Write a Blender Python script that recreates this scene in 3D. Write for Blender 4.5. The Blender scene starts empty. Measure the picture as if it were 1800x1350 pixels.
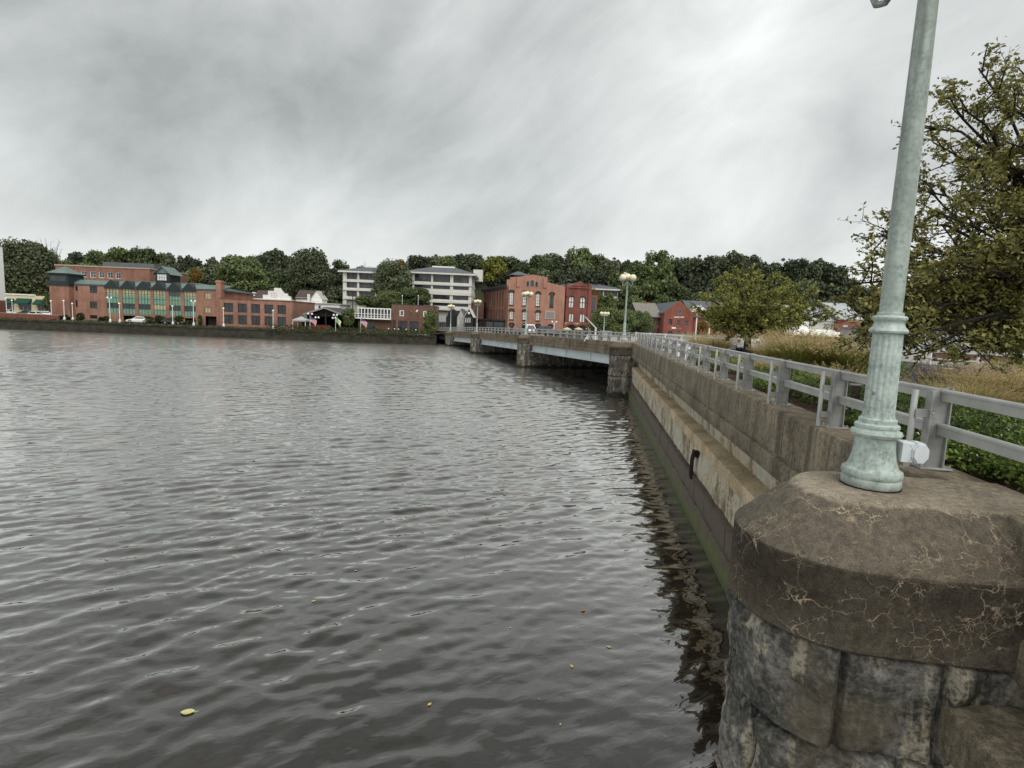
import bpy, math, random
import numpy as np
from mathutils import Vector, Matrix

# ------------------------------------------------------------------ camera, sky, sun, exposure
scene = bpy.context.scene
C = scene.collection
R = math.radians
FPX, ROLL, PITCH, EYE = 960.0, R(2.4), R(6.6), 5.95
cam_data = bpy.data.cameras.new("camera")
cam_data.sensor_width = 36.0
cam_data.lens = FPX / 1800 * 36
cam_data.clip_start = 0.05
cam_data.clip_end = 3000
cam = bpy.data.objects.new("camera", cam_data)
cam.matrix_world = Matrix.Translation((0, 0, EYE)) @ Matrix.Rotation(R(90) - PITCH, 4, 'X') @ Matrix.Rotation(ROLL, 4, 'Z')
C.objects.link(cam)
scene.camera = cam

SUN_EL, SUN_AZ = R(48), R(155)          # azimuth from +Y towards +X
world = bpy.data.worlds.new("World")
scene.world = world
world.use_nodes = True
wt = world.node_tree
wt.nodes.clear()


def W(t, kind, **kw):
    n = wt.nodes.new(kind)
    for k, v in kw.items():
        if k.startswith('i_'):
            key = k[2:]
            n.inputs[int(key) if key.isdigit() else key].default_value = v
        else:
            setattr(n, k, v)
    return n


def build_world():
    L = wt.links.new
    out = W(0, 'ShaderNodeOutputWorld')
    bg = W(0, 'ShaderNodeBackground')
    bg.inputs['Strength'].default_value = 1.0
    sky = W(0, 'ShaderNodeTexSky', sky_type='NISHITA', sun_disc=False)
    sky.sun_elevation = SUN_EL
    sky.sun_rotation = SUN_AZ
    tc = W(0, 'ShaderNodeTexCoord')
    sep = W(0, 'ShaderNodeSeparateXYZ')
    L(tc.outputs['Generated'], sep.inputs[0])

    def math_(op, a, b=None, c=None, clamp=False):
        n = W(0, 'ShaderNodeMath', operation=op, use_clamp=clamp)
        for i, v in enumerate((a, b, c)):
            if v is None:
                continue
            if hasattr(v, 'is_linked'):
                L(v, n.inputs[i])
            else:
                n.inputs[i].default_value = v
        return n.outputs[0]
    nrm = W(0, 'ShaderNodeVectorMath', operation='NORMALIZE')
    L(tc.outputs['Generated'], nrm.inputs[0])
    m1 = W(0, 'ShaderNodeMapping')                     # cloud bands climb from lower left to upper right
    m1.inputs['Rotation'].default_value = (0, R(33), 0)
    L(nrm.outputs[0], m1.inputs[0])
    mp = W(0, 'ShaderNodeMapping')
    mp.inputs['Scale'].default_value = (1.0, 1.0, 1.9)
    mp.inputs['Location'].default_value = (4.3, 1.7, 2.2)
    L(m1.outputs[0], mp.inputs[0])

    def noise(scale, detail, rough, dist=0.0):
        n = W(0, 'ShaderNodeTexNoise')
        n.inputs['Scale'].default_value = scale
        n.inputs['Detail'].default_value = detail
        n.inputs['Roughness'].default_value = rough
        n.inputs['Distortion'].default_value = dist
        L(mp.outputs[0], n.inputs['Vector'])
        return n.outputs['Fac']
    n1 = noise(2.1, 7, 0.56, 0.5)
    n2 = noise(4.6, 6, 0.52, 0.4)
    n3 = noise(1.0, 2, 0.5)
    v = math_('ADD', math_('MULTIPLY', n1, 0.54), math_('ADD', math_('MULTIPLY', n2, 0.28), math_('MULTIPLY', n3, 0.18)))

    def lobe(px, py, k):                       # a soft direction in the sky: darker bank or thin bright patch
        d = direction(px, py).normalized()
        vm = W(0, 'ShaderNodeVectorMath', operation='DOT_PRODUCT')
        nm = W(0, 'ShaderNodeVectorMath', operation='NORMALIZE')
        L(tc.outputs['Generated'], nm.inputs[0])
        L(nm.outputs[0], vm.inputs[0])
        vm.inputs[1].default_value = d
        return math_('POWER', math_('MAXIMUM', vm.outputs['Value'], 0.0), k)
    base = math_('MULTIPLY_ADD', v, 2.3, -0.68)
    base = math_('ADD', base, math_('MULTIPLY', lobe(1360, 10, 40), 0.24))
    base = math_('ADD', base, math_('MULTIPLY', lobe(260, 190, 24), -0.26))
    base = math_('ADD', base, math_('MULTIPLY', lobe(880, 330, 60), -0.07))
    base = math_('ADD', base, math_('MULTIPLY', lobe(1130, 300, 40), -0.05))
    base = math_('ADD', base, math_('MULTIPLY', lobe(260, 400, 40), 0.10))
    hz = math_('POWER', math_('SUBTRACT', 1.0, math_('MINIMUM', math_('MAXIMUM', sep.outputs['Z'], 0.0), 1.0)), 8.0)
    base = math_('ADD', base, math_('MULTIPLY', hz, 0.50))
    ramp = W(0, 'ShaderNodeValToRGB')
    cr = ramp.color_ramp
    cr.elements[0].position = 0.08; cr.elements[0].color = (0.150, 0.157, 0.153, 1)
    cr.elements[1].position = 0.98; cr.elements[1].color = (0.375, 0.386, 0.378, 1)
    e = cr.elements.new(0.5); e.color = (0.255, 0.263, 0.258, 1)
    L(base, ramp.inputs[0])
    mix = W(0, 'ShaderNodeMixRGB')
    mix.inputs[0].default_value = 0.03
    sc_ = W(0, 'ShaderNodeMixRGB', blend_type='MULTIPLY')
    sc_.inputs[0].default_value = 1.0
    sc_.inputs[2].default_value = (0.1, 0.1, 0.1, 1)
    L(sky.outputs[0], sc_.inputs[1])
    L(ramp.outputs[0], mix.inputs[1]); L(sc_.outputs[0], mix.inputs[2])
    L(mix.outputs[0], bg.inputs['Color'])
    L(bg.outputs[0], out.inputs['Surface'])


def direction(px, py):
    u, v = px - 900, 675 - py
    U = u * math.cos(ROLL) - v * math.sin(ROLL)
    V = u * math.sin(ROLL) + v * math.cos(ROLL)
    return Vector((U / FPX, math.cos(PITCH) + V / FPX * math.sin(PITCH), -math.sin(PITCH) + V / FPX * math.cos(PITCH)))


build_world()
sun_data = bpy.data.lights.new("sun", 'SUN')
sun_data.energy = 1.0
sun_data.angle = R(60)
sun_data.color = (1.0, 0.97, 0.92)
sun = bpy.data.objects.new("sun", sun_data)
sd = Vector((math.sin(SUN_AZ) * math.cos(SUN_EL), math.cos(SUN_AZ) * math.cos(SUN_EL), math.sin(SUN_EL)))
sun.rotation_euler = sd.to_track_quat('Z', 'Y').to_euler()
sun.location = (0, 0, 60)
C.objects.link(sun)
scene.view_settings.view_transform = 'Standard'
scene.view_settings.look = 'None'
scene.view_settings.exposure = 1.4
scene.view_settings.gamma = 1.0
scene.view_settings.use_curve_mapping = False
scene.render.engine = 'CYCLES'
scene.cycles.max_bounces = 6
scene.cycles.transparent_max_bounces = 6

# ------------------------------------------------------------------ measuring helpers


def atY(px, py, Y):
    d = direction(px, py)
    return d * (Y / d.y) + Vector((0, 0, EYE))


def atZ(px, py, z):
    d = direction(px, py)
    return d * ((z - EYE) / d.z) + Vector((0, 0, EYE))


ALPHA = R(8.0)                                   # the seawall runs 8 degrees right of the view axis
CA, SA = math.cos(ALPHA), math.sin(ALPHA)


def ST(t, s, z=0.0):
    """wall coordinates (t to the right of the wall line, s along it) to the world"""
    return Vector((s * SA + t * CA, s * CA - t * SA, z))


# ------------------------------------------------------------------ mesh helpers
class MB:
    def __init__(self):
        self.v = []; self.f = []

    def add(self, vs, fs):
        o = len(self.v)
        self.v.extend([tuple(p) for p in vs])
        self.f.extend([tuple(i + o for i in f) for f in fs])
        return self

    def quad(self, a, b, c, d):
        return self.add([a, b, c, d], [(0, 1, 2, 3)])

    def box(self, x0, x1, y0, y1, z0, z1, bev=0.0):
        if bev <= 0:
            return self.add([(x0, y0, z0), (x1, y0, z0), (x1, y1, z0), (x0, y1, z0),
                             (x0, y0, z1), (x1, y0, z1), (x1, y1, z1), (x0, y1, z1)],
                            [(0, 3, 2, 1), (4, 5, 6, 7), (0, 1, 5, 4), (1, 2, 6, 5), (2, 3, 7, 6), (3, 0, 4, 7)])
        b = bev
        rings = []
        for z, i in ((z0, b), (z0 + b, 0), (z1 - b, 0), (z1, b)):
            r = []
            X0, X1, Y0, Y1 = x0 + i, x1 - i, y0 + i, y1 - i
            k = b * 0.6
            for (cx, cy, pts) in ((X0, Y0, ((0, k), (k, 0))), (X1, Y0, ((-k, 0), (0, k))),
                                  (X1, Y1, ((0, -k), (-k, 0))), (X0, Y1, ((k, 0), (0, -k)))):
                for dx, dy in pts:
                    r.append((cx + dx, cy + dy, z))
            rings.append(r)
        return self.loft(rings, True, True, True)

    def prism(self, poly, z0, z1):
        """poly in xy, ccw"""
        n = len(poly)
        vs = [(x, y, z0) for x, y in poly] + [(x, y, z1) for x, y in poly]
        fs = [tuple(range(n - 1, -1, -1)), tuple(range(n, 2 * n))]
        fs += [(i, (i + 1) % n, n + (i + 1) % n, n + i) for i in range(n)]
        return self.add(vs, fs)

    def slab(self, poly, y0, y1):
        """poly in xz (ccw seen from -y), thick from y0 (front) to y1"""
        n = len(poly)
        vs = [(x, y0, z) for x, z in poly] + [(x, y1, z) for x, z in poly]
        fs = [tuple(range(n)), tuple(range(2 * n - 1, n - 1, -1))]
        fs += [((i + 1) % n, i, n + i, n + (i + 1) % n) for i in range(n)]
        return self.add(vs, fs)

    def loft(self, rings, closed=True, cap0=False, cap1=False):
        n = len(rings[0])
        vs = [p for r in rings for p in r]
        fs = []
        m = n if closed else n - 1
        for k in range(len(rings) - 1):
            for i in range(m):
                j = (i + 1) % n
                fs.append((k * n + i, k * n + j, (k + 1) * n + j, (k + 1) * n + i))
        if cap0:
            fs.append(tuple(range(n - 1, -1, -1)))
        if cap1:
            fs.append(tuple(range((len(rings) - 1) * n, len(rings) * n)))
        return self.add(vs, fs)

    def lathe(self, prof, n=24, cx=0, cy=0, flute=None):
        rings = []
        for r, z in prof:
            ring = []
            for i in range(n):
                a = 2 * math.pi * i / n
                rr = r
                if flute and flute[0] < z < flute[1]:
                    rr = r * (1 - 0.065 * (0.5 + 0.5 * math.cos(a * flute[2])) ** 2)
                ring.append((cx + rr * math.cos(a), cy + rr * math.sin(a), z))
            rings.append(ring)
        return self.loft(rings, True, True, True)

    def tube(self, pts, r0, r1=None, n=6, cap=True):
        r1 = r0 if r1 is None else r1
        pts = [Vector(p) for p in pts]
        rings = []
        up = Vector((0, 0, 1))
        prev = None
        for k, p in enumerate(pts):
            d = (pts[min(k + 1, len(pts) - 1)] - pts[max(k - 1, 0)])
            if d.length < 1e-9:
                d = Vector((0, 0, 1))
            d.normalize()
            if prev is None:
                a = d.orthogonal().normalized()
            else:
                a = (prev - d * prev.dot(d))
                a = a.normalized() if a.length > 1e-6 else d.orthogonal().normalized()
            prev = a
            b = d.cross(a)
            q = k / max(1, len(pts) - 1)
            rr = r0 + (r1 - r0) * q
            rings.append([tuple(p + (a * math.cos(2 * math.pi * i / n) + b * math.sin(2 * math.pi * i / n)) * rr) for i in range(n)])
        return self.loft(rings, True, cap, cap)

    def sphere(self, c, r, n=14, m=9, sz=1.0):
        rings = []
        for k in range(m + 1):
            th = math.pi * (k + 0.001) / (m + 0.002)
            rings.append([(c[0] + r * math.sin(th) * math.cos(2 * math.pi * i / n), c[1] + r * math.sin(th) * math.sin(2 * math.pi * i / n),
                           c[2] - r * sz * math.cos(th)) for i in range(n)])
        return self.loft(rings, True, True, True)

    def build(self, name, mat, parent=None, smooth=False, loc=None, mesh_only=False):
        me = bpy.data.meshes.new(name)
        me.from_pydata(self.v, [], self.f)
        me.materials.append(mat)
        if smooth:
            me.polygons.foreach_set('use_smooth', [True] * len(me.polygons))
            me.set_sharp_from_angle(angle=R(38))
        me.update()
        if mesh_only:
            return me
        return link(name, me, parent, loc)


def link(name, data, parent=None, loc=None):
    o = bpy.data.objects.new(name, data)
    C.objects.link(o)
    if parent is not None:
        o.parent = parent
    if loc is not None:
        o.location = loc
    return o


def tag(o, label, cat=None, group=None, kind=None):
    o['label'] = label
    if cat: o['category'] = cat
    if group: o['group'] = group
    if kind: o['kind'] = kind
    return o


def thing(name, label, cat, loc=(0, 0, 0), rz=0.0, group=None):
    o = bpy.data.objects.new(name, None)
    o.empty_display_size = 0.2
    C.objects.link(o)
    o.location = loc
    o.rotation_euler = (0, 0, rz)
    return tag(o, label, cat, group)


def copy_tree(o, parent=None):
    c = o.copy()
    C.objects.link(c)
    if parent is not None:
        c.parent = parent
    for ch in list(o.children):
        copy_tree(ch, c)
    return c


# ------------------------------------------------------------------ materials
class G:
    """a small node-graph writer"""

    def __init__(self, name):
        self.m = bpy.data.materials.new(name)
        self.m.use_nodes = True
        self.t = self.m.node_tree
        self.t.nodes.clear()
        self.out = self.t.nodes.new('ShaderNodeOutputMaterial')
        self.p = self.t.nodes.new('ShaderNodeBsdfPrincipled')
        self.t.links.new(self.p.outputs[0], self.out.inputs[0])
        self._obj = None

    def link(self, a, b):
        self.t.links.new(a, b)

    def set(self, node, key, v):
        s = node.inputs[key]
        if hasattr(v, 'is_linked'):
            self.link(v, s)
        else:
            if isinstance(v, (tuple, list)) and len(v) == 3 and s.type == 'RGBA':
                v = (*v, 1)
            s.default_value = v

    def P(self, **kw):
        for k, v in kw.items():
            self.set(self.p, k.replace('_', ' '), v)
        return self

    def obj(self):
        if self._obj is None:
            self._obj = self.t.nodes.new('ShaderNodeTexCoord').outputs['Object']
        return self._obj

    def geo(self, what='Position'):
        return self.t.nodes.new('ShaderNodeNewGeometry').outputs[what]

    def info(self):
        return self.t.nodes.new('ShaderNodeObjectInfo').outputs['Random']

    def map(self, vec, scale=(1, 1, 1), rot=(0, 0, 0), loc=(0, 0, 0)):
        n = self.t.nodes.new('ShaderNodeMapping')
        self.link(vec, n.inputs[0])
        n.inputs['Scale'].default_value = scale
        n.inputs['Rotation'].default_value = rot
        n.inputs['Location'].default_value = loc
        return n.outputs[0]

    def noise(self, scale, detail=3, rough=0.55, vec=None, dist=0.0, out='Fac'):
        n = self.t.nodes.new('ShaderNodeTexNoise')
        n.inputs['Scale'].default_value = scale
        n.inputs['Detail'].default_value = detail
        n.inputs['Roughness'].default_value = rough
        n.inputs['Distortion'].default_value = dist
        self.link(vec if vec is not None else self.obj(), n.inputs['Vector'])
        return n.outputs[out]

    def voro(self, scale, vec=None, feature='DISTANCE_TO_EDGE', out='Distance'):
        n = self.t.nodes.new('ShaderNodeTexVoronoi')
        n.feature = feature
        n.inputs['Scale'].default_value = scale
        self.link(vec if vec is not None else self.obj(), n.inputs['Vector'])
        return n.outputs[out]

    def math(self, op, a, b=None, c=None, clamp=False):
        n = self.t.nodes.new('ShaderNodeMath')
        n.operation = op
        n.use_clamp = clamp
        for i, v in enumerate((a, b, c)):
            if v is not None:
                self.set(n, i, v)
        return n.outputs[0]

    def vmath(self, op, a, b=None):
        n = self.t.nodes.new('ShaderNodeVectorMath')
        n.operation = op
        self.set(n, 0, a)
        if b is not None:
            self.set(n, 1, b)
        return n.outputs[0]

    def ramp(self, fac, stops, mode='LINEAR'):
        n = self.t.nodes.new('ShaderNodeValToRGB')
        cr = n.color_ramp
        cr.interpolation = mode
        while len(cr.elements) < len(stops):
            cr.elements.new(0.5)
        for e, (p, c) in zip(cr.elements, stops):
            e.position = p
            e.color = (*c, 1) if isinstance(c, (tuple, list)) else (c, c, c, 1)
        self.link(fac, n.inputs[0])
        return n.outputs[0]

    def mix(self, fac, a, b, blend='MIX'):
        n = self.t.nodes.new('ShaderNodeMixRGB')
        n.blend_type = blend
        self.set(n, 0, fac); self.set(n, 1, a); self.set(n, 2, b)
        return n.outputs[0]

    def sep(self, vec):
        n = self.t.nodes.new('ShaderNodeSeparateXYZ')
        self.link(vec, n.inputs[0])
        return n.outputs

    def comb(self, x, y, z):
        n = self.t.nodes.new('ShaderNodeCombineXYZ')
        for i, v in enumerate((x, y, z)):
            self.set(n, i, v)
        return n.outputs[0]

    def bump(self, h, strength=0.5, dist=0.02, normal=None):
        n = self.t.nodes.new('ShaderNodeBump')
        n.inputs['Strength'].default_value = strength
        n.inputs['Distance'].default_value = dist
        self.link(h, n.inputs['Height'])
        if normal is not None:
            self.link(normal, n.inputs['Normal'])
        return n.outputs[0]


def plain(name, col, rough=0.7, var=0.18, scale=2.0, metal=0.0, spec=0.3, bump=0.0, fine=30.0, col2=None):
    g = G(name)
    n = g.noise(scale, 5, 0.6)
    lo = tuple(c * (1 - var) for c in col) if col2 is None else col2
    hi = tuple(min(1, c * (1 + var)) for c in col) if col2 is None else col
    c = g.ramp(n, [(0.3, lo), (0.7, hi)])
    g.P(Base_Color=c, Roughness=rough, Metallic=metal)
    g.set(g.p, 'Specular IOR Level', spec)
    if bump > 0:
        g.P(Normal=g.bump(g.noise(fine, 4), bump, 0.01))
    return g.m


def brick(name, a, b, mortar, patch=0.42):
    g = G(name)
    s = g.sep(g.obj())
    v = g.comb(g.math('ADD', s[0], s[1]), s[2], 0.0)
    n = g.t.nodes.new('ShaderNodeTexBrick')
    g.link(v, n.inputs['Vector'])
    n.inputs['Color1'].default_value = (*a, 1)
    n.inputs['Color2'].default_value = (*b, 1)
    n.inputs['Mortar'].default_value = (*mortar, 1)
    n.inputs['Scale'].default_value = 1.0
    n.inputs['Brick Width'].default_value = 0.23
    n.inputs['Row Height'].default_value = 0.075
    n.inputs['Mortar Size'].default_value = 0.008
    big = g.noise(0.35, 5, 0.65)
    streak = g.noise(1.0, 4, 0.6, g.map(g.obj(), (1.2, 1.2, 0.18)))
    f = g.math('ADD', g.math('MULTIPLY', big, 0.6), g.math('MULTIPLY', streak, 0.4))
    c = g.mix(1.0, n.outputs['Color'], g.ramp(f, [(0.32, 1 - patch), (0.68, 1 + patch * 0.6)]), 'MULTIPLY')
    g.P(Base_Color=c, Roughness=0.88)
    g.set(g.p, 'Specular IOR Level', 0.2)
    g.P(Normal=g.bump(n.outputs['Fac'], -0.3, 0.008))
    return g.m


def glass_dark(name, col=(0.02, 0.024, 0.028), rough=0.06, var=0.5):
    g = G(name)
    n = g.noise(0.6, 3)
    c = g.ramp(n, [(0.35, tuple(x * (1 - var) for x in col)), (0.7, tuple(x * (1 + var * 1.5) for x in col))])
    g.P(Base_Color=c, Roughness=rough)
    g.set(g.p, 'Specular IOR Level', 0.5)
    g.P(Normal=g.bump(g.noise(0.9, 2), 0.12, 0.05))
    return g.m


def foliage(name, dark, light, extra=None, hue_rand=0.25, trans=0.25, clump=0.5):
    """leaf colour differs from leaf to leaf, clump to clump and tree to tree"""
    g = G(name)
    isl = g.geo('Random Per Island')
    cl = g.noise(clump, 3, 0.6)
    rnd = g.info()
    f = g.math('ADD', g.math('MULTIPLY', isl, 0.5), g.math('ADD', g.math('MULTIPLY', cl, 0.55), g.math('MULTIPLY', g.math('SUBTRACT', rnd, 0.5), hue_rand)))
    stops = [(0.25, dark), (0.85, light)]
    if extra:
        stops.append((0.97, extra))
    c = g.ramp(f, stops)
    d = g.t.nodes.new('ShaderNodeBsdfTranslucent')
    g.link(c, d.inputs[0])
    g.P(Base_Color=c, Roughness=0.55)
    g.set(g.p, 'Specular IOR Level', 0.25)
    mx = g.t.nodes.new('ShaderNodeMixShader')
    mx.inputs[0].default_value = trans
    g.link(g.p.outputs[0], mx.inputs[1]); g.link(d.outputs[0], mx.inputs[2])
    g.link(mx.outputs[0], g.out.inputs[0])
    return g.m


def concrete(name, light, dark, stain, cracks=0.0, streak=0.6, zdark=None, speck=True):
    """old cast concrete: blotches, run-off streaks down the face, pale lime in the cracks"""
    g = G(name)
    o = g.obj()
    big = g.noise(0.9, 6, 0.62)
    fine = g.noise(14, 5, 0.65)
    st = g.noise(4.6, 5, 0.68, g.map(o, (2.4, 2.4, 0.14)), 0.3)
    f = g.math('ADD', g.math('MULTIPLY', big, 0.5), g.math('MULTIPLY', fine, 0.5))
    c = g.ramp(f, [(0.40, dark), (0.50, tuple((a + b) / 2 for a, b in zip(light, dark))), (0.60, light)])
    st2 = g.noise(1.1, 4, 0.6, g.map(o, (2.0, 2.0, 0.10), loc=(4, 1, 7)), 0.3)
    sm = g.math('MAXIMUM', g.ramp(st, [(0.47, 0.0), (0.66, 0.62)]), g.ramp(st2, [(0.52, 0.0), (0.66, 0.7)]))
    c = g.mix(g.math('MULTIPLY', sm, streak), c, tuple(k * 0.62 for k in dark))
    warm = g.ramp(g.noise(1.7, 5, 0.7, None, 0.4), [(0.52, 0.0), (0.72, 1.0)])
    c = g.mix(g.math('MULTIPLY', warm, 0.45), c, stain)
    hgt = g.math('ADD', g.math('MULTIPLY', fine, 0.6), g.noise(60, 3))
    if zdark:                                       # near-black by height: heaviest on the face, less on the slope, none on top
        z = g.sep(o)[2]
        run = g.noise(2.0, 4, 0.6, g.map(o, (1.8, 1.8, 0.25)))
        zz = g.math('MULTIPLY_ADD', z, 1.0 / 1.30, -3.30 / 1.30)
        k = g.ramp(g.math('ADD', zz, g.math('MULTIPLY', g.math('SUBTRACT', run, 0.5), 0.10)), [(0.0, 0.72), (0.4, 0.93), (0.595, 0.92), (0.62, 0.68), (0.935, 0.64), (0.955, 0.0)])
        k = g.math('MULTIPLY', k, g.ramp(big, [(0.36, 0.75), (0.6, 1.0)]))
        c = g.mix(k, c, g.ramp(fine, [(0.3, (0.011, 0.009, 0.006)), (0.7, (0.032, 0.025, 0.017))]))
    if cracks > 0:
        wob = g.vmath('ADD', o, g.vmath('MULTIPLY', g.noise(5, 4, 0.6, out='Color'), (0.22, 0.22, 0.22)))
        d = g.voro(5.2, wob)
        d2 = g.voro(9.0, wob)
        m = g.ramp(g.noise(1.5, 3), [(0.49, 0.0), (0.58, 1.0)])
        m2 = g.ramp(g.noise(2.3, 3, 0.5, g.map(o, loc=(5, 2, 9))), [(0.52, 0.0), (0.60, 1.0)])
        k = g.math('MAXIMUM', g.math('MULTIPLY', g.ramp(d, [(0.008, 1.0), (0.034, 0.0)]), m),
                   g.math('MULTIPLY', g.ramp(d2, [(0.008, 1.0), (0.034, 0.0)]), m2))
        k = g.math('MULTIPLY', k, g.ramp(g.noise(9, 3), [(0.35, 0.2), (0.6, 1.0)]))
        c = g.mix(g.math('MULTIPLY', k, cracks), c, (0.36, 0.29, 0.205))
        hgt_crack = k
    if speck:
        sp = g.ramp(g.voro(38, None, 'F1'), [(0.06, 1.0), (0.10, 0.0)])
        spm = g.ramp(g.noise(22, 1), [(0.66, 0.0), (0.70, 1.0)])
        c = g.mix(g.math('MULTIPLY', sp, g.math('MULTIPLY', spm, 0.7)), c, (0.5, 0.48, 0.44))
    grain = g.ramp(g.noise(95, 3, 0.7), [(0.36, 0.62), (0.5, 1.0), (0.64, 1.3)])
    c = g.mix(1.0, c, grain, 'MULTIPLY')
    if cracks > 0:
        hgt = g.math('SUBTRACT', hgt, g.math('MULTIPLY', hgt_crack, 1.2))
    g.P(Base_Color=c, Roughness=0.86)
    g.set(g.p, 'Specular IOR Level', 0.25)
    g.P(Normal=g.bump(hgt, 0.5, 0.015))
    return g.m


MAT = {}
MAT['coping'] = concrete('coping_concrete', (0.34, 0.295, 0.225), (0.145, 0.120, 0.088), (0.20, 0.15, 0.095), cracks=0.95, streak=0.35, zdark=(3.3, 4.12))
MAT['parapet'] = concrete('parapet_concrete', (0.30, 0.255, 0.185), (0.10, 0.083, 0.058), (0.21, 0.165, 0.105), streak=1.0)
MAT['parapet_far'] = concrete('bridge_concrete', (0.31, 0.255, 0.18), (0.075, 0.060, 0.043), (0.20, 0.15, 0.095), streak=1.0)
MAT['ledge'] = concrete('ledge_concrete', (0.60, 0.49, 0.33), (0.28, 0.22, 0.14), (0.54, 0.35, 0.18), streak=0.3)
MAT['steel'] = plain('galvanised_steel', (0.32, 0.325, 0.315), 0.5, 0.28, 6, metal=0.2, spec=0.5, bump=0.1, fine=60)
MAT['rail'] = plain('aluminium_rail', (0.40, 0.405, 0.39), 0.45, 0.16, 3, metal=0.2, spec=0.5, bump=0.08, fine=80)
MAT['bolt'] = plain('bolt_steel', (0.55, 0.55, 0.53), 0.35, 0.2, 20, metal=0.7)
MAT['rust'] = plain('rusty_iron', (0.013, 0.010, 0.009), 0.9, 0.5, 12, bump=0.6, fine=50, col2=(0.034, 0.017, 0.011))
MAT['black'] = plain('black_rubber', (0.012, 0.012, 0.012), 0.6, 0.2)
MAT['globe'] = plain('cream_globe', (0.74, 0.69, 0.47), 0.25, 0.06, 1.5, spec=0.5)
MAT['globe_white'] = plain('white_globe', (0.82, 0.82, 0.78), 0.25, 0.05, 1.5, spec=0.5)
MAT['white'] = plain('white_paint', (0.74, 0.74, 0.71), 0.55, 0.08, 1.5)
MAT['girder'] = plain('pale_blue_steel', (0.53, 0.60, 0.62), 0.5, 0.12, 0.6, spec=0.35)
MAT['grey_box'] = plain('grey_box_paint', (0.56, 0.60, 0.62), 0.5, 0.06, 4)
MAT['asphalt'] = plain('asphalt', (0.055, 0.055, 0.055), 0.9, 0.25, 3, bump=0.3, fine=90)
MAT['pavement'] = plain('pavement_concrete', (0.30, 0.29, 0.26), 0.9, 0.15, 2, bump=0.2)
MAT['mulch'] = plain('bark_mulch', (0.055, 0.030, 0.018), 0.95, 0.5, 14, bump=0.8, fine=60)
MAT['bark'] = plain('tree_bark', (0.045, 0.036, 0.028), 0.95, 0.4, 8, bump=0.7, fine=25)
MAT['bark_dark'] = plain('dark_bark', (0.020, 0.016, 0.013), 0.95, 0.4, 8, bump=0.7, fine=25)


def lamp_paint():
    g = G('verdigris_lamp_paint')
    o = g.obj()
    s = g.noise(26, 5, 0.7)
    b = g.noise(4, 4, 0.6)
    st = g.noise(10, 3, 0.6, g.map(o, (1.5, 1.5, 0.14)))
    c = g.ramp(g.math('ADD', g.math('MULTIPLY', s, 0.5), g.math('MULTIPLY', b, 0.5)),
               [(0.36, (0.17, 0.215, 0.195)), (0.50, (0.37, 0.44, 0.405)), (0.64, (0.52, 0.60, 0.555))])
    h = g.sep(o)[2]
    grime = g.math('MULTIPLY', g.ramp(st, [(0.36, 0.25), (0.62, 0.8)]), g.ramp(g.math('MULTIPLY', h, 0.25), [(0.34, 0.12), (0.42, 0.55), (0.9, 1.0)]))
    base_rust = g.math('MULTIPLY', g.ramp(h, [(0.02, 0.8), (0.10, 0.0)]), g.ramp(s, [(0.45, 0.0), (0.62, 1.0)]))
    c = g.mix(base_rust, c, (0.16, 0.11, 0.07))
    c = g.mix(grime, c, (0.16, 0.18, 0.155))
    d = g.voro(7.0, g.map(o, (1, 1, 0.9)), 'F1')
    dm = g.ramp(g.math('MULTIPLY', h, 1.0), [(0.62, 0.0), (0.66, 1.0), (1.28, 1.0), (1.32, 0.0)])
    c = g.mix(g.math('MULTIPLY', g.math('MULTIPLY', g.ramp(d, [(0.10, 1.0), (0.16, 0.0)]), dm), 0.7), c, (0.085, 0.095, 0.08))
    g.P(Base_Color=c, Roughness=0.5)
    g.set(g.p, 'Specular IOR Level', 0.35)
    g.P(Normal=g.bump(s, 0.15, 0.006))
    return g.m


def granite():
    g = G('pier_granite')
    o = g.obj()
    a = g.noise(2.2, 6, 0.68)
    f = g.noise(18, 5, 0.7)
    c = g.ramp(g.math('ADD', g.math('MULTIPLY', a, 0.55), g.math('MULTIPLY', f, 0.45)),
               [(0.38, (0.014, 0.0135, 0.012)), (0.48, (0.068, 0.066, 0.058)), (0.60, (0.21, 0.20, 0.18))])
    lime = g.math('MULTIPLY', g.ramp(g.noise(2.6, 4, 0.6, g.map(o, (1.6, 1.6, 0.35))), [(0.53, 0.0), (0.60, 1.0)]), g.ramp(f, [(0.4, 0.2), (0.56, 1.0)]))
    c = g.mix(g.math('MULTIPLY', lime, 0.8), c, (0.40, 0.36, 0.27))
    warm = g.ramp(g.noise(1.4, 3, 0.5, g.map(o, loc=(3, 7, 1))), [(0.5, 0.0), (0.66, 0.6)])
    c = g.mix(warm, c, (0.105, 0.085, 0.055))
    z = g.sep(g.geo('Position'))[2]
    wet = g.ramp(g.math('ADD', z, g.math('MULTIPLY', a, 1.2)), [(0.9, 1.0), (1.75, 0.0)])
    c = g.mix(wet, c, (0.020, 0.022, 0.012))
    g.P(Base_Color=c, Roughness=0.78)
    g.set(g.p, 'Specular IOR Level', 0.35)
    g.P(Normal=g.bump(g.math('ADD', f, g.math('MULTIPLY', a, 1.5)), 0.6, 0.03))
    return g.m


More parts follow.
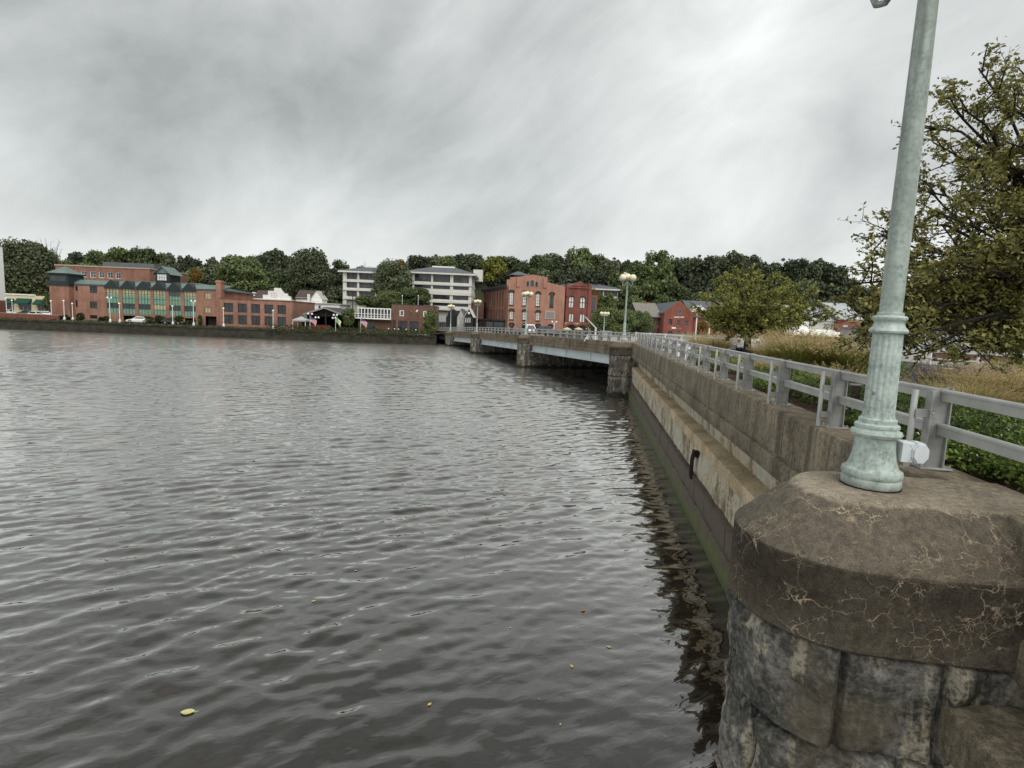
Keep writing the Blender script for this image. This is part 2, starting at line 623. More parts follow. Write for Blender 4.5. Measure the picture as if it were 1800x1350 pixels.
def lower_face():
    """sea face under the ledge: white lime runs over brown concrete"""
    g = G('lime_stained_face')
    o = g.obj()
    col = g.math('ADD', g.math('MULTIPLY', g.noise(2.2, 5, 0.65, g.map(o, (1, 1.1, 0.30)), 0.6), 0.6), g.math('MULTIPLY', g.noise(0.75, 3, 0.6, g.map(o, (1, 1.0, 0.7))), 0.4))
    f = g.noise(11, 5, 0.7)
    c = g.ramp(g.math('ADD', g.math('MULTIPLY', col, 0.75), g.math('MULTIPLY', f, 0.3)),
               [(0.40, (0.10, 0.082, 0.058)), (0.475, (0.21, 0.17, 0.115)), (0.53, (0.46, 0.41, 0.30)), (0.62, (0.44, 0.46, 0.435))])
    c = g.mix(g.math('MULTIPLY', g.ramp(g.noise(3.1, 4), [(0.52, 0.0), (0.66, 0.7)]), 0.7), c, (0.33, 0.23, 0.11))
    g.P(Base_Color=c, Roughness=0.88)
    g.P(Normal=g.bump(f, 0.5, 0.02))
    return g.m


def planks():
    g = G('algae_timber')
    o = g.obj()
    z = g.sep(g.geo('Position'))[2]
    n = g.noise(1.6, 5, 0.65)
    f = g.noise(16, 4, 0.7, g.map(o, (1, 1, 0.25)))
    c = g.ramp(f, [(0.3, (0.052, 0.042, 0.030)), (0.7, (0.135, 0.105, 0.078))])
    green = g.math('MULTIPLY', g.ramp(g.math('ADD', z, g.math('MULTIPLY_ADD', n, 2.4, -0.7)), [(0.75, 1.0), (1.75, 0.0)]), g.ramp(n, [(0.3, 0.65), (0.55, 1.0)]))
    c = g.mix(green, c, g.ramp(f, [(0.3, (0.045, 0.066, 0.010)), (0.7, (0.125, 0.155, 0.036))]))
    wet = g.ramp(g.math('ADD', z, g.math('MULTIPLY', n, 0.2)), [(0.10, 1.0), (0.35, 0.0)])
    c = g.mix(g.math('MULTIPLY', wet, 0.6), c, (0.045, 0.055, 0.024))
    g.P(Base_Color=c, Roughness=0.7)
    g.P(Normal=g.bump(f, 0.4, 0.015))
    return g.m


def water_mat():
    """clear dark water; the wind waves are modelled, only the finest ripples are in the normal"""
    g = G('river_water')
    o = g.geo('Position')
    EPS = 0.02

    def height(vec):
        b = g.noise(4.2, 2, 0.5, g.map(g.map(vec, (1, 1, 1), (0, 0, R(-24))), (0.6, 1.3, 1)), 0.5)
        return g.math('MULTIPLY', b, 0.009)
    h0 = height(o)
    hx = height(g.vmath('ADD', o, (EPS, 0, 0)))
    hy = height(g.vmath('ADD', o, (0, EPS, 0)))
    k = -1.0 / EPS
    nx = g.math('MULTIPLY', g.math('SUBTRACT', hx, h0), k)
    ny = g.math('MULTIPLY', g.math('SUBTRACT', hy, h0), k)
    n = g.vmath('NORMALIZE', g.vmath('ADD', g.geo('Normal'), g.comb(nx, ny, 0.0)))
    g.P(Base_Color=(0.012, 0.010, 0.008), Roughness=0.6)
    g.set(g.p, 'Specular IOR Level', 0.0)
    gl = g.t.nodes.new('ShaderNodeBsdfGlossy')
    gl.inputs['Color'].default_value = (1.0, 0.985, 0.95, 1)
    g.set(gl, 'Roughness', g.ramp(g.math('MULTIPLY', g.sep(o)[1], 0.0125, clamp=True), [(0.12, 0.04), (0.4, 0.10), (1.0, 0.22)]))
    g.link(n, gl.inputs['Normal'])
    lw = g.t.nodes.new('ShaderNodeLayerWeight')
    lw.inputs['Blend'].default_value = 0.5
    g.link(n, lw.inputs['Normal'])
    fac = g.ramp(lw.outputs['Facing'], [(0.0, 0.04), (0.35, 0.095), (0.58, 0.33), (0.74, 0.68), (0.88, 0.92), (1.0, 1.0)])
    mx = g.t.nodes.new('ShaderNodeMixShader')
    g.link(fac, mx.inputs[0]); g.link(g.p.outputs[0], mx.inputs[1]); g.link(gl.outputs[0], mx.inputs[2])
    g.link(mx.outputs[0], g.out.inputs[0])
    return g.m


MAT['lamp'] = lamp_paint()
MAT['granite'] = granite()
MAT['lower_face'] = lower_face()
MAT['planks'] = planks()
MAT['water'] = water_mat()
from mathutils import noise as mnoise
rng = np.random.default_rng(7)
random.seed(5)

# ------------------------------------------------------------------ water, river bed and land
WALL = ST(0, 0)                       # origin of the wall frame; local x = t, local y = s
BR_ANG = R(18.1)
BR0 = Vector((8.9, 46.2, 0)) + Vector((math.cos(BR_ANG), math.sin(BR_ANG), 0)) * 1.0
BR_PIERS = [0.0, 26.1, 52.0, 75.0, 95.3]
BR_TOP = [4.52, 4.2, 3.76, 3.22, 2.76]


def br_z(y):
    return float(np.interp(y, [-20] + BR_PIERS + [140], [4.6] + BR_TOP + [2.4]))


def BR(x, y, z=0.0):
    c, s = math.cos(BR_ANG), math.sin(BR_ANG)
    return Vector((BR0.x + x * c - y * s, BR0.y + x * s + y * c, z))




def water_mesh():
    """wind waves on the river: a sum of directional wave trains, calmer in the lee of the seawall"""
    r = np.random.default_rng(21)
    d = np.concatenate([np.arange(1.5, 30, 0.06), np.arange(30, 62, 0.085), np.arange(62, 145, 0.17)])
    step = np.gradient(d)
    u = np.linspace(-2.1, 0.75, 1200)
    Y = np.repeat(d[:, None], len(u), 1)
    X = d[:, None] * u[None, :]
    dx = np.maximum(step[:, None], (d * (u[1] - u[0]))[:, None])
    Z = np.zeros_like(X)
    n = 64
    lam = np.exp(r.uniform(np.log(0.24), np.log(1.45), n))
    th = R(24 + 90) + r.normal(0, R(23), n)
    ph = r.uniform(0, 2 * np.pi, n)
    sl = SLOPE * math.sqrt(2.0 / n) * np.where(lam < 0.34, 0.7, 1.15) * np.where(lam > 0.95, 0.62, 1.1)
    wx, wy = X + 0.35 * np.sin(0.21 * Y + 0.13 * X), Y + 0.35 * np.sin(0.17 * X - 0.11 * Y)
    for i in range(n):
        kx, ky = np.cos(th[i]) * 2 * np.pi / lam[i], np.sin(th[i]) * 2 * np.pi / lam[i]
        att = np.clip((lam[i] - 2.2 * dx) / (2.2 * dx), 0, 1)
        env = 0.75 + 0.5 * np.sin(0.9 * X / (1 + lam[i]) + 1.3 * i) * np.sin(0.7 * Y / (1 + lam[i]) + 0.7 * i)
        Z += sl[i] * lam[i] / (2 * np.pi) * np.sin(kx * wx + ky * wy + ph[i]) * att * env
    t = X * CA - Y * SA
    lee = np.clip((3.4 - t) / 11.0, 0.0, 1.0)
    lee = 0.42 + 0.58 * lee * lee * (3 - 2 * lee)
    lee = np.maximum(lee, np.clip((Y - 14) / 26, 0, 1) * 0.95)
    gust = 0.82 + 0.20 * np.sin(0.11 * X + 0.5 * np.sin(0.06 * Y)) + 0.16 * np.sin(0.085 * Y - 0.06 * X + 1.0)
    Z *= lee * gust * (0.78 + 0.22 * np.clip((Y - 8) / 22, 0, 1))
    global WATER_GRID
    WATER_GRID = (d, u, Z)
    V = np.stack([X, Y, Z], -1).reshape(-1, 3)
    a = (np.arange(len(d) - 1)[:, None] * len(u) + np.arange(len(u) - 1)[None, :]).ravel()
    F = np.stack([a, a + 1, a + len(u) + 1, a + len(u)], 1)
    nv = len(V)
    V = np.concatenate([V, np.array([[-420, -60, -0.16], [260, -60, -0.16], [260, 320, -0.16], [-420, 320, -0.16]])])
    F = np.concatenate([F, np.array([[nv, nv + 1, nv + 2, nv + 3]])])
    me = bpy.data.meshes.new('river_water')
    me.vertices.add(len(V)); me.loops.add(len(F) * 4); me.polygons.add(len(F))
    me.vertices.foreach_set('co', V.astype(np.float32).ravel())
    me.loops.foreach_set('vertex_index', F.astype(np.int32).ravel())
    me.polygons.foreach_set('loop_start', np.arange(0, len(F) * 4, 4, dtype=np.int32))
    me.polygons.foreach_set('loop_total', np.full(len(F), 4, dtype=np.int32))
    me.polygons.foreach_set('use_smooth', np.ones(len(F), dtype=bool))
    me.materials.append(MAT['water'])
    me.update()
    return me


WATER_GRID = None


def water_z(x, y):
    d, u, Z = WATER_GRID
    return float(Z[int(np.argmin(np.abs(d - y))), int(np.argmin(np.abs(u - x / y)))])


SLOPE = 0.23
w = link('river_water', water_mesh())
w['kind'] = 'structure'


def hill(x, y):
    """height of the ground on the far bank: a flat quay, then a wooded rise"""
    base = 2.0 + 2.2 * min(1, max(0, (x + 25) / 55))
    front = 165 + 12 * math.sin(x * 0.02)
    q = min(1, max(0, (y - front) / 95))
    top = 23 + 3.5 * math.sin(x * 0.021 + 1) + (6 if x > 20 else 6 * max(0, (x + 40) / 60)) - (5 if x < -90 else 0)
    return base + (top - base) * (q * q * (3 - 2 * q))


BANK = [(-330, 108), (-120, 111.5), (-72, 113), (-48, 115.5), (-18, 119.5)]


def bank_y(x):
    return float(np.interp(x, [p[0] for p in BANK], [p[1] for p in BANK]))


m = MB()
gx = np.linspace(-330, 330, 111)
nj = 42
for i, x in enumerate(gx):
    y0 = bank_y(x) + 0.6 if x < -17 else 139.0
    for j in range(nj):
        y = y0 + (430 - y0) * (j / (nj - 1)) ** 1.4
        m.v.append((x, y, hill(x, y) + (0.25 * mnoise.noise((x * 0.1, y * 0.1, 0)) if j > 10 else 0)))
for i in range(len(gx) - 1):
    for j in range(nj - 1):
        a = i * nj + j
        m.f.append((a, a + nj, a + nj + 1, a + 1))
MAT['ground'] = plain('grassy_ground', (0.055, 0.065, 0.030), 0.95, 0.4, 0.15, col2=(0.035, 0.035, 0.020))
o = m.build('hillside_ground', MAT['ground'], smooth=True)
o['kind'] = 'structure'

# right bank: flat ground behind the seawall and the road beyond the planting bed
m = MB()
pts = [ST(4.0, -14), ST(120, -14), (210, 60), (210, 150), (20, 150), BR(0.6, 8), ST(4.0, 47.2)]
m.prism([(p[0], p[1]) for p in pts], 2.6, 4.30)
o = m.build('right_bank_ground', MAT['pavement'])
o['kind'] = 'structure'
m = MB()
road = [ST(13.0, -14), ST(22.5, -14), ST(21.5, 40), (34, 72), (26, 72), ST(9.5, 44)]
m.prism([(p[0], p[1]) for p in road], 4.20, 4.31)
o = m.build('riverside_road', MAT['asphalt'])
o['kind'] = 'structure'
m = MB()
bed = [ST(4.02, -14), ST(10.5, -14), ST(11.2, 10), ST(9.5, 22), ST(7.0, 26), ST(4.02, 26.5)]
m.prism([(p[0], p[1]) for p in bed], 4.1, 4.44)
o = m.build('planting_bed_soil', MAT['mulch'])
o['kind'] = 'structure'


# ------------------------------------------------------------------ stone piers
def nose(r, flat, xc, n_arc, n_fl, xr=None, ry=None):
    """outline of a pier with a rounded nose towards -x: flank, half round, flank"""
    xr = r if xr is None else xr
    ry = r if ry is None else ry
    pts = [(flat + (xc - flat) * i / n_fl, -ry) for i in range(n_fl)]
    pts += [(xc - xr * math.sin(math.pi * i / n_arc), -ry * math.cos(math.pi * i / n_arc)) for i in range(n_arc + 1)]
    pts += [(xc + (flat - xc) * i / n_fl, ry) for i in range(1, n_fl + 1)]
    return pts


def make_pier(mb_cap, mb_st, top, lowres=False, zbot=-1.2, flat=0.9):
    na, nf = (44, 14) if not lowres else (28, 8)
    cap_rings = []
    C0 = nose(0.90, flat, -1.0, na, nf)
    CP = nose(0, flat, -0.85, na, nf, 0.54, 0.50)

    def lerp(a, b, q, z):
        return [(p[0] + (s[0] - p[0]) * q, p[1] + (s[1] - p[1]) * q, z) for p, s in zip(a, b)]
    inner = nose(0.80, flat, -1.0, na, nf)
    cap_rings.append([(x, y, top - 1.165) for x, y in inner])
    cap_rings.append([(x, y, top - 1.16) for x, y in nose(0.885, flat, -1.0, na, nf)])
    cap_rings.append([(x, y, top - 1.14) for x, y in C0])
    for q in (0.35, 0.7):
        cap_rings.append([(x, y, top - 1.14 + q * 0.67) for x, y in C0])
    cap_rings.append([(x, y, top - 0.468) for x, y in C0])
    cap_rings.append(lerp(C0, CP, 0.020, top - 0.452))
    for q in (0.3, 0.65):
        cap_rings.append(lerp(C0, CP, q, top - 0.46 + 0.46 * q))
    cap_rings.append(lerp(C0, CP, 0.985, top - 0.010))
    cap_rings.append(lerp(C0, CP, 1.02, top))
    if not lowres:                                   # chipped arris and a slightly wavy cast face
        for k in range(2, len(cap_rings)):
            amp = 0.004 if k not in (5, 6) else 0.008
            cap_rings[k] = [tuple(Vector(p) + Vector((mnoise.noise(Vector(p) * 4.0), mnoise.noise(Vector(p) * 4.0 + Vector((9, 0, 0))), 0.5 * mnoise.noise(Vector(p) * 7.0))) * amp) for p in cap_rings[k]]
    mb_cap.loft(cap_rings, True, False, True)
    # rock-faced courses
    nu, nz = (250, 190) if not lowres else (60, 44)
    base = nose(0.79, flat, -1.0, 60, 30)
    P = np.array(base)
    seg = np.hypot(*np.diff(P, axis=0).T)
    L = np.concatenate([[0], np.cumsum(seg)])
    tot = L[-1]
    us = np.linspace(0, tot, nu)
    px = np.interp(us, L, P[:, 0]); py = np.interp(us, L, P[:, 1])
    tx = np.gradient(px); ty = np.gradient(py)
    ln = np.hypot(tx, ty)
    nx, ny = ty / ln, -tx / ln
    if nx[nu // 2] > 0:
        nx, ny = -nx, -ny
    zs = np.linspace(zbot, top - 1.15, nz)
    joints = [top - 1.15 - 0.93 * k for k in range(0, 9)]
    rows = []
    rr = random.Random(int(top * 100) + lowres)
    vj = [sorted([tot * (0.16 * q + 0.08 * (k % 2) + rr.uniform(-0.03, 0.03)) for q in range(0, 8)]) for k in range(9)]
    for z in zs:
        k = min(8, max(0, int((top - 1.15 - z) / 0.93)))
        dz = min(abs(z - joints[k]), abs(z - (joints[k + 1] if k + 1 < 9 else -9)))
        ring = []
        for i in range(nu):
            du = min(abs(us[i] - q) for q in vj[k])
            bid = sum(1 for q in vj[k] if q < us[i])
            e = min(dz, du)
            b = min(1.0, max(0.0, e - 0.008) / 0.055)
            b = b * (2 - b)
            p = Vector((px[i], py[i], z))
            off = Vector((bid * 3.1, k * 5.7, bid * 1.7))
            nn = mnoise.noise(p * 1.9 + off)
            f1 = mnoise.noise(p * 3.1 + off)                       # split faces: flat facets meeting on ridges
            f2 = mnoise.noise(Vector((p.x * 4.2, p.y * 4.2, p.z * 2.6)) + off * 1.3)
            facet = max(f1, -0.15) - 0.8 * max(0.0, f2)
            h = 0.085 * b * (0.8 + 0.7 * nn) + 0.085 * b * facet + 0.016 * mnoise.noise(p * 9) + 0.008 * mnoise.noise(p * 23) - 0.045 * (1 - b)
            ring.append((px[i] + nx[i] * h, py[i] + ny[i] * h, z))
        rows.append(ring)
    mb_st.loft(rows, False)


PIER_S = 5.36
t = thing('stone_pier', 'near granite pier with a broad cracked concrete coping carrying the large lamp post', 'pier', ST(3.4, PIER_S), -ALPHA, 'river piers')
a, b = MB(), MB()
make_pier(a, b, 4.562, False, flat=0.62)
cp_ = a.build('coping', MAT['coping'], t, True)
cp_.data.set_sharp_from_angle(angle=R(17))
b.build('masonry', MAT['granite'], t, True)

# ------------------------------------------------------------------ seawall
sw = thing('seawall', 'long stained concrete seawall with a ledge and mossy timber foot beside the water', 'seawall', WALL, -ALPHA)


def strip(mb, prof, y0, y1, closed=False, step=1.2):
    n = max(1, int((y1 - y0) / step))
    mb.loft([[(x, y0 + (y1 - y0) * k / n, z) for x, z in prof] for k in range(n + 1)], True, True, True)


PAR = [(4.05, 4.53), (3.47, 4.55), (3.435, 4.535), (3.42, 4.50), (3.405, 3.78), (3.45, 3.755), (3.45, 3.715), (3.40, 3.69),
       (3.385, 3.665), (3.385, 3.37), (3.40, 3.345), (3.46, 3.32), (3.98, 3.30), (3.98, 3.0), (4.3, 3.0), (4.3, 4.3), (4.05, 4.44)]
joints = [-12.0, -4.6, 2.7, 9.99, 17.3, 24.6, 31.9, 39.2, 46.2]
for i in range(len(joints) - 1):
    m = MB()
    strip(m, PAR, joints[i] + 0.012, joints[i + 1] - 0.012)
    m.build('parapet_panel', MAT['parapet'], sw, True)
BACK = [(3.97, 3.36), (3.93, 3.05), (3.98, 2.5), (4.4, 2.5), (4.4, 3.36)]
m = MB(); strip(m, BACK, -12, 46.2); m.build('back_face', MAT['lower_face'], sw, True)
LEDGE = [(4.02, 2.60), (3.56, 2.55), (3.515, 2.535), (3.50, 2.50), (3.49, 2.22), (3.53, 2.20), (4.02, 2.20)]
lj = [5.4] + joints[3:]
for i in range(len(lj) - 1):
    m = MB()
    strip(m, LEDGE, lj[i] + 0.008, lj[i + 1] - 0.008)
    m.build('ledge', MAT['ledge'], sw, True)
# on the near side of the stone pier the step is higher and broader
STEP = [(3.50, 3.09), (3.01, 3.055), (2.975, 3.035), (2.965, 3.0), (2.965, 2.66), (3.0, 2.64), (3.50, 2.64)]
m = MB(); strip(m, STEP, -12, 5.2); m.build('step', MAT['parapet'], sw, True)
m = MB(); strip(m, [(3.5, 2.637), (3.06, 2.637), (3.04, 1.3), (3.0, -1.2), (3.5, -1.2)], -12, 5.2); m.build('step_face', MAT['lower_face'], sw, True)
m = MB()
rows = []
for k in range(300):
    y = -12 + 58.2 * k / 299
    rows.append([(3.55 + 0.05 * mnoise.noise((0, y * 1.6, z * 1.6)) + 0.02 * mnoise.noise((3, y * 6, z * 6)), y, z) for z in np.linspace(2.21, 1.2, 14)])
m.loft(rows, False)
m.build('sea_face', MAT['lower_face'], sw, True)
# timber bulkhead, two tiers of boards
m = MB()
y = -12.0
while y < 46.1:
    wd = random.uniform(1.15, 1.65)
    dt = random.uniform(-0.012, 0.012)
    m.box(3.44 + dt, 3.60, y + 0.014, min(46.2, y + wd) - 0.014, 0.62, 1.27 + random.uniform(-0.015, 0.015), 0.012)
    y += wd
y = -12.0
while y < 46.1:
    wd = random.uniform(1.7, 2.6)
    dt = random.uniform(-0.012, 0.012)
    m.box(3.35 + dt, 3.55, y + 0.010, min(46.2, y + wd) - 0.010, -1.2, 0.66, 0.015)
    y += wd
m.build('timber_boarding', MAT['planks'], sw, True)
m = MB()
y = -12.0
while y < 46.1:
    wd = random.uniform(3.0, 4.2)
    m.box(3.40, 3.62, y + 0.01, min(46.2, y + wd) - 0.01, 1.265, 1.33 + random.uniform(0, 0.02), 0.015)
    y += wd
MAT['waler'] = plain('weathered_timber', (0.115, 0.090, 0.070), 0.9, 0.35, 3, bump=0.5, fine=20, col2=(0.06, 0.045, 0.034))
m.build('timber_rail', MAT['waler'], sw, True)

# rusty mooring loop on the sea face
ml = thing('mooring_loop', 'rusty black iron mooring loop hanging on the sea face of the seawall', 'mooring ring', ST(3.5, 17.6, 1.72), -ALPHA)
ml.scale = (1.3, 1.3, 1.15)
m = MB()
m.box(-0.02, 0.05, -0.10, 0.10, 0.16, 0.34, 0.01)
m.build('plate', MAT['rust'], ml, True)
m = MB()
for sgn in (-1, 1):
    m.tube([(-0.05, sgn * 0.075, 0.30), (-0.085, sgn * 0.08, 0.1), (-0.085, sgn * 0.08, -0.35), (-0.08, sgn * 0.05, -0.43)], 0.032, 0.03, 8)
m.tube([(-0.05, -0.08, 0.30), (-0.07, 0, 0.35), (-0.05, 0.08, 0.30)], 0.032, 0.032, 8)
m.tube([(-0.08, -0.06, -0.42), (-0.08, 0.06, -0.42)], 0.034, 0.034, 8)
m.build('loop', MAT['rust'], ml, True)


# ------------------------------------------------------------------ railings
def ibeam():
    d, wd, tf, tw = 0.10, 0.058, 0.013, 0.011
    return [(-d, -wd), (-d + tf, -wd), (-d + tf, -tw), (d - tf, -tw), (d - tf, -wd), (d, -wd), (d, wd), (d - tf, wd), (d - tf, tw), (-d + tf, tw), (-d + tf, wd), (-d, wd)]


PH = 0.89


def post_meshes():
    m = MB()
    poly = ibeam()
    n = len(poly)
    vs = [(x, y, 0.016) for x, y in poly] + [(x, y, PH - (0.045 if x < -0.08 else 0.0)) for x, y in poly]
    fs = [tuple(range(n - 1, -1, -1)), tuple(range(n, 2 * n))] + [(i, (i + 1) % n, n + (i + 1) % n, n + i) for i in range(n)]
    m.add(vs, fs)
    post = m.build('post', MAT['steel'], mesh_only=True)
    m = MB().box(-0.15, 0.17, -0.10, 0.10, 0.0, 0.018, 0.004)
    plate = m.build('base_plate', MAT['steel'], mesh_only=True)
    m = MB().lathe([(0.016, 0.018), (0.016, 0.036), (0.008, 0.038), (0.008, 0.058)], 8)
    bolts = m.build('anchor_bolt', MAT['bolt'], mesh_only=True)
    m = MB().lathe([(0.031, 0.004), (0.031, PH - 0.05), (0.029, PH - 0.045)], 14, -0.225, 0.03)
    pipe = m.build('pipe', MAT['rail'], mesh_only=True, smooth=True)
    m = MB()
    m.box(-0.225, -0.03, -0.022, -0.012, -0.045, 0.045, 0.002)
    br = m.build('bracket', MAT['steel'], mesh_only=True)
    bt = MB().sphere((-0.055, -0.024, 0), 0.014, 8, 5).build('bolt', MAT['bolt'], mesh_only=True)
    return post, plate, bolts, pipe, br, bt


PM = post_meshes()
RAIL_TOP = [(-0.030, 0.0), (-0.030, 0.085), (-0.040, 0.090), (-0.040, 0.112), (-0.030, 0.124), (0.030, 0.124), (0.040, 0.112), (0.040, 0.0)]


def railing(root, x, ys, zf, detail=True, rail_ends=(0, 0), pipes=True):
    for i, y in enumerate(ys):
        p = link('post', PM[0], root, (x, y, zf(y)))
        if detail:
            link('base_plate', PM[1], p)
            link('pipe', PM[3], p)
            for z in (0.20, 0.60):
                link('bracket', PM[4], p, (0, 0, z))
            if y < 16:
                for bx_, by_ in ((-0.125, -0.075), (-0.125, 0.075), (0.145, -0.075), (0.145, 0.075)):
                    link('anchor_bolt', PM[2], p, (bx_, by_, 0))
                for z in (0.20, 0.60):
                    link('bolt', PM[5], p, (0, 0, z))
    ends = [ys[0] - rail_ends[0]] + list(ys) + [ys[-1] + rail_ends[1]]
    for nm, z0 in (('top_rail', 0.745), ('lower_rail', 0.375)):
        m = MB()
        for a_, b_ in zip(ends[:-1], ends[1:]):
            if b_ - a_ < 0.15:
                continue
            g_ = 0.018
            mid = [a_ + g_, b_ - g_]
            m.loft([[(x + 0.035 + px_, y, zf(y) + z0 + pz) for px_, pz in RAIL_TOP] for y in mid], True, True, True)
        m.build(nm, MAT['rail'], root)
    m = MB()
    for y in ys:
        for z0 in (0.745, 0.375):
            m.box(x + 0.012, x + 0.058, y - 0.12, y + 0.12, zf(y) + z0 + 0.02, zf(y) + z0 + 0.085)
    m.build('rail_sleeve', MAT['black'], root)


rl = thing('metal_railing', 'grey metal two-rail railing on steel posts along the top of the seawall', 'railing', WALL, -ALPHA)
ys = [6.42 + 2.39 * k for k in range(-3, 17)]
railing(rl, 3.74, ys, lambda y: 4.54 if not 4.5 < y < 7.2 else 4.545, True, (1.0, 1.0))


# ------------------------------------------------------------------ lamp posts with five globes
def make_lamp(label, loc, rz, drop=0.0):
    root = thing('lamp_post', label, 'lamp post', loc, rz, 'five globe lamp posts on the piers')
    m = MB().lathe([(0.236, 0.0), (0.236, 0.012)], 40)
    m.build('base_gasket', MAT['black'], root, True)
    H_ = 0
    m = MB().lathe([(0.10, 0.01), (0.228, 0.012), (0.232, 0.03), (0.230, 0.075), (0.222, 0.085), (0.232, 0.10), (0.238, 0.125), (0.230, 0.152), (0.213, 0.162),
                    (0.196, 0.18), (0.180, 0.225), (0.166, 0.29), (0.157, 0.36), (0.153, 0.425), (0.158, 0.44),
                    (0.186, 0.452), (0.198, 0.475), (0.190, 0.500), (0.168, 0.508), (0.164, 0.522), (0.172, 0.53), (0.172, 0.552), (0.160, 0.562),
                    (0.146, 0.566), (0.146, 0.60), (0.128, 0.615), (0.125, 0.63)], 48)
    m.build('pedestal', MAT['lamp'], root, True)
    fl = [(0.122, 0.625)] + [(0.122 - 0.008 * q, 0.64 + 0.70 * q) for q in np.linspace(0, 1, 12)] + [(0.115, 1.345)]
    m = MB().lathe(fl, 96, flute=(0.63, 1.345, 16))
    m.build('fluted_shaft', MAT['lamp'], root, True)
    m = MB().lathe([(0.10, 1.34), (0.122, 1.345), (0.140, 1.352), (0.147, 1.368), (0.140, 1.385), (0.120, 1.405), (0.112, 1.43), (0.112, 1.445), (0.122, 1.458),
                    (0.131, 1.470), (0.131, 1.485), (0.122, 1.496), (0.100, 1.50), (0.100, 1.522), (0.092, 1.528)], 40)
    m.build('collar', MAT['lamp'], root, True)
    ht = 4.62 - drop
    m = MB().lathe([(0.085, 1.525), (0.084, 2.4), (0.078, 3.4), (0.070, ht - 0.12), (0.082, ht - 0.11), (0.086, ht - 0.08), (0.074, ht - 0.06), (0.072, ht), (0.10, ht + 0.04),
                    (0.12, ht + 0.12), (0.09, ht + 0.20), (0.05, ht + 0.24), (0.045, ht + 0.30), (0.09, ht + 0.34), (0.115, ht + 0.37), (0.11, ht + 0.39)], 28)
    m.build('upper_shaft', MAT['lamp'], root, True)
    arm = MB()
    ap = [(0.07, 0, ht + 0.10), (0.16, 0, ht + 0.16), (0.24, 0, ht + 0.10), (0.31, 0, ht - 0.02), (0.40, 0, ht - 0.10), (0.49, 0, ht - 0.07), (0.545, 0, ht + 0.04), (0.56, 0, ht + 0.18)]
    sp = []
    for k in range(len(ap) - 1):
        for q in (0, 0.5):
            sp.append(Vector(ap[k]).lerp(Vector(ap[k + 1]), q))
    sp.append(Vector(ap[-1]))
    arm.tube(sp, 0.030, 0.026, 8)
    arm_me = arm.build('arm', MAT['lamp'], mesh_only=True, smooth=True)
    cup = MB().lathe([(0.02, ht + 0.16), (0.06, ht + 0.17), (0.075, ht + 0.21), (0.11, ht + 0.28), (0.155, ht + 0.325), (0.16, ht + 0.345), (0.12, ht + 0.35)], 18, 0.56, 0)
    cup_me = cup.build('globe_holder', MAT['lamp'], mesh_only=True, smooth=True)
    gl = MB().sphere((0.56, 0, ht + 0.58), 0.275, 24, 16)
    gl_me = gl.build('globe', MAT['globe'], mesh_only=True, smooth=True)
    for k in range(4):
        a_ = link('arm', arm_me, root)
        a_.rotation_euler = (0, 0, R(90 * k + 24))
        c_ = link('globe_holder', cup_me, a_)
        g_ = link('globe', gl_me, root)
        g_.rotation_euler = (0, 0, R(90 * k + 24))
    MB().sphere((0, 0, ht + 0.66), 0.275, 24, 16).build('globe', MAT['globe'], root, True)
    return root


near_lamp = make_lamp('large near lamp post on the broad coping, its head above the photo', ST(2.66, 5.41, 4.562), -ALPHA, 0.31)
near_lamp.scale = (1.05, 1.05, 1.05)
# wall box on the pedestal of the near lamp
bx = MB().box(-0.055, 0.055, -0.06, 0.10, -0.10, 0.10, 0.006)
jb = thing('junction_box', 'pale grey electrical box fixed to the foot of the near lamp post', 'electrical box', ST(2.66, 5.41, 4.562) + Vector((0.226, -0.08, 0.352)), R(-8))
jb.scale = (0.92, 0.92, 0.92)
bx.build('housing', MAT['grey_box'], jb, True)
m = MB()
oc = [(0.08 * math.cos(R(22.5 + 45 * i)) * (1.0), 0.112 * math.sin(R(22.5 + 45 * i))) for i in range(8)]
m.slab([(0.105 + x, z) for x, z in oc], -0.075, 0.06)
m.slab([(0.105 + x * 0.86, z * 0.86) for x, z in oc], -0.095, -0.0755)
m.build('cover', MAT['grey_box'], jb)
m = MB().sphere((0.02, -0.062, 0.07), 0.008, 8, 5).sphere((0.02, -0.062, -0.07), 0.008, 8, 5)
m.build('screw', MAT['bolt'], jb)


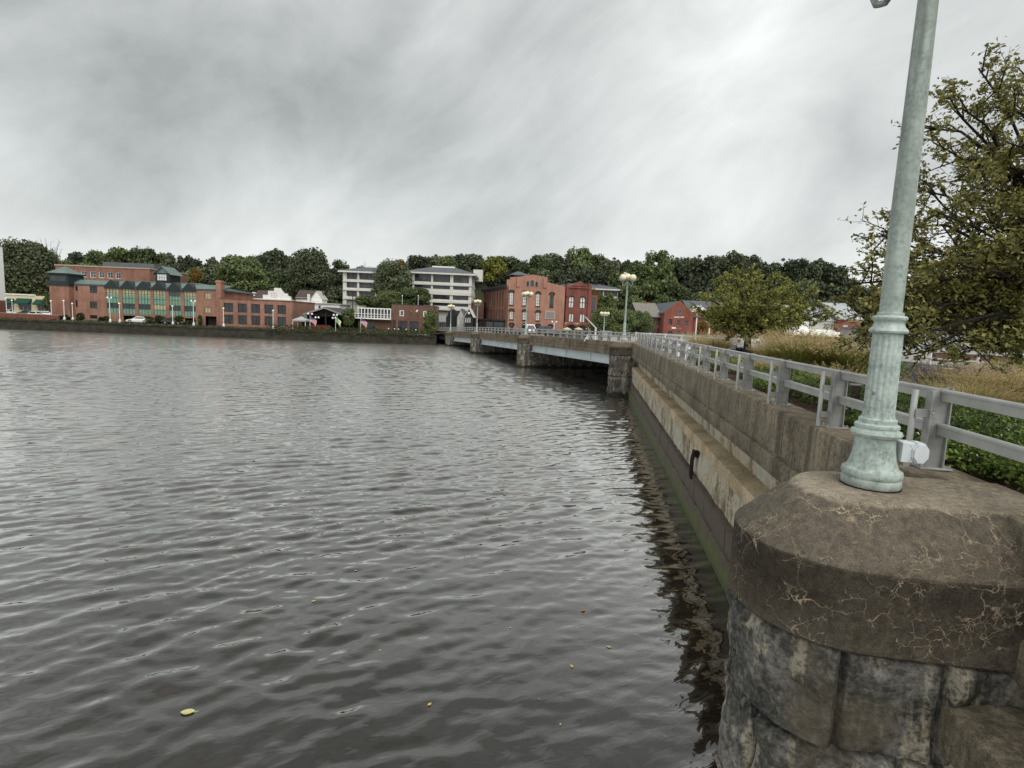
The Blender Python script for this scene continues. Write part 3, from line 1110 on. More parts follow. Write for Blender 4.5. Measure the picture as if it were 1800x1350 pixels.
# ------------------------------------------------------------------ bridge
br = thing('road_bridge', 'long road bridge with stained concrete parapet and pale blue steel girders', 'bridge', BR0, BR_ANG)
BP = [(0.55, 0.0), (0.05, 0.0), (0.0, -0.03), (0.0, -0.42), (0.03, -0.44), (0.0, -0.46), (0.0, -0.78), (0.035, -0.80), (0.0, -0.82), (-0.03, -1.0), (-0.03, -1.22), (0.3, -1.24), (0.55, -1.24)]
for k in range(4):
    y0, y1 = BR_PIERS[k], BR_PIERS[k + 1]
    if k == 0:
        y0 = -0.6
    m = MB()
    n = 10
    m.loft([[(x, y0 + (y1 - y0) * i / n, br_z(y0 + (y1 - y0) * i / n) + z) for x, z in BP] for i in range(n + 1)], True, True, True)
    m.build('parapet', MAT['parapet_far'], br, True)
    for gi, xg in enumerate((0.30, 4.0, 8.0, 12.0, 16.0)):
        m = MB()
        prof = [(xg + 0.5, -1.245), (xg + 0.10, -1.245), (xg + 0.10, -1.28), (xg + 0.14, -1.30), (xg + 0.14, -2.02), (xg - 0.05, -2.04), (xg - 0.05, -2.10), (xg + 0.35, -2.10), (xg + 0.5, -2.04)]
        m.loft([[(x, y, br_z(y) + z) for x, z in prof] for y in (BR_PIERS[k] + 0.6, BR_PIERS[k + 1] - 0.6)], True, True, True)
        if gi == 0:
            for yy in np.arange(BR_PIERS[k] + 2.0, BR_PIERS[k + 1] - 1, 6.1):
                m.box(xg + 0.06, xg + 0.15, yy, yy + 0.03, br_z(yy) - 2.03, br_z(yy) - 1.3)
            m.build('girder', MAT['girder'], br)
        else:
            m.build('inner_girder', MAT['steel'], br)
m = MB()
yy = [-6, 26.1, 52, 75, 95.3, 120]
m.loft([[(x, y, br_z(y) + z) for x, z in [(18.6, -0.12), (0.5, -0.12), (0.5, -1.26), (18.6, -1.26)]] for y in yy], True, True, True)
m.build('deck', MAT['asphalt'], br)
m = MB()
m.loft([[(x, y, br_z(y) + z) for x, z in [(19.1, 0.0), (18.605, 0.0), (18.605, -1.24), (19.1, -1.24)]] for y in yy], True, True, True)
m.build('far_parapet', MAT['parapet_far'], br)

PIER_LABELS = ['granite pier with sloping concrete coping where the seawall meets the bridge',
               'granite bridge pier under the second lamp, between the two widest girder spans',
               'mid river granite bridge pier, third from the seawall corner',
               'small far granite bridge pier, fourth from the seawall corner',
               'farthest granite pier, the abutment at the far bank end of the bridge']
for k in range(5):
    y = BR_PIERS[k]
    loc = BR(-0.05, y) if k else ST(3.45, 46.9)
    rz = BR_ANG if k else R(2)
    top = 4.66 if k == 0 else br_z(y) + 0.10
    loc.z = top - 4.62
    p = thing('stone_pier', PIER_LABELS[k], 'pier', loc, rz, 'river piers')
    a, b = MB(), MB()
    zofs, top = loc.z, 4.62
    make_pier(a, b, top, True, zbot=-1.2 - zofs, flat=1.6 if k else 0.9)
    if k:                                               # keep the nose short where the lamp stands over the parapet line
        for mb in (a, b):
            mb.v = [(x + 0.62, y_, z) for x, y_, z in mb.v]
    if k in (1, 2, 3):                                  # the wall of the pier that carries the other girders
        b.box(1.2, 17, -0.75, 0.75, -1.2 - zofs, top - 2.3)
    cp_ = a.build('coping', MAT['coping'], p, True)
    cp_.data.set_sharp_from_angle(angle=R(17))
    b.build('masonry', MAT['granite'], p, True)

LAMP_LABELS = ['pale green lamp post with a gull on a globe, where seawall meets bridge',
               'five globe lamp post on the bridge in front of the tall brick hall',
               'five globe lamp post on the bridge in front of the black gabled house',
               'five globe lamp post on the bridge beside the black shed front',
               'farthest five globe lamp post, at the far bank end of the bridge']
lp = ST(2.72, 46.7, 4.66)
lamps = [make_lamp(LAMP_LABELS[0], lp, R(12), 0.0)]
for k in range(1, 5):
    c = copy_tree(lamps[0])
    c.location = BR(-0.25, BR_PIERS[k], br_z(BR_PIERS[k]) + 0.06)
    c.rotation_euler = (0, 0, R((0, 35, 20, 55, 10)[k]))
    c['label'] = LAMP_LABELS[k]
    lamps.append(c)

bl = thing('metal_railing', 'grey metal two-rail railing along the near edge of the bridge parapet', 'railing', BR0, BR_ANG)
railing(bl, 0.28, [0.6 + 1.9 * k for k in range(51)], lambda y: br_z(y) - 0.01, False)
bl2 = thing('metal_railing', 'grey metal railing along the far edge of the bridge, seen between the nearer posts', 'railing', BR0, BR_ANG)
railing(bl2, 18.85, [-14 + 2.85 * k for k in range(38)], lambda y: br_z(y) - 0.01, False)

# gull on the left globe of the corner lamp
gp = atY(1102.2, 486.9, lp.y)
gu = thing('seagull', 'white gull with grey wings perched on a lamp globe', 'bird', gp, R(0))
m = MB()
prof = [(-0.300, 0.305, 0.006), (-0.262, 0.308, 0.014), (-0.255, 0.312, 0.030), (-0.235, 0.318, 0.047), (-0.200, 0.318, 0.056), (-0.165, 0.300, 0.056), (-0.13, 0.265, 0.062),
        (-0.085, 0.225, 0.088), (-0.02, 0.190, 0.105), (0.06, 0.165, 0.098), (0.14, 0.140, 0.075), (0.21, 0.118, 0.048), (0.27, 0.10, 0.034), (0.34, 0.078, 0.020), (0.37, 0.07, 0.006)]
m.loft([[(x, r_ * math.cos(2 * math.pi * i / 12), z + r_ * 1.1 * math.sin(2 * math.pi * i / 12)) for i in range(12)] for x, z, r_ in prof], True, True, True)
for s_ in (-1, 1):
    m.tube([(0.0, s_ * 0.04, 0.12), (0.0, s_ * 0.04, 0.012)], 0.010, 0.008, 6)
    m.box(-0.06, 0.015, s_ * 0.04 - 0.025, s_ * 0.04 + 0.025, 0.0, 0.012)
MAT['gull_white'] = plain('white_feathers', (0.80, 0.80, 0.78), 0.8, 0.05)
MAT['gull_grey'] = plain('grey_feathers', (0.38, 0.39, 0.41), 0.8, 0.1)
m.build('body', MAT['gull_white'], gu, True)
for s_ in (-1, 1):
    m = MB()
    m.loft([[(x, s_ * (y + 0.012 * math.sin(2 * math.pi * i / 8)), z + h * math.cos(2 * math.pi * i / 8)) for i in range(8)]
            for x, y, z, h in [(-0.11, 0.085, 0.225, 0.01), (-0.06, 0.105, 0.21, 0.06), (0.05, 0.112, 0.18, 0.075), (0.16, 0.09, 0.15, 0.055), (0.28, 0.055, 0.115, 0.03), (0.38, 0.02, 0.09, 0.008)]], True, True, True)
    m.build('wing', MAT['gull_grey'], gu, True)
m = MB().add([(-0.36, 0, 0.298), (-0.298, -0.012, 0.305), (-0.298, 0.012, 0.305), (-0.298, 0, 0.318), (-0.298, 0, 0.293)], [(0, 1, 3), (0, 3, 2), (0, 2, 4), (0, 4, 1), (1, 4, 2, 3)])
MAT['bill'] = plain('yellow_bill', (0.55, 0.36, 0.06), 0.5, 0.1)
m.build('bill', MAT['bill'], gu)

# white board hanging on the bridge parapet, grey cabinet behind the railing
sg = thing('sign_board', 'white board hanging tilted on the outside of the bridge parapet', 'sign', atY(1036, 593.5, 55.2) + Vector((-0.25, -0.3, 0)), BR_ANG)
m = MB().slab([(-0.36, -0.36), (0.02, -0.36), (0.38, 0.34), (0.02, 0.36)], -0.02, 0.02)
m.build('board', MAT['white'], sg)
m = MB().box(0.2, 0.25, -0.01, 0.03, 0.30, 0.8)
m.build('bracket', MAT['steel'], sg)
P = atY(1061, 593, 52.5)
cb = thing('control_cabinet', 'grey metal cabinet on legs behind the bridge railing beside the corner lamp', 'cabinet', P + Vector((0.3, 0.6, 0)), BR_ANG)
m = MB().box(-0.52, 0.52, -0.25, 0.25, -0.05, 0.62, 0.03)
m.build('housing', MAT['steel'], cb)
for x in (-0.42, 0.42):
    MB().box(x - 0.04, x + 0.04, -0.2, 0.2, -0.45, -0.05).build('leg', MAT['steel'], cb)
P = atY(1044, 592, 54)
ga = thing('barrier_gate', 'white barrier arm raised at an angle beside the bridge railing', 'barrier', P + Vector((0.2, 0.5, -0.4)), BR_ANG)
m = MB().box(-0.07, 0.07, -0.07, 0.07, 0, 1.25)
m.build('post', MAT['white'], ga)
m = MB().tube([(0.05, -0.09, 1.2), (-1.25, -0.09, 2.3)], 0.05, 0.04, 6)
m.build('arm', MAT['white'], ga)

# floating leaves
MAT['leaf_y'] = plain('yellow_leaf', (0.55, 0.40, 0.13), 0.6, 0.2, 20)
MAT['leaf_g'] = plain('pale_green_leaf', (0.48, 0.47, 0.22), 0.6, 0.2, 20)
MAT['leaf_r'] = plain('reddish_leaf', (0.30, 0.17, 0.09), 0.6, 0.2, 20)


def leaf_mesh(name, mat):
    m = MB()
    n = 7
    rows = []
    for i in range(n + 1):
        q = i / n
        wd = 0.32 * math.sin(math.pi * min(1, q * 0.96 + 0.02)) ** 0.8
        x = q - 0.5
        z = 0.10 * (q - 0.5) ** 2 + 0.015
        rows.append([(x, -wd, z + 0.09), (x, -wd * 0.5, z + 0.03), (x, 0, z), (x, wd * 0.5, z + 0.025), (x, wd, z + 0.06)])
    m.loft(rows, False)
    m.tube([(0.5, 0, 0.04), (0.75, 0.04, 0.06)], 0.02, 0.012, 5)
    return m.build(name, mat, mesh_only=True)


LM = {k: leaf_mesh('floating_leaf', MAT['leaf_' + k]) for k in 'ygr'}
for (px, py, k, size, rz, lab) in [
        (330, 1252, 'g', 0.20, 10, 'large pale curled leaf floating on the water, lower left'),
        (551, 1058, 'y', 0.085, 40, 'yellow leaf floating alone left of centre on the dark water'),
        (1025, 1073, 'r', 0.12, 70, 'reddish leaf floating just under the surface right of centre'),
        (897, 1103, 'y', 0.05, 20, 'tiny yellow leaf floating at mid picture'),
        (1070, 1137, 'g', 0.095, -20, 'pale green leaf floating nearest the dark wall reflection'),
        (1005, 1172, 'y', 0.085, 100, 'round yellow leaf floating below the pale green one'),
        (668, 1142, 'g', 0.045, 50, 'tiny whitish leaf floating left of centre'),
        (755, 1239, 'y', 0.080, 60, 'curled tan leaf floating near the bottom, left of centre'),
        (947, 1230, 'r', 0.045, 120, 'tiny brown leaf floating near the bottom centre'),
        (985, 1272, 'g', 0.045, 80, 'tiny pale leaf floating lowest in the photo'),
        (887, 868, 'y', 0.12, 0, 'orange leaf floating farthest out on the rippled water'),
        (625, 1003, 'g', 0.06, 0, 'tiny pale leaf floating above the lone yellow leaf')]:
    lp_ = atZ(px, py, 0.004)
    lp_.z = water_z(lp_.x, lp_.y) + 0.004
    o = link('floating_leaf', LM[k], None, lp_)
    o.scale = (size, size, size)
    o.rotation_euler = (0, 0, R(rz))
    tag(o, lab, 'leaf', 'leaves floating on the river')
# ------------------------------------------------------------------ buildings on the far bank
MAT['brick_red'] = brick('red_brick', (0.28, 0.128, 0.092), (0.23, 0.104, 0.075), (0.28, 0.19, 0.14))
MAT['brick_orange'] = brick('orange_brick', (0.31, 0.148, 0.108), (0.25, 0.12, 0.088), (0.30, 0.21, 0.15))
MAT['brick_hall'] = brick('hall_brick', (0.40, 0.19, 0.135), (0.32, 0.15, 0.108), (0.34, 0.24, 0.18), 0.3)
MAT['brick_deep'] = brick('deep_red_brick', (0.205, 0.068, 0.054), (0.165, 0.055, 0.044), (0.21, 0.10, 0.08))
MAT['brick_brown'] = brick('brown_brick', (0.175, 0.088, 0.066), (0.135, 0.068, 0.052), (0.18, 0.13, 0.10))
MAT['brick_shop'] = brick('painted_red_brick', (0.24, 0.085, 0.064), (0.20, 0.070, 0.053), (0.27, 0.10, 0.07))
MAT['office'] = plain('cream_precast', (0.60, 0.59, 0.54), 0.8, 0.08, 0.4)
MAT['office_low'] = plain('tan_precast', (0.40, 0.385, 0.34), 0.8, 0.1, 0.6)
MAT['slate'] = plain('grey_roof', (0.105, 0.112, 0.122), 0.8, 0.15, 0.8)
MAT['dark_roof'] = plain('dark_shingle', (0.060, 0.058, 0.058), 0.85, 0.2, 1.2)
MAT['brown_roof'] = plain('brown_shingle', (0.075, 0.055, 0.048), 0.85, 0.2, 1.2)
MAT['green_roof'] = plain('green_metal_roof', (0.060, 0.088, 0.082), 0.5, 0.2, 0.7)
MAT['pale_green_roof'] = plain('weathered_green_roof', (0.125, 0.175, 0.155), 0.55, 0.2, 0.9)
MAT['dark_green'] = plain('dark_green_fascia', (0.018, 0.026, 0.027), 0.5, 0.2)
MAT['green_panel'] = plain('pale_green_panel', (0.165, 0.275, 0.205), 0.35, 0.12, 0.9)
MAT['green_frame'] = plain('green_window_frame', (0.03, 0.085, 0.062), 0.5, 0.1)
MAT['blind'] = plain('beige_blind', (0.40, 0.35, 0.22), 0.6, 0.25, 0.9)
MAT['glass'] = glass_dark('dark_glass')
MAT['glass_grey'] = glass_dark('grey_glass', (0.055, 0.06, 0.066), 0.1)
MAT['glass_pale'] = plain('pale_blind_glass', (0.60, 0.61, 0.59), 0.3, 0.15, 1.2, spec=0.5)
MAT['frame_dark'] = plain('dark_frame', (0.020, 0.022, 0.022), 0.5, 0.1)
MAT['frame_grey'] = plain('grey_frame', (0.22, 0.22, 0.21), 0.6, 0.1)
MAT['trim'] = plain('stone_trim', (0.36, 0.30, 0.24), 0.8, 0.1)
MAT['black_wood'] = plain('black_boards', (0.022, 0.022, 0.024), 0.7, 0.2, 2)
MAT['grey_wood'] = plain('grey_boards', (0.42, 0.41, 0.38), 0.8, 0.1, 2)
MAT['cream'] = plain('cream_render', (0.62, 0.55, 0.36), 0.8, 0.1)
MAT['awning_green'] = plain('dark_green_canvas', (0.012, 0.055, 0.040), 0.8, 0.15)
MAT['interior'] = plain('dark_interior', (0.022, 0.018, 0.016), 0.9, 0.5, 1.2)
MAT['grey_wall'] = plain('grey_render', (0.36, 0.385, 0.39), 0.8, 0.1, 0.6)
MAT['beige_wall'] = plain('beige_render', (0.40, 0.355, 0.31), 0.8, 0.08, 0.6)
MAT['quay'] = concrete('quay_stone', (0.050, 0.045, 0.032), (0.014, 0.014, 0.009), (0.026, 0.029, 0.012), streak=0.8, speck=False)
MAT['teal'] = plain('dark_teal_paint', (0.028, 0.040, 0.042), 0.5, 0.1)


class Fac:
    """a building measured on the photograph: its front stands on the plane y = Y, turned by rz about its left foot"""

    def __init__(self, name, label, cat, px0, Y, zg, rz=0.0, group=None):
        p = atY(px0, 575, Y)
        self.o = Vector((p.x, Y, zg))
        self.rz = rz
        self.t = thing(name, label, cat, self.o, rz, group)

    def pt(self, px, py, d=0.0):
        """pixel -> (x, z) on the front face set back by d"""
        r = direction(px, py)
        n = Vector((math.sin(self.rz), -math.cos(self.rz), 0))
        org = self.o - n * d
        eye = Vector((0, 0, EYE))
        k = (org - eye).dot(n) / r.dot(n)
        q = eye + r * k - self.o
        return q.x * math.cos(self.rz) + q.y * math.sin(self.rz), q.z

    def rect(self, px0, px1, py0, py1, d=0.0):
        my = (py0 + py1) / 2
        mx = (px0 + px1) / 2
        return (self.pt(px0, my, d)[0], self.pt(px1, my, d)[0], self.pt(mx, py1, d)[1], self.pt(mx, py0, d)[1])


def holed(mb, x0, x1, z0, z1, holes, y=0.0, rev=0.22):
    """a wall face at y with openings and their reveals"""
    xs = sorted({x0, x1, *[min(max(h[0], x0), x1) for h in holes], *[min(max(h[1], x0), x1) for h in holes]})
    zs = sorted({z0, z1, *[min(max(h[2], z0), z1) for h in holes], *[min(max(h[3], z0), z1) for h in holes]})
    for i in range(len(xs) - 1):
        for j in range(len(zs) - 1):
            cx, cz = (xs[i] + xs[i + 1]) / 2, (zs[j] + zs[j + 1]) / 2
            if any(h[0] < cx < h[1] and h[2] < cz < h[3] for h in holes):
                continue
            mb.quad((xs[i], y, zs[j]), (xs[i + 1], y, zs[j]), (xs[i + 1], y, zs[j + 1]), (xs[i], y, zs[j + 1]))
    for h in holes:
        a, b, c, d = h
        mb.quad((a, y, c), (a, y + rev, c), (a, y + rev, d), (a, y, d))
        mb.quad((b, y, c), (b, y, d), (b, y + rev, d), (b, y + rev, c))
        mb.quad((a, y, c), (b, y, c), (b, y + rev, c), (a, y + rev, c))
        mb.quad((a, y, d), (a, y + rev, d), (b, y + rev, d), (b, y, d))


def shell(mb, x0, x1, z0, z1, depth, holes=(), roof=True):
    holed(mb, x0, x1, z0, z1, list(holes))
    mb.quad((x1, 0, z0), (x1, depth, z0), (x1, depth, z1), (x1, 0, z1))
    mb.quad((x0, 0, z0), (x0, 0, z1), (x0, depth, z1), (x0, depth, z0))
    mb.quad((x1, depth, z0), (x0, depth, z0), (x0, depth, z1), (x1, depth, z1))
    if roof:
        mb.quad((x0, 0, z1), (x1, 0, z1), (x1, depth, z1), (x0, depth, z1))


def window(parent, h, nx=2, nz=2, frame='frame_dark', glass='glass', fw=0.07, inset=0.12, bar=0.04, name='window', y=0.0):
    a, b, c, d = h
    m = MB()
    f0, f1 = y + inset, y + inset + 0.05
    m.box(a, b, f0, f1, c, c + fw); m.box(a, b, f0, f1, d - fw, d)
    m.box(a, a + fw, f0, f1, c + fw, d - fw); m.box(b - fw, b, f0, f1, c + fw, d - fw)
    for i in range(1, nx):
        x = a + (b - a) * i / nx
        m.box(x - bar / 2, x + bar / 2, f0 + 0.005, f1, c + fw, d - fw)
    for j in range(1, nz):
        z = c + (d - c) * j / nz
        m.box(a + fw, b - fw, f0 + 0.008, f1, z - bar / 2, z + bar / 2)
    w_ = m.build(name, MAT[frame], parent)
    m = MB().box(a + 0.01, b - 0.01, f1 + 0.004, f1 + 0.03, c + 0.01, d - 0.01)
    m.build('pane', MAT[glass], w_)
    return w_


def gable_roof(mb, x0, x1, y0, y1, ze, zr, over=0.3, th=0.15):
    """ridge along y, gable faces front"""
    xm = (x0 + x1) / 2
    k = (zr - ze) / (xm - x0)
    xo0, xo1, zo = x0 - over, x1 + over, ze - over * k
    mb.loft([[(xo0, y, zo), (xm, y, zr), (xo1, y, zo), (xo1, y, zo + th), (xm, y, zr + th), (xo0, y, zo + th)] for y in (y0 - over, y1 + over)], True, True, True)


def side_roof(mb, x0, x1, y0, y1, ze, zr, over=0.3, th=0.15):
    """ridge along x"""
    ym = (y0 + y1) / 2
    k = (zr - ze) / (ym - y0)
    a, b, zo = y0 - over, y1 + over, ze - over * k
    mb.loft([[(x, a, zo), (x, ym, zr), (x, b, zo), (x, b, zo + th), (x, ym, zr + th), (x, a, zo + th)] for x in (x0 - over, x1 + over)], True, True, True)


def hip_roof(mb, x0, x1, y0, y1, ze, zr, over=0.5, inset=None, th=0.25):
    ym = (y0 + y1) / 2
    inset = (y1 - y0) / 2 if inset is None else inset
    X0, X1, Y0, Y1 = x0 - over, x1 + over, y0 - over, y1 + over
    r0, r1 = (x0 + inset, ym, zr), (x1 - inset, ym, zr)
    b = [(X0, Y0), (X1, Y0), (X1, Y1), (X0, Y1)]
    vs = [(x, y, ze) for x, y in b] + [(x, y, ze + th) for x, y in b] + [r0, r1]
    mb.add(vs, [(3, 2, 1, 0), (0, 1, 5, 4), (1, 2, 6, 5), (2, 3, 7, 6), (3, 0, 4, 7), (4, 5, 9, 8), (6, 7, 8, 9), (5, 6, 9), (7, 4, 8)])


# --- quay wall along the far bank
q = thing('quay_wall', 'dark weathered stone quay wall along the far bank', 'quay', (0, 0, 0))
xs = np.linspace(-330, -17, 80)
m = MB()
m.loft([[(x, bank_y(x) + 1.2, -1.5), (x, bank_y(x) + 1.2, 2.02), (x, bank_y(x) - 0.1, 2.0), (x, bank_y(x) - 0.15, 1.72), (x, bank_y(x), 1.68),
         (x + 0.3 * mnoise.noise((x, 1, 0)), bank_y(x) - 0.2 + 0.25 * mnoise.noise((x * 0.5, 0, 0)), 0.7), (x, bank_y(x) - 0.5 + 0.3 * mnoise.noise((x * 0.7, 5, 0)), -1.5)] for x in xs], True, True, True)
m.build('wall', MAT['quay'], q)

e_ = thing('embankment_wall', 'dark stone embankment under the far end of the bridge', 'embankment', (0, 0, 0))
MB().box(-19, 60, 138.6, 141, -1.5, 2.2).build('wall', MAT['quay'], e_)

# --- A: the brick office with green glazed bays
A = Fac('brick_office', 'long brick waterfront office with green glazed bays and scalloped dark roof', 'office building', 130, 127, 2.0)
holes = [A.rect(158, 171, 503, 515), A.rect(158, 171, 530, 542), A.rect(158, 171, 554, 560), A.rect(132.5, 136.5, 503, 511), A.rect(133, 136.5, 528, 540)]
bays = [A.rect(187, 209, 506, 551.5), A.rect(215, 237, 507.5, 552.5), A.rect(243, 264.5, 508.5, 553.5), A.rect(270, 291, 510.5, 554.5), A.rect(297, 317.5, 512, 555.2), A.rect(323.5, 343.8, 513.4, 556)]
bz0 = sum(b[2] for b in bays) / 6; bz1 = sum(b[3] for b in bays) / 6
bays = [(b[0], b[1], bz0, bz1) for b in bays]
hr = [A.rect(359.5, 370, 514.5, 526), A.rect(359.5, 370, 539.5, 550), A.rect(361, 382, 556, 569)]
hr[2] = (hr[2][0], hr[2][1], 0.0, hr[2][3])
xr = A.pt(384, 540)[0]
ze = bz1 + 0.35
low = [(b[0] + 0.1, b[1] - 0.1, 0.1, bz0 - 0.35) for b in bays[1:]]
m = MB(); shell(m, 0, xr, 0, ze, 17, holes + bays + hr + low, False)
m.build('wall', MAT['brick_orange'], A.t)
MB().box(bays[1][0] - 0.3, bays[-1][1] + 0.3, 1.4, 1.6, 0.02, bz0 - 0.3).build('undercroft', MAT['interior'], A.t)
for k, h in enumerate(holes):
    window(A.t, h, 1 if h[1] - h[0] < 1 else 2, 2)
window(A.t, hr[0], 2, 2, glass='blind'); window(A.t, hr[1], 2, 1, glass='blind')
MB().box(hr[2][0], hr[2][1], 1.2, 1.3, 0, hr[2][3]).build('garage_opening', MAT['interior'], A.t)
bh = bz1 - bz0
for k, b in enumerate(bays):
    m = MB()
    rows = [0, 0.22, 0.42, 0.63, 0.82, 1.0]
    for i in range(5):
        x = b[0] + (b[1] - b[0]) * i / 4
        m.box(max(b[0], x - 0.05), min(b[1], x + 0.05), 0.10, 0.18, bz0, bz1)
    for r_ in rows:
        z = bz0 + bh * r_
        m.box(b[0], b[1], 0.105, 0.175, max(bz0, z - 0.05), min(bz1, z + 0.05))
    f = m.build('window', MAT['green_frame'], A.t)
    MB().box(b[0], b[1], 0.15, 0.17, bz0, bz0 + bh * 0.22).build('green_panel', MAT['green_panel'], f)
    MB().box(b[0], b[1], 0.15, 0.17, bz0 + bh * 0.42, bz0 + bh * 0.77).build('green_panel', MAT['green_panel'], f)
    MB().box(b[0], b[1], 0.15, 0.17, bz0 + bh * 0.22, bz0 + bh * 0.42).build('pane', MAT['blind' if k == 3 else 'glass'], f)
    MB().box(b[0], b[1], 0.15, 0.17, bz0 + bh * 0.77, bz1).build('pane', MAT['glass_grey' if k in (4,) else 'blind'], f)
    cx, hw = (b[0] + b[1]) / 2, (b[1] - b[0]) / 2 + 0.35
    arch = [(cx - hw, bz1 + 0.02), (cx + hw, bz1 + 0.02)] + [(cx + hw * q_, bz1 + 0.05 + 1.85 * (1 - abs(q_) ** 1.35)) for q_ in (0.995, 0.8, 0.6, 0.4, 0.2, 0.0, -0.2, -0.4, -0.6, -0.8, -0.995)]
    m = MB().slab(arch, -0.35, 3.2)
    m.build('arched_fascia', MAT['dark_green'], A.t)
# main roof: long hip behind the scallops, paler valleys between them
m = MB()
zr = A.pt(240, 494.5, 8)[1] + 0.2
hip_roof(m, 0, xr, 0.4, 17, ze + 0.02, zr, 0.5, 9.0, 0.3)
m.build('roof', MAT['green_roof'], A.t)
for i in range(7):
    xa = bays[i - 1][1] if i else bays[0][0] - 7.5
    xb = bays[i][0] if i < 6 else bays[5][1] + 6.5
    c = (xa + xb) / 2
    m = MB()
    zt = bz1 + 1.75
    w0 = 0.45 if 0 < i < 6 else (xb - xa) / 2 - 0.4
    top = 1.55 if 0 < i < 6 else (xb - xa) / 2 + 1.2
    zl = bz1 + 0.1 if 0 < i < 6 else ze + 0.35
    m.loft([[(c - top, 1.9, zt), (c + top, 1.9, zt), (c + w0, -0.25, zl), (c - w0, -0.25, zl)], [(c - top, 2.3, zt - 0.15), (c + top, 2.3, zt - 0.15), (c + w0, 0.05, zl - 0.25), (c - w0, 0.05, zl - 0.25)]], True, True, True)
    m.build('valley_roof', MAT['pale_green_roof'], A.t)
# corner tower
x0, x1, z0, z1 = A.rect(97, 130.5, 503, 561)
m = MB().box(x0, x1, -1.4, 3.2, 0, z1); m.build('tower', MAT['brick_red'], A.t)
_, _, z2, z3 = A.rect(97, 130, 481, 503)
m = MB().box(x0 - 0.15, x1 + 0.15, -1.55, 3.35, z1 + 0.003, z1 + 0.75); m.box(x0, x1, -1.4, 3.2, z1 + 0.75, z3 - 0.3); m.box(x0 - 0.3, x1 + 0.3, -1.7, 3.5, z3 - 0.3, z3)
m.build('belvedere', MAT['dark_green'], A.t)
m = MB().box(x0 + 0.4, x1 - 0.4, -1.46, -1.401, z1 + 1.0, z3 - 0.6); m.build('tower_window', MAT['glass'], A.t)
zp = A.pt(114, 470.5, 2)[1]
m = MB(); cx, cy = (x0 + x1) / 2, -1.6 + (x1 - x0) / 2
m.loft([[(cx - a_, cy - a_, z), (cx + a_, cy - a_, z), (cx + a_, cy + a_, z), (cx - a_, cy + a_, z)] for a_, z in (((x1 - x0) / 2 + 0.35, z3 + 0.003), (1.1, z3 + (zp - z3) * 0.6), (0.05, zp + 0.2))], True, True, True)
m.build('tower_roof', MAT['pale_green_roof'], A.t)
# cupola
x0, x1, z0, z1 = A.rect(275.5, 297, 480, 496, 6)
m = MB().box(x0 - 0.3, x1 + 0.3, 6, 10, z0 - 1, z1); m.build('cupola', MAT['dark_green'], A.t)
window(A.t, (x0 + 0.1, x1 - 0.5, z0 + 0.35, z1 - 0.25), 4, 2, 'green_frame', 'glass_pale', inset=-0.08, y=6.0, name='cupola_window')
m = MB(); gable_roof(m, x0 - 0.3, x1 + 0.3, 6, 10, z1, A.pt(287, 469, 6)[1], 0.5, 0.12)
m.slab([(x0 - 0.3, z1), (x1 + 0.3, z1), ((x0 + x1) / 2, A.pt(287, 469, 6)[1])], 6.02, 6.1)
m.build('cupola_roof', MAT['pale_green_roof'], A.t)
x0, x1, z0, z1 = A.rect(382, 390.5, 493, 530)
m = MB().box(x0, x1, -0.6, 1.0, 0, z1 - 0.5); m.box(x0 - 0.12, x1 + 0.12, -0.72, 1.12, z1 - 0.497, z1 - 0.2); m.box(x0, x1, -0.6, 1.0, z1 - 0.197, z1)
m.build('chimney', MAT['brick_orange'], A.t)

# --- B: low brick wing with ten dark windows
B = Fac('brick_wing', 'low flat brick building with two rows of five dark square windows', 'office building', 386, 125.5, 1.8)
cols = [(394, 410), (418.5, 434), (442, 457.2), (465, 480.2), (488, 503)]
hs = []
zr1 = B.rect(394, 410, 532, 548); zr1b = B.rect(488, 503, 537, 552.5)
zr2 = B.rect(394, 410, 553, 569.5); zr2b = B.rect(488, 503, 557, 573)
rowz = [((zr1[2] + zr1b[2]) / 2, (zr1[3] + zr1b[3]) / 2), ((zr2[2] + zr2b[2]) / 2, (zr2[3] + zr2b[3]) / 2)]
for c0, c1 in cols:
    for z0, z1 in rowz:
        r_ = B.rect(c0, c1, 545, 560)
        hs.append((r_[0], r_[1], z0, z1))
x1 = B.pt(514, 550)[0]; zt = B.pt(450, 527.5)[1]
m = MB(); shell(m, 0, x1, 0, zt, 14, hs)
for c0, c1 in zip([0] + [B.pt(c[1], 550)[0] for c in cols], [B.pt(c[0], 550)[0] for c in cols] + [x1]):
    m.box((c0 + c1) / 2 - 0.42, (c0 + c1) / 2 + 0.42, -0.10, -0.002, 0.02, zt - 0.45)
m.build('wall', MAT['brick_orange'], B.t)
MB().box(-0.12, x1 + 0.12, -0.14, 14.1, zt + 0.003, zt + 0.18).build('coping', MAT['brick_deep'], B.t)
for h in hs:
    window(B.t, h, 2, 2, inset=0.16)

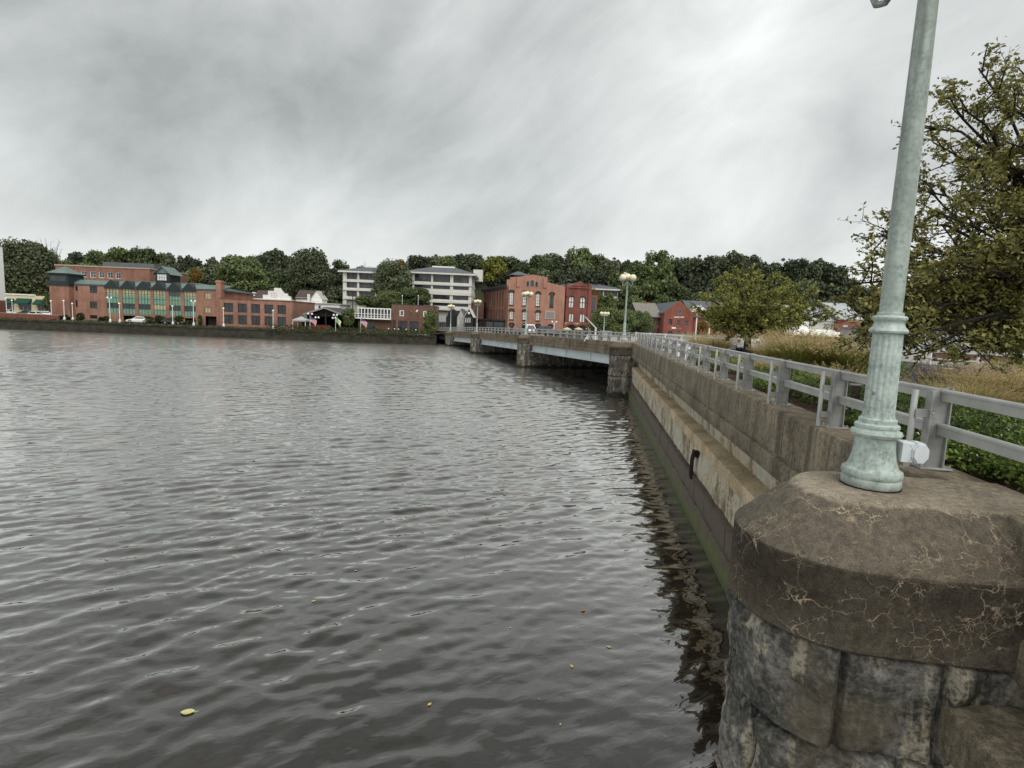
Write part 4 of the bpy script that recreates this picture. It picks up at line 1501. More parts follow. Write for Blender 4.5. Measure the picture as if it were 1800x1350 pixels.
# --- A2: long brick building up the slope behind
A2 = Fac('brick_building', 'long flat-roofed brick building on the slope behind the green roofed office', 'building', 103, 158, 3.0)
x1 = A2.pt(263, 490)[0]; zt = A2.pt(180, 470)[1]
hs = [A2.rect(a_, b_, 475.5 + (a_ - 126) * 0.05, 486 + (a_ - 126) * 0.05) for a_, b_ in ((126, 136), (142, 153), (158, 168.5), (173.5, 183.5), (188.5, 198.5), (203, 212.5))]
m = MB(); shell(m, 0, x1, 0, zt, 18, hs); m.build('wall', MAT['brick_red'], A2.t)
for k, h in enumerate(hs):
    window(A2.t, h, 2, 2, 'white', 'glass_grey' if k in (1, 2, 3) else 'glass', 0.12)
MB().box(-0.2, x1 + 0.2, -0.15, 18.2, zt + 0.003, zt + 0.35).build('coping', MAT['trim'], A2.t)
m = MB().box(x1 * 0.42, x1 * 0.98, 3, 12, zt + 0.36, zt + 1.8); m.build('plant_room', MAT['slate'], A2.t)

# --- far left: cream shop with green awnings, white slab of a building, brick walls
S = Fac('cream_shop', 'cream single storey shop with dark green awnings behind the parked cars', 'shop', 3, 150, 2.0)
x1 = S.pt(86, 535)[0]; zt = S.pt(40, 519)[1]
hs = [S.rect(4, 24, 533, 546), S.rect(33, 55, 533, 546), S.rect(66, 82, 535, 547)]
m = MB(); shell(m, 0, x1, 0, zt, 12, hs); m.build('wall', MAT['cream'], S.t)
MB().box(-0.2, x1 * 0.72, -0.2, 0.3, zt + 0.003, zt + 0.35).build('cornice', MAT['white'], S.t)
for h in hs:
    window(S.t, h, 3, 1, 'white', 'glass')
    m = MB().loft([[(x, -0.01, h[3] + 1.3), (x, -1.3, h[3] + 0.1), (x, -1.3, h[3] - 0.2), (x, -0.01, h[3] + 0.6)] for x in (h[0] - 0.3, h[1] + 0.3)], True, True, True)
    m.build('awning', MAT['awning_green'], S.t)
Wb = Fac('white_building', 'tall narrow white building cut by the left edge of the photo', 'building', -60, 121, 2.0)
x1, zt = Wb.pt(3.6, 480, 10)[0], Wb.pt(2, 427)[1]
MB().box(0, x1, 0, 10, Wb.pt(2, 528)[1], zt).build('wall', MAT['white'], Wb.t)
MB().box(0, x1 - 0.1, 0.1, 9.9, 0, Wb.pt(2, 528)[1] - 0.003).build('base', MAT['brick_deep'], Wb.t)
bw = thing('brick_wall', 'low brick parapet wall between the quay and the parked cars', 'wall', (atY(-40, 560, 119.5).x, 119.5, 2.0))
ln = atY(103, 560, 119.5).x - atY(-40, 560, 119.5).x
m = MB().box(0, ln, 0, 0.35, 0, 0.98); m.build('wall', MAT['brick_deep'], bw)
MB().box(-0.03, ln + 0.03, -0.04, 0.39, 0.983, 1.08).build('coping', MAT['trim'], bw)

# --- white houses and the black gabled restaurant
H1 = Fac('white_house', 'white house with stepped gable behind the low flat brick building', 'house', 414, 146, 2.5)
zt = H1.pt(450, 524)[1]; x1 = H1.pt(512, 530)[0]
MB().box(0, x1, 0, 9, 0, zt).build('wall', MAT['white'], H1.t)
a0, a1, b0, b1 = H1.rect(441, 474, 514, 524)
m = MB(); side_roof(m, a0, a1, 1.5, 8, b0 + 0.2, b1 + 0.6); m.build('roof', MAT['brown_roof'], H1.t)
xg = H1.pt(479, 520)[0]; 
m = MB().slab([(xg - 2.8, zt), (xg + 4.6, zt), (xg + 4.6, zt + 0.7), (xg + 3.0, zt + 1.2), (xg + 1.7, zt + 2.9), (xg + 0.2, zt + 2.9), (xg + 0.2, zt + 2.1), (xg - 1.4, zt + 2.1), (xg - 1.4, zt + 1.0), (xg - 2.8, zt + 1.0)], 0.5, 1.2)
m.build('gable', MAT['white'], H1.t)
for c in (439.5, 497):
    xc = H1.pt(c, 520)[0]
    MB().box(xc - 0.35, xc + 0.35, 2, 2.7, zt, zt + 1.6).build('chimney', MAT['white'], H1.t)
h = (xg - 0.5, xg + 1.0, zt + 0.3, zt + 1.6)
window(H1.t, h, 2, 2, 'grey_wood', 'glass_grey', inset=-0.03, y=0.5)

H2 = Fac('white_house', 'white clapboard house with brown roof and front gable above the restaurant', 'house', 521, 143, 2.5)
zt, x1 = H2.pt(555, 534)[1], H2.pt(597, 545)[0]
hs = [H2.rect(546, 551, 535.5, 541.5), H2.rect(559, 564, 537, 543), H2.rect(520.5, 525, 537, 547), H2.rect(526, 533, 537, 547)]
m = MB(); shell(m, 0, x1, 0, zt, 9, hs); m.build('wall', MAT['white'], H2.t)
for h in hs:
    window(H2.t, h, 1, 2, 'white', 'glass')
MB().box(-0.2, x1 + 0.3, -0.3, 9.1, zt + 0.003, zt + 0.25).build('flat_roof', MAT['grey_wood'], H2.t)
a0, a1, b0, b1 = H2.rect(520, 556, 513, 526, 3)
m = MB().box(a0, a1, 3.2, 9, zt + 0.25, b0 + 0.4); m.build('upper_wall', MAT['white'], H2.t)
m = MB(); side_roof(m, a0, a1 + 1, 3.2, 9, b0 + 0.2, b1 + 0.4); m.build('roof', MAT['brown_roof'], H2.t)
g0, g1, _, zpk = H2.rect(548, 567, 512, 530, 2.5)
m = MB().slab([(g0, zt + 0.26), (g1, zt + 0.26), (g1, b0 + 0.3), ((g0 + g1) / 2, zpk), (g0, b0 + 0.3)], 2.2, 6); m.build('gable', MAT['white'], H2.t)
m = MB(); gable_roof(m, g0, g1, 2.3, 6, b0 + 0.32, zpk + 0.02, 0.25, 0.12); m.build('gable_roof', MAT['grey_wood'], H2.t)
xm = (g0 + g1) / 2
window(H2.t, (xm - 0.9, xm + 0.9, zt + 0.7, zt + 1.9), 3, 1, 'white', 'glass', inset=-0.04, y=2.2)
c0, c1, d0, d1 = H2.rect(541.5, 545, 517, 541)
MB().box(c0, c1, -0.5, 0.1, d0, d1).build('chimney', MAT['white'], H2.t)

Rs = Fac('restaurant', 'open-sided black gabled waterfront restaurant with hanging globe lights', 'restaurant', 537, 128, 2.0)
xl, xr_ = 0.4, Rs.pt(611, 557)[0]
xp, zp = Rs.pt(573, 541.5)
zeL, zeR = Rs.pt(537.5, 552.4)[1], Rs.pt(612, 557)[1]
ze_ = (zeL + zeR) / 2
m = MB()
m.loft([[(xl - 0.6, y, zeL - 0.1), (xp, y, zp), (xr_ + 0.6, y, zeR - 0.1), (xr_ + 0.6, y, zeR + 0.12), (xp, y, zp + 0.25), (xl - 0.6, y, zeL + 0.12)] for y in (-1.0, 11)], True, True, True)
m.build('roof', MAT['dark_roof'], Rs.t)
m = MB()
for xa, za, xb, zb in ((xl - 0.6, zeL - 0.08, xp, zp), (xp, zp, xr_ + 0.6, zeR - 0.08)):
    m.loft([[(xa, y, za - 0.14), (xb, y, zb - 0.14), (xb, y, zb + 0.22), (xa, y, za + 0.22)] for y in (-1.06, -1.005)], True, True, True)
m.build('bargeboard', MAT['frame_grey'], Rs.t)
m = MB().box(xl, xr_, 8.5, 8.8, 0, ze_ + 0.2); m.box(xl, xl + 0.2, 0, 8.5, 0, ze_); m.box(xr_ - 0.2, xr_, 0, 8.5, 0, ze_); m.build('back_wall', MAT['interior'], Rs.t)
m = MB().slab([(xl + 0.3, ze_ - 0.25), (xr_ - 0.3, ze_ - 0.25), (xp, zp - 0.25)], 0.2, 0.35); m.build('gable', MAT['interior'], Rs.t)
for c in (541, 556, 573, 590, 608):
    x = Rs.pt(c, 560)[0]
    MB().box(x - 0.12, x + 0.12, -0.2, 0.05, 0, ze_ + (0.5 if 545 < c < 600 else -0.1)).build('post', MAT['black_wood'], Rs.t)
MAT['dark_red'] = plain('dark_red_cushion', (0.14, 0.020, 0.018), 0.8, 0.3)
for c in (551, 563, 575):
    x = Rs.pt(c, 570)[0]
    d = thing('patio_booth', 'dark red seating booth under the restaurant roof, %s' % {551: 'nearest the left flag', 563: 'second from the left flag', 575: 'below the roof ridge'}[c], 'seat', (Rs.o.x + x, 127.2, 2.0), 0, 'restaurant booths')
    MB().box(-0.8, 0.8, 0, 0.6, 0, 0.45).build('seat', MAT['dark_red'], d)
    MB().box(-0.8, 0.8, 0.602, 0.75, 0, 1.15).build('backrest', MAT['dark_red'], d)
for i, (u, v) in enumerate([(390, 655), (450, 655), (750, 605), (815, 605), (730, 665), (245, 580), (320, 585), (785, 665)]):
    p = atY(520 + u / 11.25, 500 + v / 11.25, 126.6)
    g_ = thing('globe_lantern', ['white globe lantern left of the pair under the left roof slope', 'white globe lantern right of the pair under the left roof slope', 'white globe lantern upper left under the right roof slope', 'white globe lantern upper right under the right roof slope', 'white globe lantern lowest under the right roof slope',
                              'white globe lantern at the left end of the restaurant eave', 'white globe lantern second from the left end of the restaurant eave', 'yellowish globe lantern beside the green flag'][i], 'lantern', p, 0, 'hanging globe lanterns')
    MB().sphere((0, 0, 0), 0.24, 12, 8).build('globe', MAT['globe_white'], g_, True)
    MB().tube([(0, 0, 0.23), (0, 0, 0.75)], 0.012, 0.012, 5).build('cord', MAT['black'], g_)

# grey canopy, green-roofed side building
cn = thing('canopy_tent', 'grey peaked canopy tent at the left end of the restaurant terrace', 'tent', (atY(530, 575, 124).x, 124, 2.0))
m = MB().loft([[(-a_, -a_, z), (a_, -a_, z), (a_, a_, z), (-a_, a_, z)] for a_, z in ((1.5, 1.85), (1.52, 2.15), (0.7, 2.6), (0.06, 2.95))], True, True, True); m.build('canopy', MAT['grey_wall'], cn)
for sx in (-1.4, 1.4):
    for sy in (-1.4, 1.4):
        MB().box(sx - 0.05, sx + 0.05, sy - 0.05, sy + 0.05, 0, 1.87).build('leg', MAT['white'], cn)
Gs = Fac('side_building', 'low side building with grey green roof left of the restaurant', 'building', 516, 131, 2.0)
x1 = Gs.pt(539, 560)[0]; zt = Gs.pt(530, 557)[1]
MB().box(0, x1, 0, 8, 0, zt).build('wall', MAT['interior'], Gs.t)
m = MB().loft([[(x, -0.5, zt - 0.3), (x, 5, zt + 1.5), (x, 8, zt + 1.2), (x, 8, zt)] for x in (-0.3, x1 + 0.3)], True, True, True); m.build('roof', MAT['pale_green_roof'], Gs.t)

# flags
def flag_mat(name, us):
    g = G(name)
    s = g.sep(g.obj())
    if us:
        st = g.math('GREATER_THAN', g.math('FRACT', g.math('MULTIPLY', s[2], 4.6)), 0.5)
        c = g.mix(st, (0.62, 0.60, 0.60), (0.42, 0.035, 0.05))
        can = g.math('MULTIPLY', g.math('LESS_THAN', s[0], 0.95), g.math('GREATER_THAN', s[2], -0.7))
        c = g.mix(can, c, (0.05, 0.06, 0.16))
    else:
        c = g.ramp(g.math('MULTIPLY', s[0], 0.55), [(0.0, (0.16, 0.36, 0.14)), (0.35, (0.62, 0.60, 0.40)), (0.68, (0.55, 0.22, 0.06))], 'CONSTANT')
    g.P(Base_Color=c, Roughness=0.8)
    return g.m


MAT['flag_us'] = flag_mat('striped_flag', True); MAT['flag_g'] = flag_mat('green_flag', False)
for px, py0, py1, mat, lab, tw in ((545, 556, 583, 'flag_us', 'red and white striped flag on a pole at the left of the restaurant terrace', 1.0),
                                   (590, 557, 580, 'flag_g', 'green and yellow flag hanging in front of the restaurant', 0.8),
                                   (634, 559, 586, 'flag_us', 'red and white striped flag on a pole before the white balcony', 1.0)):
    Yf = 121.5
    top = atY(px, py0, Yf)
    f = thing('flag_pole', lab, 'flag', (top.x, Yf, 2.0), 0, 'flags on the terrace')
    hgt = top.z - 2.0
    MB().tube([(0, 0, 0), (0, 0, hgt + 0.3)], 0.045, 0.03, 8).build('pole', MAT['white'], f)
    m = MB(); rows = []
    for i in range(13):
        q_ = i / 12
        rows.append([(0.06 + 1.7 * q_ * tw * (0.85 - 0.1 * j / 6), 0.18 * math.sin(q_ * 9 + j * 0.4) * q_, -1.15 * j / 6 - 1.0 * q_ ** 1.3) for j in range(7)])
    m.loft(rows, False)
    fl_ = m.build('flag', MAT[mat], f, True, (0, 0, hgt))

# --- white balcony, brown brick building with oars
D1 = Fac('balcony_building', 'brick building with a white glazed upper balcony beside the restaurant', 'restaurant', 627, 130.5, 2.0)
x1 = D1.pt(689, 560)[0]; zd0 = D1.pt(657, 561)[1]; zd1 = D1.pt(657, 541.5)[1]
h = D1.rect(645, 660, 566, 580)
m = MB(); shell(m, D1.pt(640, 560)[0], x1, 0, zd0, 9, [h]); m.build('wall', MAT['brick_brown'], D1.t)
window(D1.t, h, 2, 2, 'frame_grey', 'glass')
MB().box(0, x1, -1.6, 8, zd0 + 0.003, zd0 + 0.28).build('balcony_floor', MAT['white'], D1.t)
MB().box(0.6, x1, -1.5, 8, zd1 - 0.22, zd1).build('balcony_roof', MAT['white'], D1.t)
MB().box(0.7, x1 - 0.1, 0.2, 0.4, zd0 + 0.283, zd1 - 0.223).build('glazing', MAT['glass_grey'], D1.t)
m = MB()
for k in range(12):
    x = x1 * k / 11
    m.box(x - 0.09, x + 0.09, -1.55, -1.4, zd0 + 0.283, zd1 - 0.223 if k > 1 else zd0 + 1.25)
m.box(0, x1, -1.53, -1.42, zd0 + 1.15, zd0 + 1.25); m.box(0, x1, -1.53, -1.42, zd0 + 0.6, zd0 + 0.68)
m.build('balustrade', MAT['white'], D1.t)

D2 = Fac('boat_club', 'dark brown brick building with crossed oars on its blank upper wall', 'building', 688, 130, 2.0)
x1 = D2.pt(761, 560)[0]; zt = D2.pt(722, 536.5)[1]
ww = [D2.rect(702.5, 710, 545.5, 555.5), D2.rect(744, 749.5, 547, 557)]
op = [D2.rect(690, 695.5, 563, 582), D2.rect(700, 715.5, 564, 582), D2.rect(720, 735.5, 565, 583)]
op = [(o_[0], o_[1], 0.05, o_[3]) for o_ in op]
m = MB(); shell(m, 0, x1, 0, zt, 10, ww + op); m.build('wall', MAT['brick_brown'], D2.t)
for h in ww:
    window(D2.t, h, 1, 2, 'white', 'glass', 0.17, inset=0.02)
for h in op:
    window(D2.t, h, 3, 1, 'frame_dark', 'glass', 0.1, inset=0.17, name='shopfront')
MB().box(-0.05, x1 + 0.05, -0.05, 10.05, zt + 0.003, zt + 0.12).build('coping', MAT['dark_roof'], D2.t)
MAT['wood_tan'] = plain('tan_wood', (0.25, 0.16, 0.09), 0.6, 0.1)
for sgn in (-1, 1):
    xc, zc = D2.pt(727.5, 553)
    oa = thing('oar', 'wooden oar with a white blade leaning %s, crossed on the brown brick wall' % ('left' if sgn < 0 else 'right'), 'oar', (D2.o.x + xc, 129.9 + 0.03 * sgn, 2.0 + zc), 0, 'crossed oars')
    m = MB().tube([(-sgn * 0.75, 0, -1.0), (sgn * 0.55, 0, 0.7)], 0.035, 0.03, 6); m.build('shaft', MAT['wood_tan'], oa)
    m = MB().slab([(sgn * 0.5 - 0.08, 0.72), (sgn * 0.62 + 0.04, 0.60), (sgn * 0.95 + 0.12, 1.05), (sgn * 0.88 - 0.1, 1.22)], -0.02, 0.02); m.build('blade', MAT['white'], oa)
for c, lab in ((707, 'white rooftop light mast over the small white window'), (735, 'white rooftop light mast right of the crossed oars')):
    p = atY(c, 536, 134)
    r_ = thing('roof_mast', lab, 'light mast', (p.x, 134, p.z - 0.3), 0, 'rooftop light masts')
    MB().tube([(0, 0, 0), (0, 0, 2.4)], 0.05, 0.04, 6).build('pole', MAT['white'], r_)
    MB().sphere((0, 0, 2.5), 0.14, 10, 6).build('lamp', MAT['globe_white'], r_, True)
for i, c in enumerate((683, 693.5, 700.5, 714, 731)):
    p = atY(c, 579.5 + i * 0.5, 128.5)
    b_ = thing('path_light', ['low white globe light left of the first dark shopfront', 'low white globe light between the first shopfront and its brick pillar', 'low white globe light at the left of the middle shopfront', 'low white globe light at the right of the middle shopfront', 'low white globe light before the third shopfront'][i], 'light', (p.x, 128.5, 2.0), 0, 'low globe lights')
    MB().tube([(0, 0, 0), (0, 0, 0.75)], 0.04, 0.04, 6).build('post', MAT['black'], b_)
    MB().sphere((0, 0, 0.88), 0.17, 10, 7).build('globe', MAT['globe_white'], b_, True)

# --- small black and grey gabled houses by the bridge end
K = Fac('black_shopfront', 'black gabled shopfront with a pale panel and grey glazed base', 'shop', 760, 152, 2.4)
x1 = K.pt(803, 565)[0]; zt = K.pt(780, 556)[1]
p0, p1, q0, q1 = K.rect(768, 784, 554.5, 566)
MB().box(0, x1, 0, 9, 0, zt).build('wall', MAT['black_wood'], K.t)
MB().box(p0, p1, -0.12, -0.003, q0, q1 - 0.05).build('sign_panel', MAT['grey_wall'], K.t)
window(K.t, K.rect(765, 784, 567, 576), 5, 1, 'frame_grey', 'glass_grey', inset=-0.12)
c0, c1, _, zk = K.rect(786, 804, 544.5, 556)
m = MB().slab([(c0, zt), (c1, zt), (c1 - 0.8, zk - 0.2), ((c0 + c1) / 2 - 0.3, zk + 0.4), (c0 + 0.3, zk - 0.9)], -0.1, 6); m.build('gable', MAT['black_wood'], K.t)
K2 = Fac('grey_house', 'narrow pale grey gabled house left of the black gabled one', 'house', 803, 150, 2.4)
x1 = K2.pt(817, 565)[0]; zw = K2.pt(808, 558)[1]; zpk = K2.pt(809.5, 543.5)[1]
hs = [K2.rect(805.5, 808, 560, 569), K2.rect(812.5, 814.5, 560, 569)]
m = MB(); shell(m, 0, x1, 0, zw, 10, hs, False); m.slab([(0, zw), (x1, zw), (x1 / 2, zpk)], 0.0, 10); m.build('wall', MAT['grey_wood'], K2.t)
m = MB(); gable_roof(m, 0, x1, 0, 10, zw, zpk + 0.03, 0.15, 0.12); m.build('roof', MAT['slate'], K2.t)
for h in hs:
    window(K2.t, h, 1, 2, 'white', 'glass_pale')
K3 = Fac('black_house', 'tall narrow black gabled house with white trim and three white slit windows', 'house', 816.5, 148, 2.4)
x1 = K3.pt(831, 565)[0]; zw = K3.pt(824, 556)[1]; zpk = K3.pt(824.5, 543)[1]
hs = [K3.rect(a_, a_ + 1.9, 558, 567) for a_ in (818, 821.6, 825.2)]
m = MB(); shell(m, 0, x1, 0, zw, 10, hs, False); m.slab([(0, zw), (x1, zw), (x1 / 2, zpk)], 0.0, 10); m.build('wall', MAT['black_wood'], K3.t)
m = MB(); gable_roof(m, 0, x1, 0, 10, zw, zpk + 0.03, 0.2, 0.16); m.build('roof', MAT['white'], K3.t)
for h in hs:
    window(K3.t, h, 1, 1, 'white', 'glass_pale')
MB().lathe([(0.32, 0), (0.32, 0.08)], 16).build('round_window', MAT['white'], K3.t, False, (x1 / 2, -0.02, zw + (zpk - zw) * 0.45)).rotation_euler = (R(90), 0, 0)
K4 = Fac('tan_building', 'tan brick building squeezed between the black house and the tall brick hall', 'building', 829, 168, 2.6)
x1 = K4.pt(850, 550)[0]; zt = K4.pt(838, 529)[1]
hs = [K4.rect(a_, a_ + 2.6, b_, b_ + 8) for a_ in (834, 838.5) for b_ in (537, 553)]
m = MB(); shell(m, 0, x1, 0, zt, 9, hs); m.build('wall', MAT['brick_brown'], K4.t)
for h in hs:
    window(K4.t, h, 1, 2, 'frame_grey', 'glass_grey')


# --- white office blocks
def office(label, px0, px1, Y, zg, roof_y, eave_y, bands, piers, base_y, ridge=None, depth=18, low=None):
    F = Fac('office_block', label, 'office building', px0, Y, zg, 0, 'white office blocks')
    xa, xb = 0.0, F.pt(px1, 510)[0]
    mid = (px0 + px1) / 2
    ze = F.pt(mid, eave_y)[1]
    zb = F.pt(mid, base_y)[1]
    lx0 = F.pt(low[0], 530)[0] if low else xa
    zz = [(F.pt(mid, b1)[1], F.pt(mid, b0)[1]) for b0, b1 in bands]
    zlow = zz[-1][0]
    MB().box(xa + 0.45, xb - 0.45, 0.5, depth, zlow, ze - 0.02).build('glazing', MAT['glass_grey'], F.t)
    MB().box(lx0 + 0.5, xb - 0.5, 0.6, depth - 0.5, 0, zlow - 0.005).build('base', MAT['office_low'], F.t)
    for z0, z1 in zz:
        m = MB().box(xa, xb, -0.55, depth + 0.3, z0, z0 + (z1 - z0) * 0.55)
        m.box(xa + 0.1, xb - 0.1, -0.1, depth + 0.2, z0 + (z1 - z0) * 0.55, z1)
        m.build('spandrel', MAT['office'], F.t)
    edges = [F.pt(mid, eave_y)[1]] + [z for ab in zz for z in ab[::-1]]
    for p0, p1 in piers:
        x0, x1 = F.pt(p0, 510)[0], F.pt(p1, 510)[0]
        m = MB().box(x0, x1, -0.25, 0.6, 0 if not low or p0 >= low[0] - 8 else zlow, ze - 0.003)
        m.build('pier', MAT['office'], F.t)
    for yq in (depth * 0.33, depth * 0.66):
        m = MB().box(xb - 0.5, xb + 0.05, yq - 0.4, yq + 0.4, 0, ze - 0.003); m.build('pier', MAT['office'], F.t)
    m = MB()
    for z0, z1 in zip([z for _, z in zz] , [ze] + [a_ for a_, _ in zz[:-1]]):
        n = int((xb - xa) / 1.3)
        for k in range(1, n):
            x = xa + (xb - xa) * k / n
            m.box(x - 0.03, x + 0.03, 0.45, 0.5, z0, z1)
    m.build('mullions', MAT['frame_dark'], F.t)
    zr = F.pt(mid, roof_y, depth / 2)[1]
    m = MB(); hip_roof(m, xa, xb, 0, depth, ze + 0.45, zr, 1.3, depth * 0.5 if ridge is None else ridge, 0.05)
    m.build('roof', MAT['slate'], F.t)
    MB().box(xa - 1.3, xb + 1.3, -1.3, depth + 1.3, ze, ze + 0.447).build('eaves', MAT['office'], F.t)
    a_ = depth * 0.5 if ridge is None else ridge
    MB().box(xa + a_, xb - a_, depth / 2 - 0.5, depth / 2 + 0.5, zr - 0.25, zr + 0.25).build('ridge_cap', MAT['white'], F.t)
    return F, xa, xb, ze, zr


O1 = office('white office block with grey hipped roof, left of the big dark tree', 603, 692, 170, 6, 469.5, 480.5, [(492, 496.8), (507, 512), (521.5, 527.5)], [(603, 609.5), (628, 631.5), (660, 663.5), (688, 692)], 545, 5, 14)
O2 = office('wide white office block with grey hipped roof between the dark tree and brick hall', 716, 829, 166, 3.5, 469.5, 482.5, [(496, 501.5), (508, 518), (526, 532), (537.5, 545)], [(725, 728), (757.5, 761), (791, 796.5), (824, 829)], 552, 6, 15, low=(759,))
x0, x1, z0, z1 = O2[0].rect(832, 848, 474, 489, 12)
MB().box(x0, x1, 12, 16, z0 - 1, z1).build('penthouse', MAT['office'], O2[0].t)
O3 = office('low white office wing with long grey roof behind the brick hall', 968, 1094, 185, 8, 495.5, 509, [(519, 523), (533, 538)], [(1060, 1062), (1085, 1087)], 560, 12)
p = O1[0]
MB().tube([(p.pt(640, 470, 9)[0], 9, O1[4]), (p.pt(640, 470, 9)[0], 9, O1[4] + 1.9)], 0.08, 0.06, 6).build('antenna', MAT['frame_grey'], p.t)
x_ = p.pt(643, 470, 9)[0]
MB().tube([(x_, 9, O1[4]), (x_, 9, O1[4] + 1.5)], 0.08, 0.06, 6).build('antenna', MAT['frame_grey'], p.t)

# --- the tall brick hall, turned so that its left side shows
HR = R(15)
Hh = Fac('brick_hall', 'tall weathered brick hall with arched attic windows and a long red side wing', 'hall', 888, 148, 2.4, HR)
fx1 = Hh.pt(992, 540)[0]


def steps(px, y0, y1):
    return [Hh.rect(c - 3.4, c + 3.4, y0 + (c - 899) * 0.055, y1 + (c - 899) * 0.055) for c in px]


cx = (899, 922, 945.5, 969.6)
up = steps(cx, 514, 536); mid_ = steps(cx[:3], 547, 561.5); lo = steps((899, 922, 945.5, 967), 571, 584)
zu = (sum(h[2] for h in up) / 4, sum(h[3] for h in up) / 4)
up = [(h[0], h[1], *zu) for h in up]
zm = (sum(h[2] for h in mid_) / 3, sum(h[3] for h in mid_) / 3); mid_ = [(h[0], h[1], *zm) for h in mid_]
zl = (sum(h[2] for h in lo) / 4, sum(h[3] for h in lo) / 4); lo = [(h[0], h[1], *zl) for h in lo]
att = [Hh.rect(926, 929.5, 494, 503), Hh.rect(932.5, 938.5, 492.5, 503.3), Hh.rect(941.5, 945, 495, 504)]
zs_ = Hh.pt(940, 503)[1]
DEP = 30
m = MB()
holed(m, 0, fx1, 0, min(a_[2] for a_ in att), up + mid_ + lo)
zb_ = min(a_[2] for a_ in att)
P_ = lambda px, py: Hh.pt(px, py)
par = [(0, zb_), (fx1, zb_), (fx1, P_(992, 504)[1]), (P_(969.5, 500)[0], P_(963, 497.5)[1]), (P_(962.5, 490)[0], P_(963, 495.5)[1]), (P_(962.5, 490)[0], P_(962, 487)[1]),
       (P_(955, 488)[0], P_(955, 487)[1]), (P_(946, 485)[0], P_(946, 484.2)[1]), (P_(936, 483)[0], P_(936, 482.8)[1]), (P_(926, 484)[0], P_(926, 483.6)[1]), (P_(917, 486)[0], P_(917, 486)[1]), (P_(897, 488)[0], P_(897, 487.5)[1]), (P_(897, 491)[0], P_(897, 491.5)[1]), (0, P_(888, 491)[1])]
m.slab(par, 0.0, 0.6)
m.quad((fx1, 0, 0), (fx1, DEP, 0), (fx1, DEP, zb_), (fx1, 0, zb_)); m.quad((fx1, DEP, 0), (0, DEP, 0), (0, DEP, zb_), (fx1, DEP, zb_))
m.build('wall', MAT['brick_hall'], Hh.t)
for a_ in att:
    cxa, hw = (a_[0] + a_[1]) / 2, (a_[1] - a_[0]) / 2
    arch = [(a_[0], a_[2]), (a_[1], a_[2]), (a_[1], a_[3] - hw)] + [(cxa + hw * math.cos(R(t_)), a_[3] - hw + hw * math.sin(R(t_))) for t_ in (30, 60, 90, 120, 150)] + [(a_[0], a_[3] - hw)]
    f_ = MB().slab([(cxa + (x - cxa) * 1.18, z + (0.12 if z > a_[2] + 0.3 else -0.1)) for x, z in arch], -0.05, 0.05).build('attic_window', MAT['frame_grey'], Hh.t)
    MB().slab(arch, -0.07, -0.055).build('pane', MAT['glass_grey' if a_ is att[1] else 'frame_dark'], f_)
for grp, nz in ((up, 4), (mid_, 3), (lo, 3)):
    for k, h in enumerate(grp):
        window(Hh.t, h, 2, nz, 'frame_dark', 'glass_grey' if (grp is lo or (grp is up and k == 3)) else 'glass_pale', 0.1, bar=0.05)
        m = MB()
        c_, hw = (h[0] + h[1]) / 2, (h[1] - h[0]) / 2 + 0.28
        m.slab([(c_ - hw, h[3] - 0.1), (c_ - hw + 0.3, h[3] - 0.1), (c_ - hw + 0.3, h[3] + 0.12), (c_, h[3] + 0.3), (c_ + hw - 0.3, h[3] + 0.12), (c_ + hw - 0.3, h[3] - 0.1), (c_ + hw, h[3] - 0.1), (c_ + hw, h[3] + 0.35), (c_ + hw * 0.5, h[3] + 0.72), (c_ - hw * 0.5, h[3] + 0.72), (c_ - hw, h[3] + 0.35)], -0.14, -0.002)
        m.build('window_hood', MAT['frame_dark'], Hh.t)
        MB().box(h[0] - 0.15, h[1] + 0.15, -0.12, -0.002, h[2] - 0.2, h[2] - 0.01).build('sill', MAT['frame_dark'], Hh.t)
for c in (911, 958):
    r_ = Hh.rect(c - 3.2, c + 3.2, 487.5 + (c - 911) * 0.04, 504 + (c - 911) * 0.04)
    MB().box(r_[0], r_[1], -0.25, -0.002, r_[2], r_[3]).build('pilaster', MAT['brick_hall'], Hh.t)
b0, b1, b2, b3 = Hh.rect(957.5, 975.5, 546, 561)
f_ = MB().box(b0, b1, -0.12, -0.003, b2, b3).build('billboard', MAT['trim'], Hh.t)
MB().box(b0 + 0.35, b1 - 0.35, -0.15, -0.123, b2 + 0.3, b3 - 0.4).build('panel', MAT['frame_grey'], f_)
# red side wing along the left face
zc_ = Hh.pt(893, 503)[1]
m = MB()
side_h = []
for k in range(8):
    y0 = 2.2 + k * 3.3
    for z0, z1 in ((zm[0] - 0.6, zm[1] + 0.4), (zu[0] - 0.3, zu[1] + 0.6)):
        side_h.append((y0, y0 + 1.25, z0, z1))
sm = MB(); holed(sm, 0, DEP, 0, zc_, side_h)
rot = [(-y, DEP - x, z) for x, y, z in sm.v]                      # turn the face to look towards -x
m.add([(-(-(y)) * 1.0, x, z) if False else (y, DEP - x, z) for x, y, z in sm.v], sm.f)
m.quad((0, 0, 0), (0.0, 0, zc_), (0.6, 0, zc_), (0.6, 0, 0))
m.build('side_wall', MAT['brick_orange'], Hh.t)
MB().box(0.25, 0.5, 1, DEP - 0.5, 2, zc_ - 0.5).build('side_glazing', MAT['glass'], Hh.t)
m = MB().box(-0.9, 0.02, -0.15, DEP + 0.6, zc_ - 0.1, zc_ + 0.35); m.box(-0.6, 0.0, -0.1, DEP + 0.4, zc_ - 0.5, zc_ - 0.103); m.build('cornice', MAT['frame_dark'], Hh.t)
MB().quad((0, 0.6, zc_ + 0.2), (fx1, 0.6, zb_ + 0.1), (fx1, DEP, zb_ + 0.1), (0, DEP, zc_ + 0.2)).build('roof', MAT['dark_roof'], Hh.t)
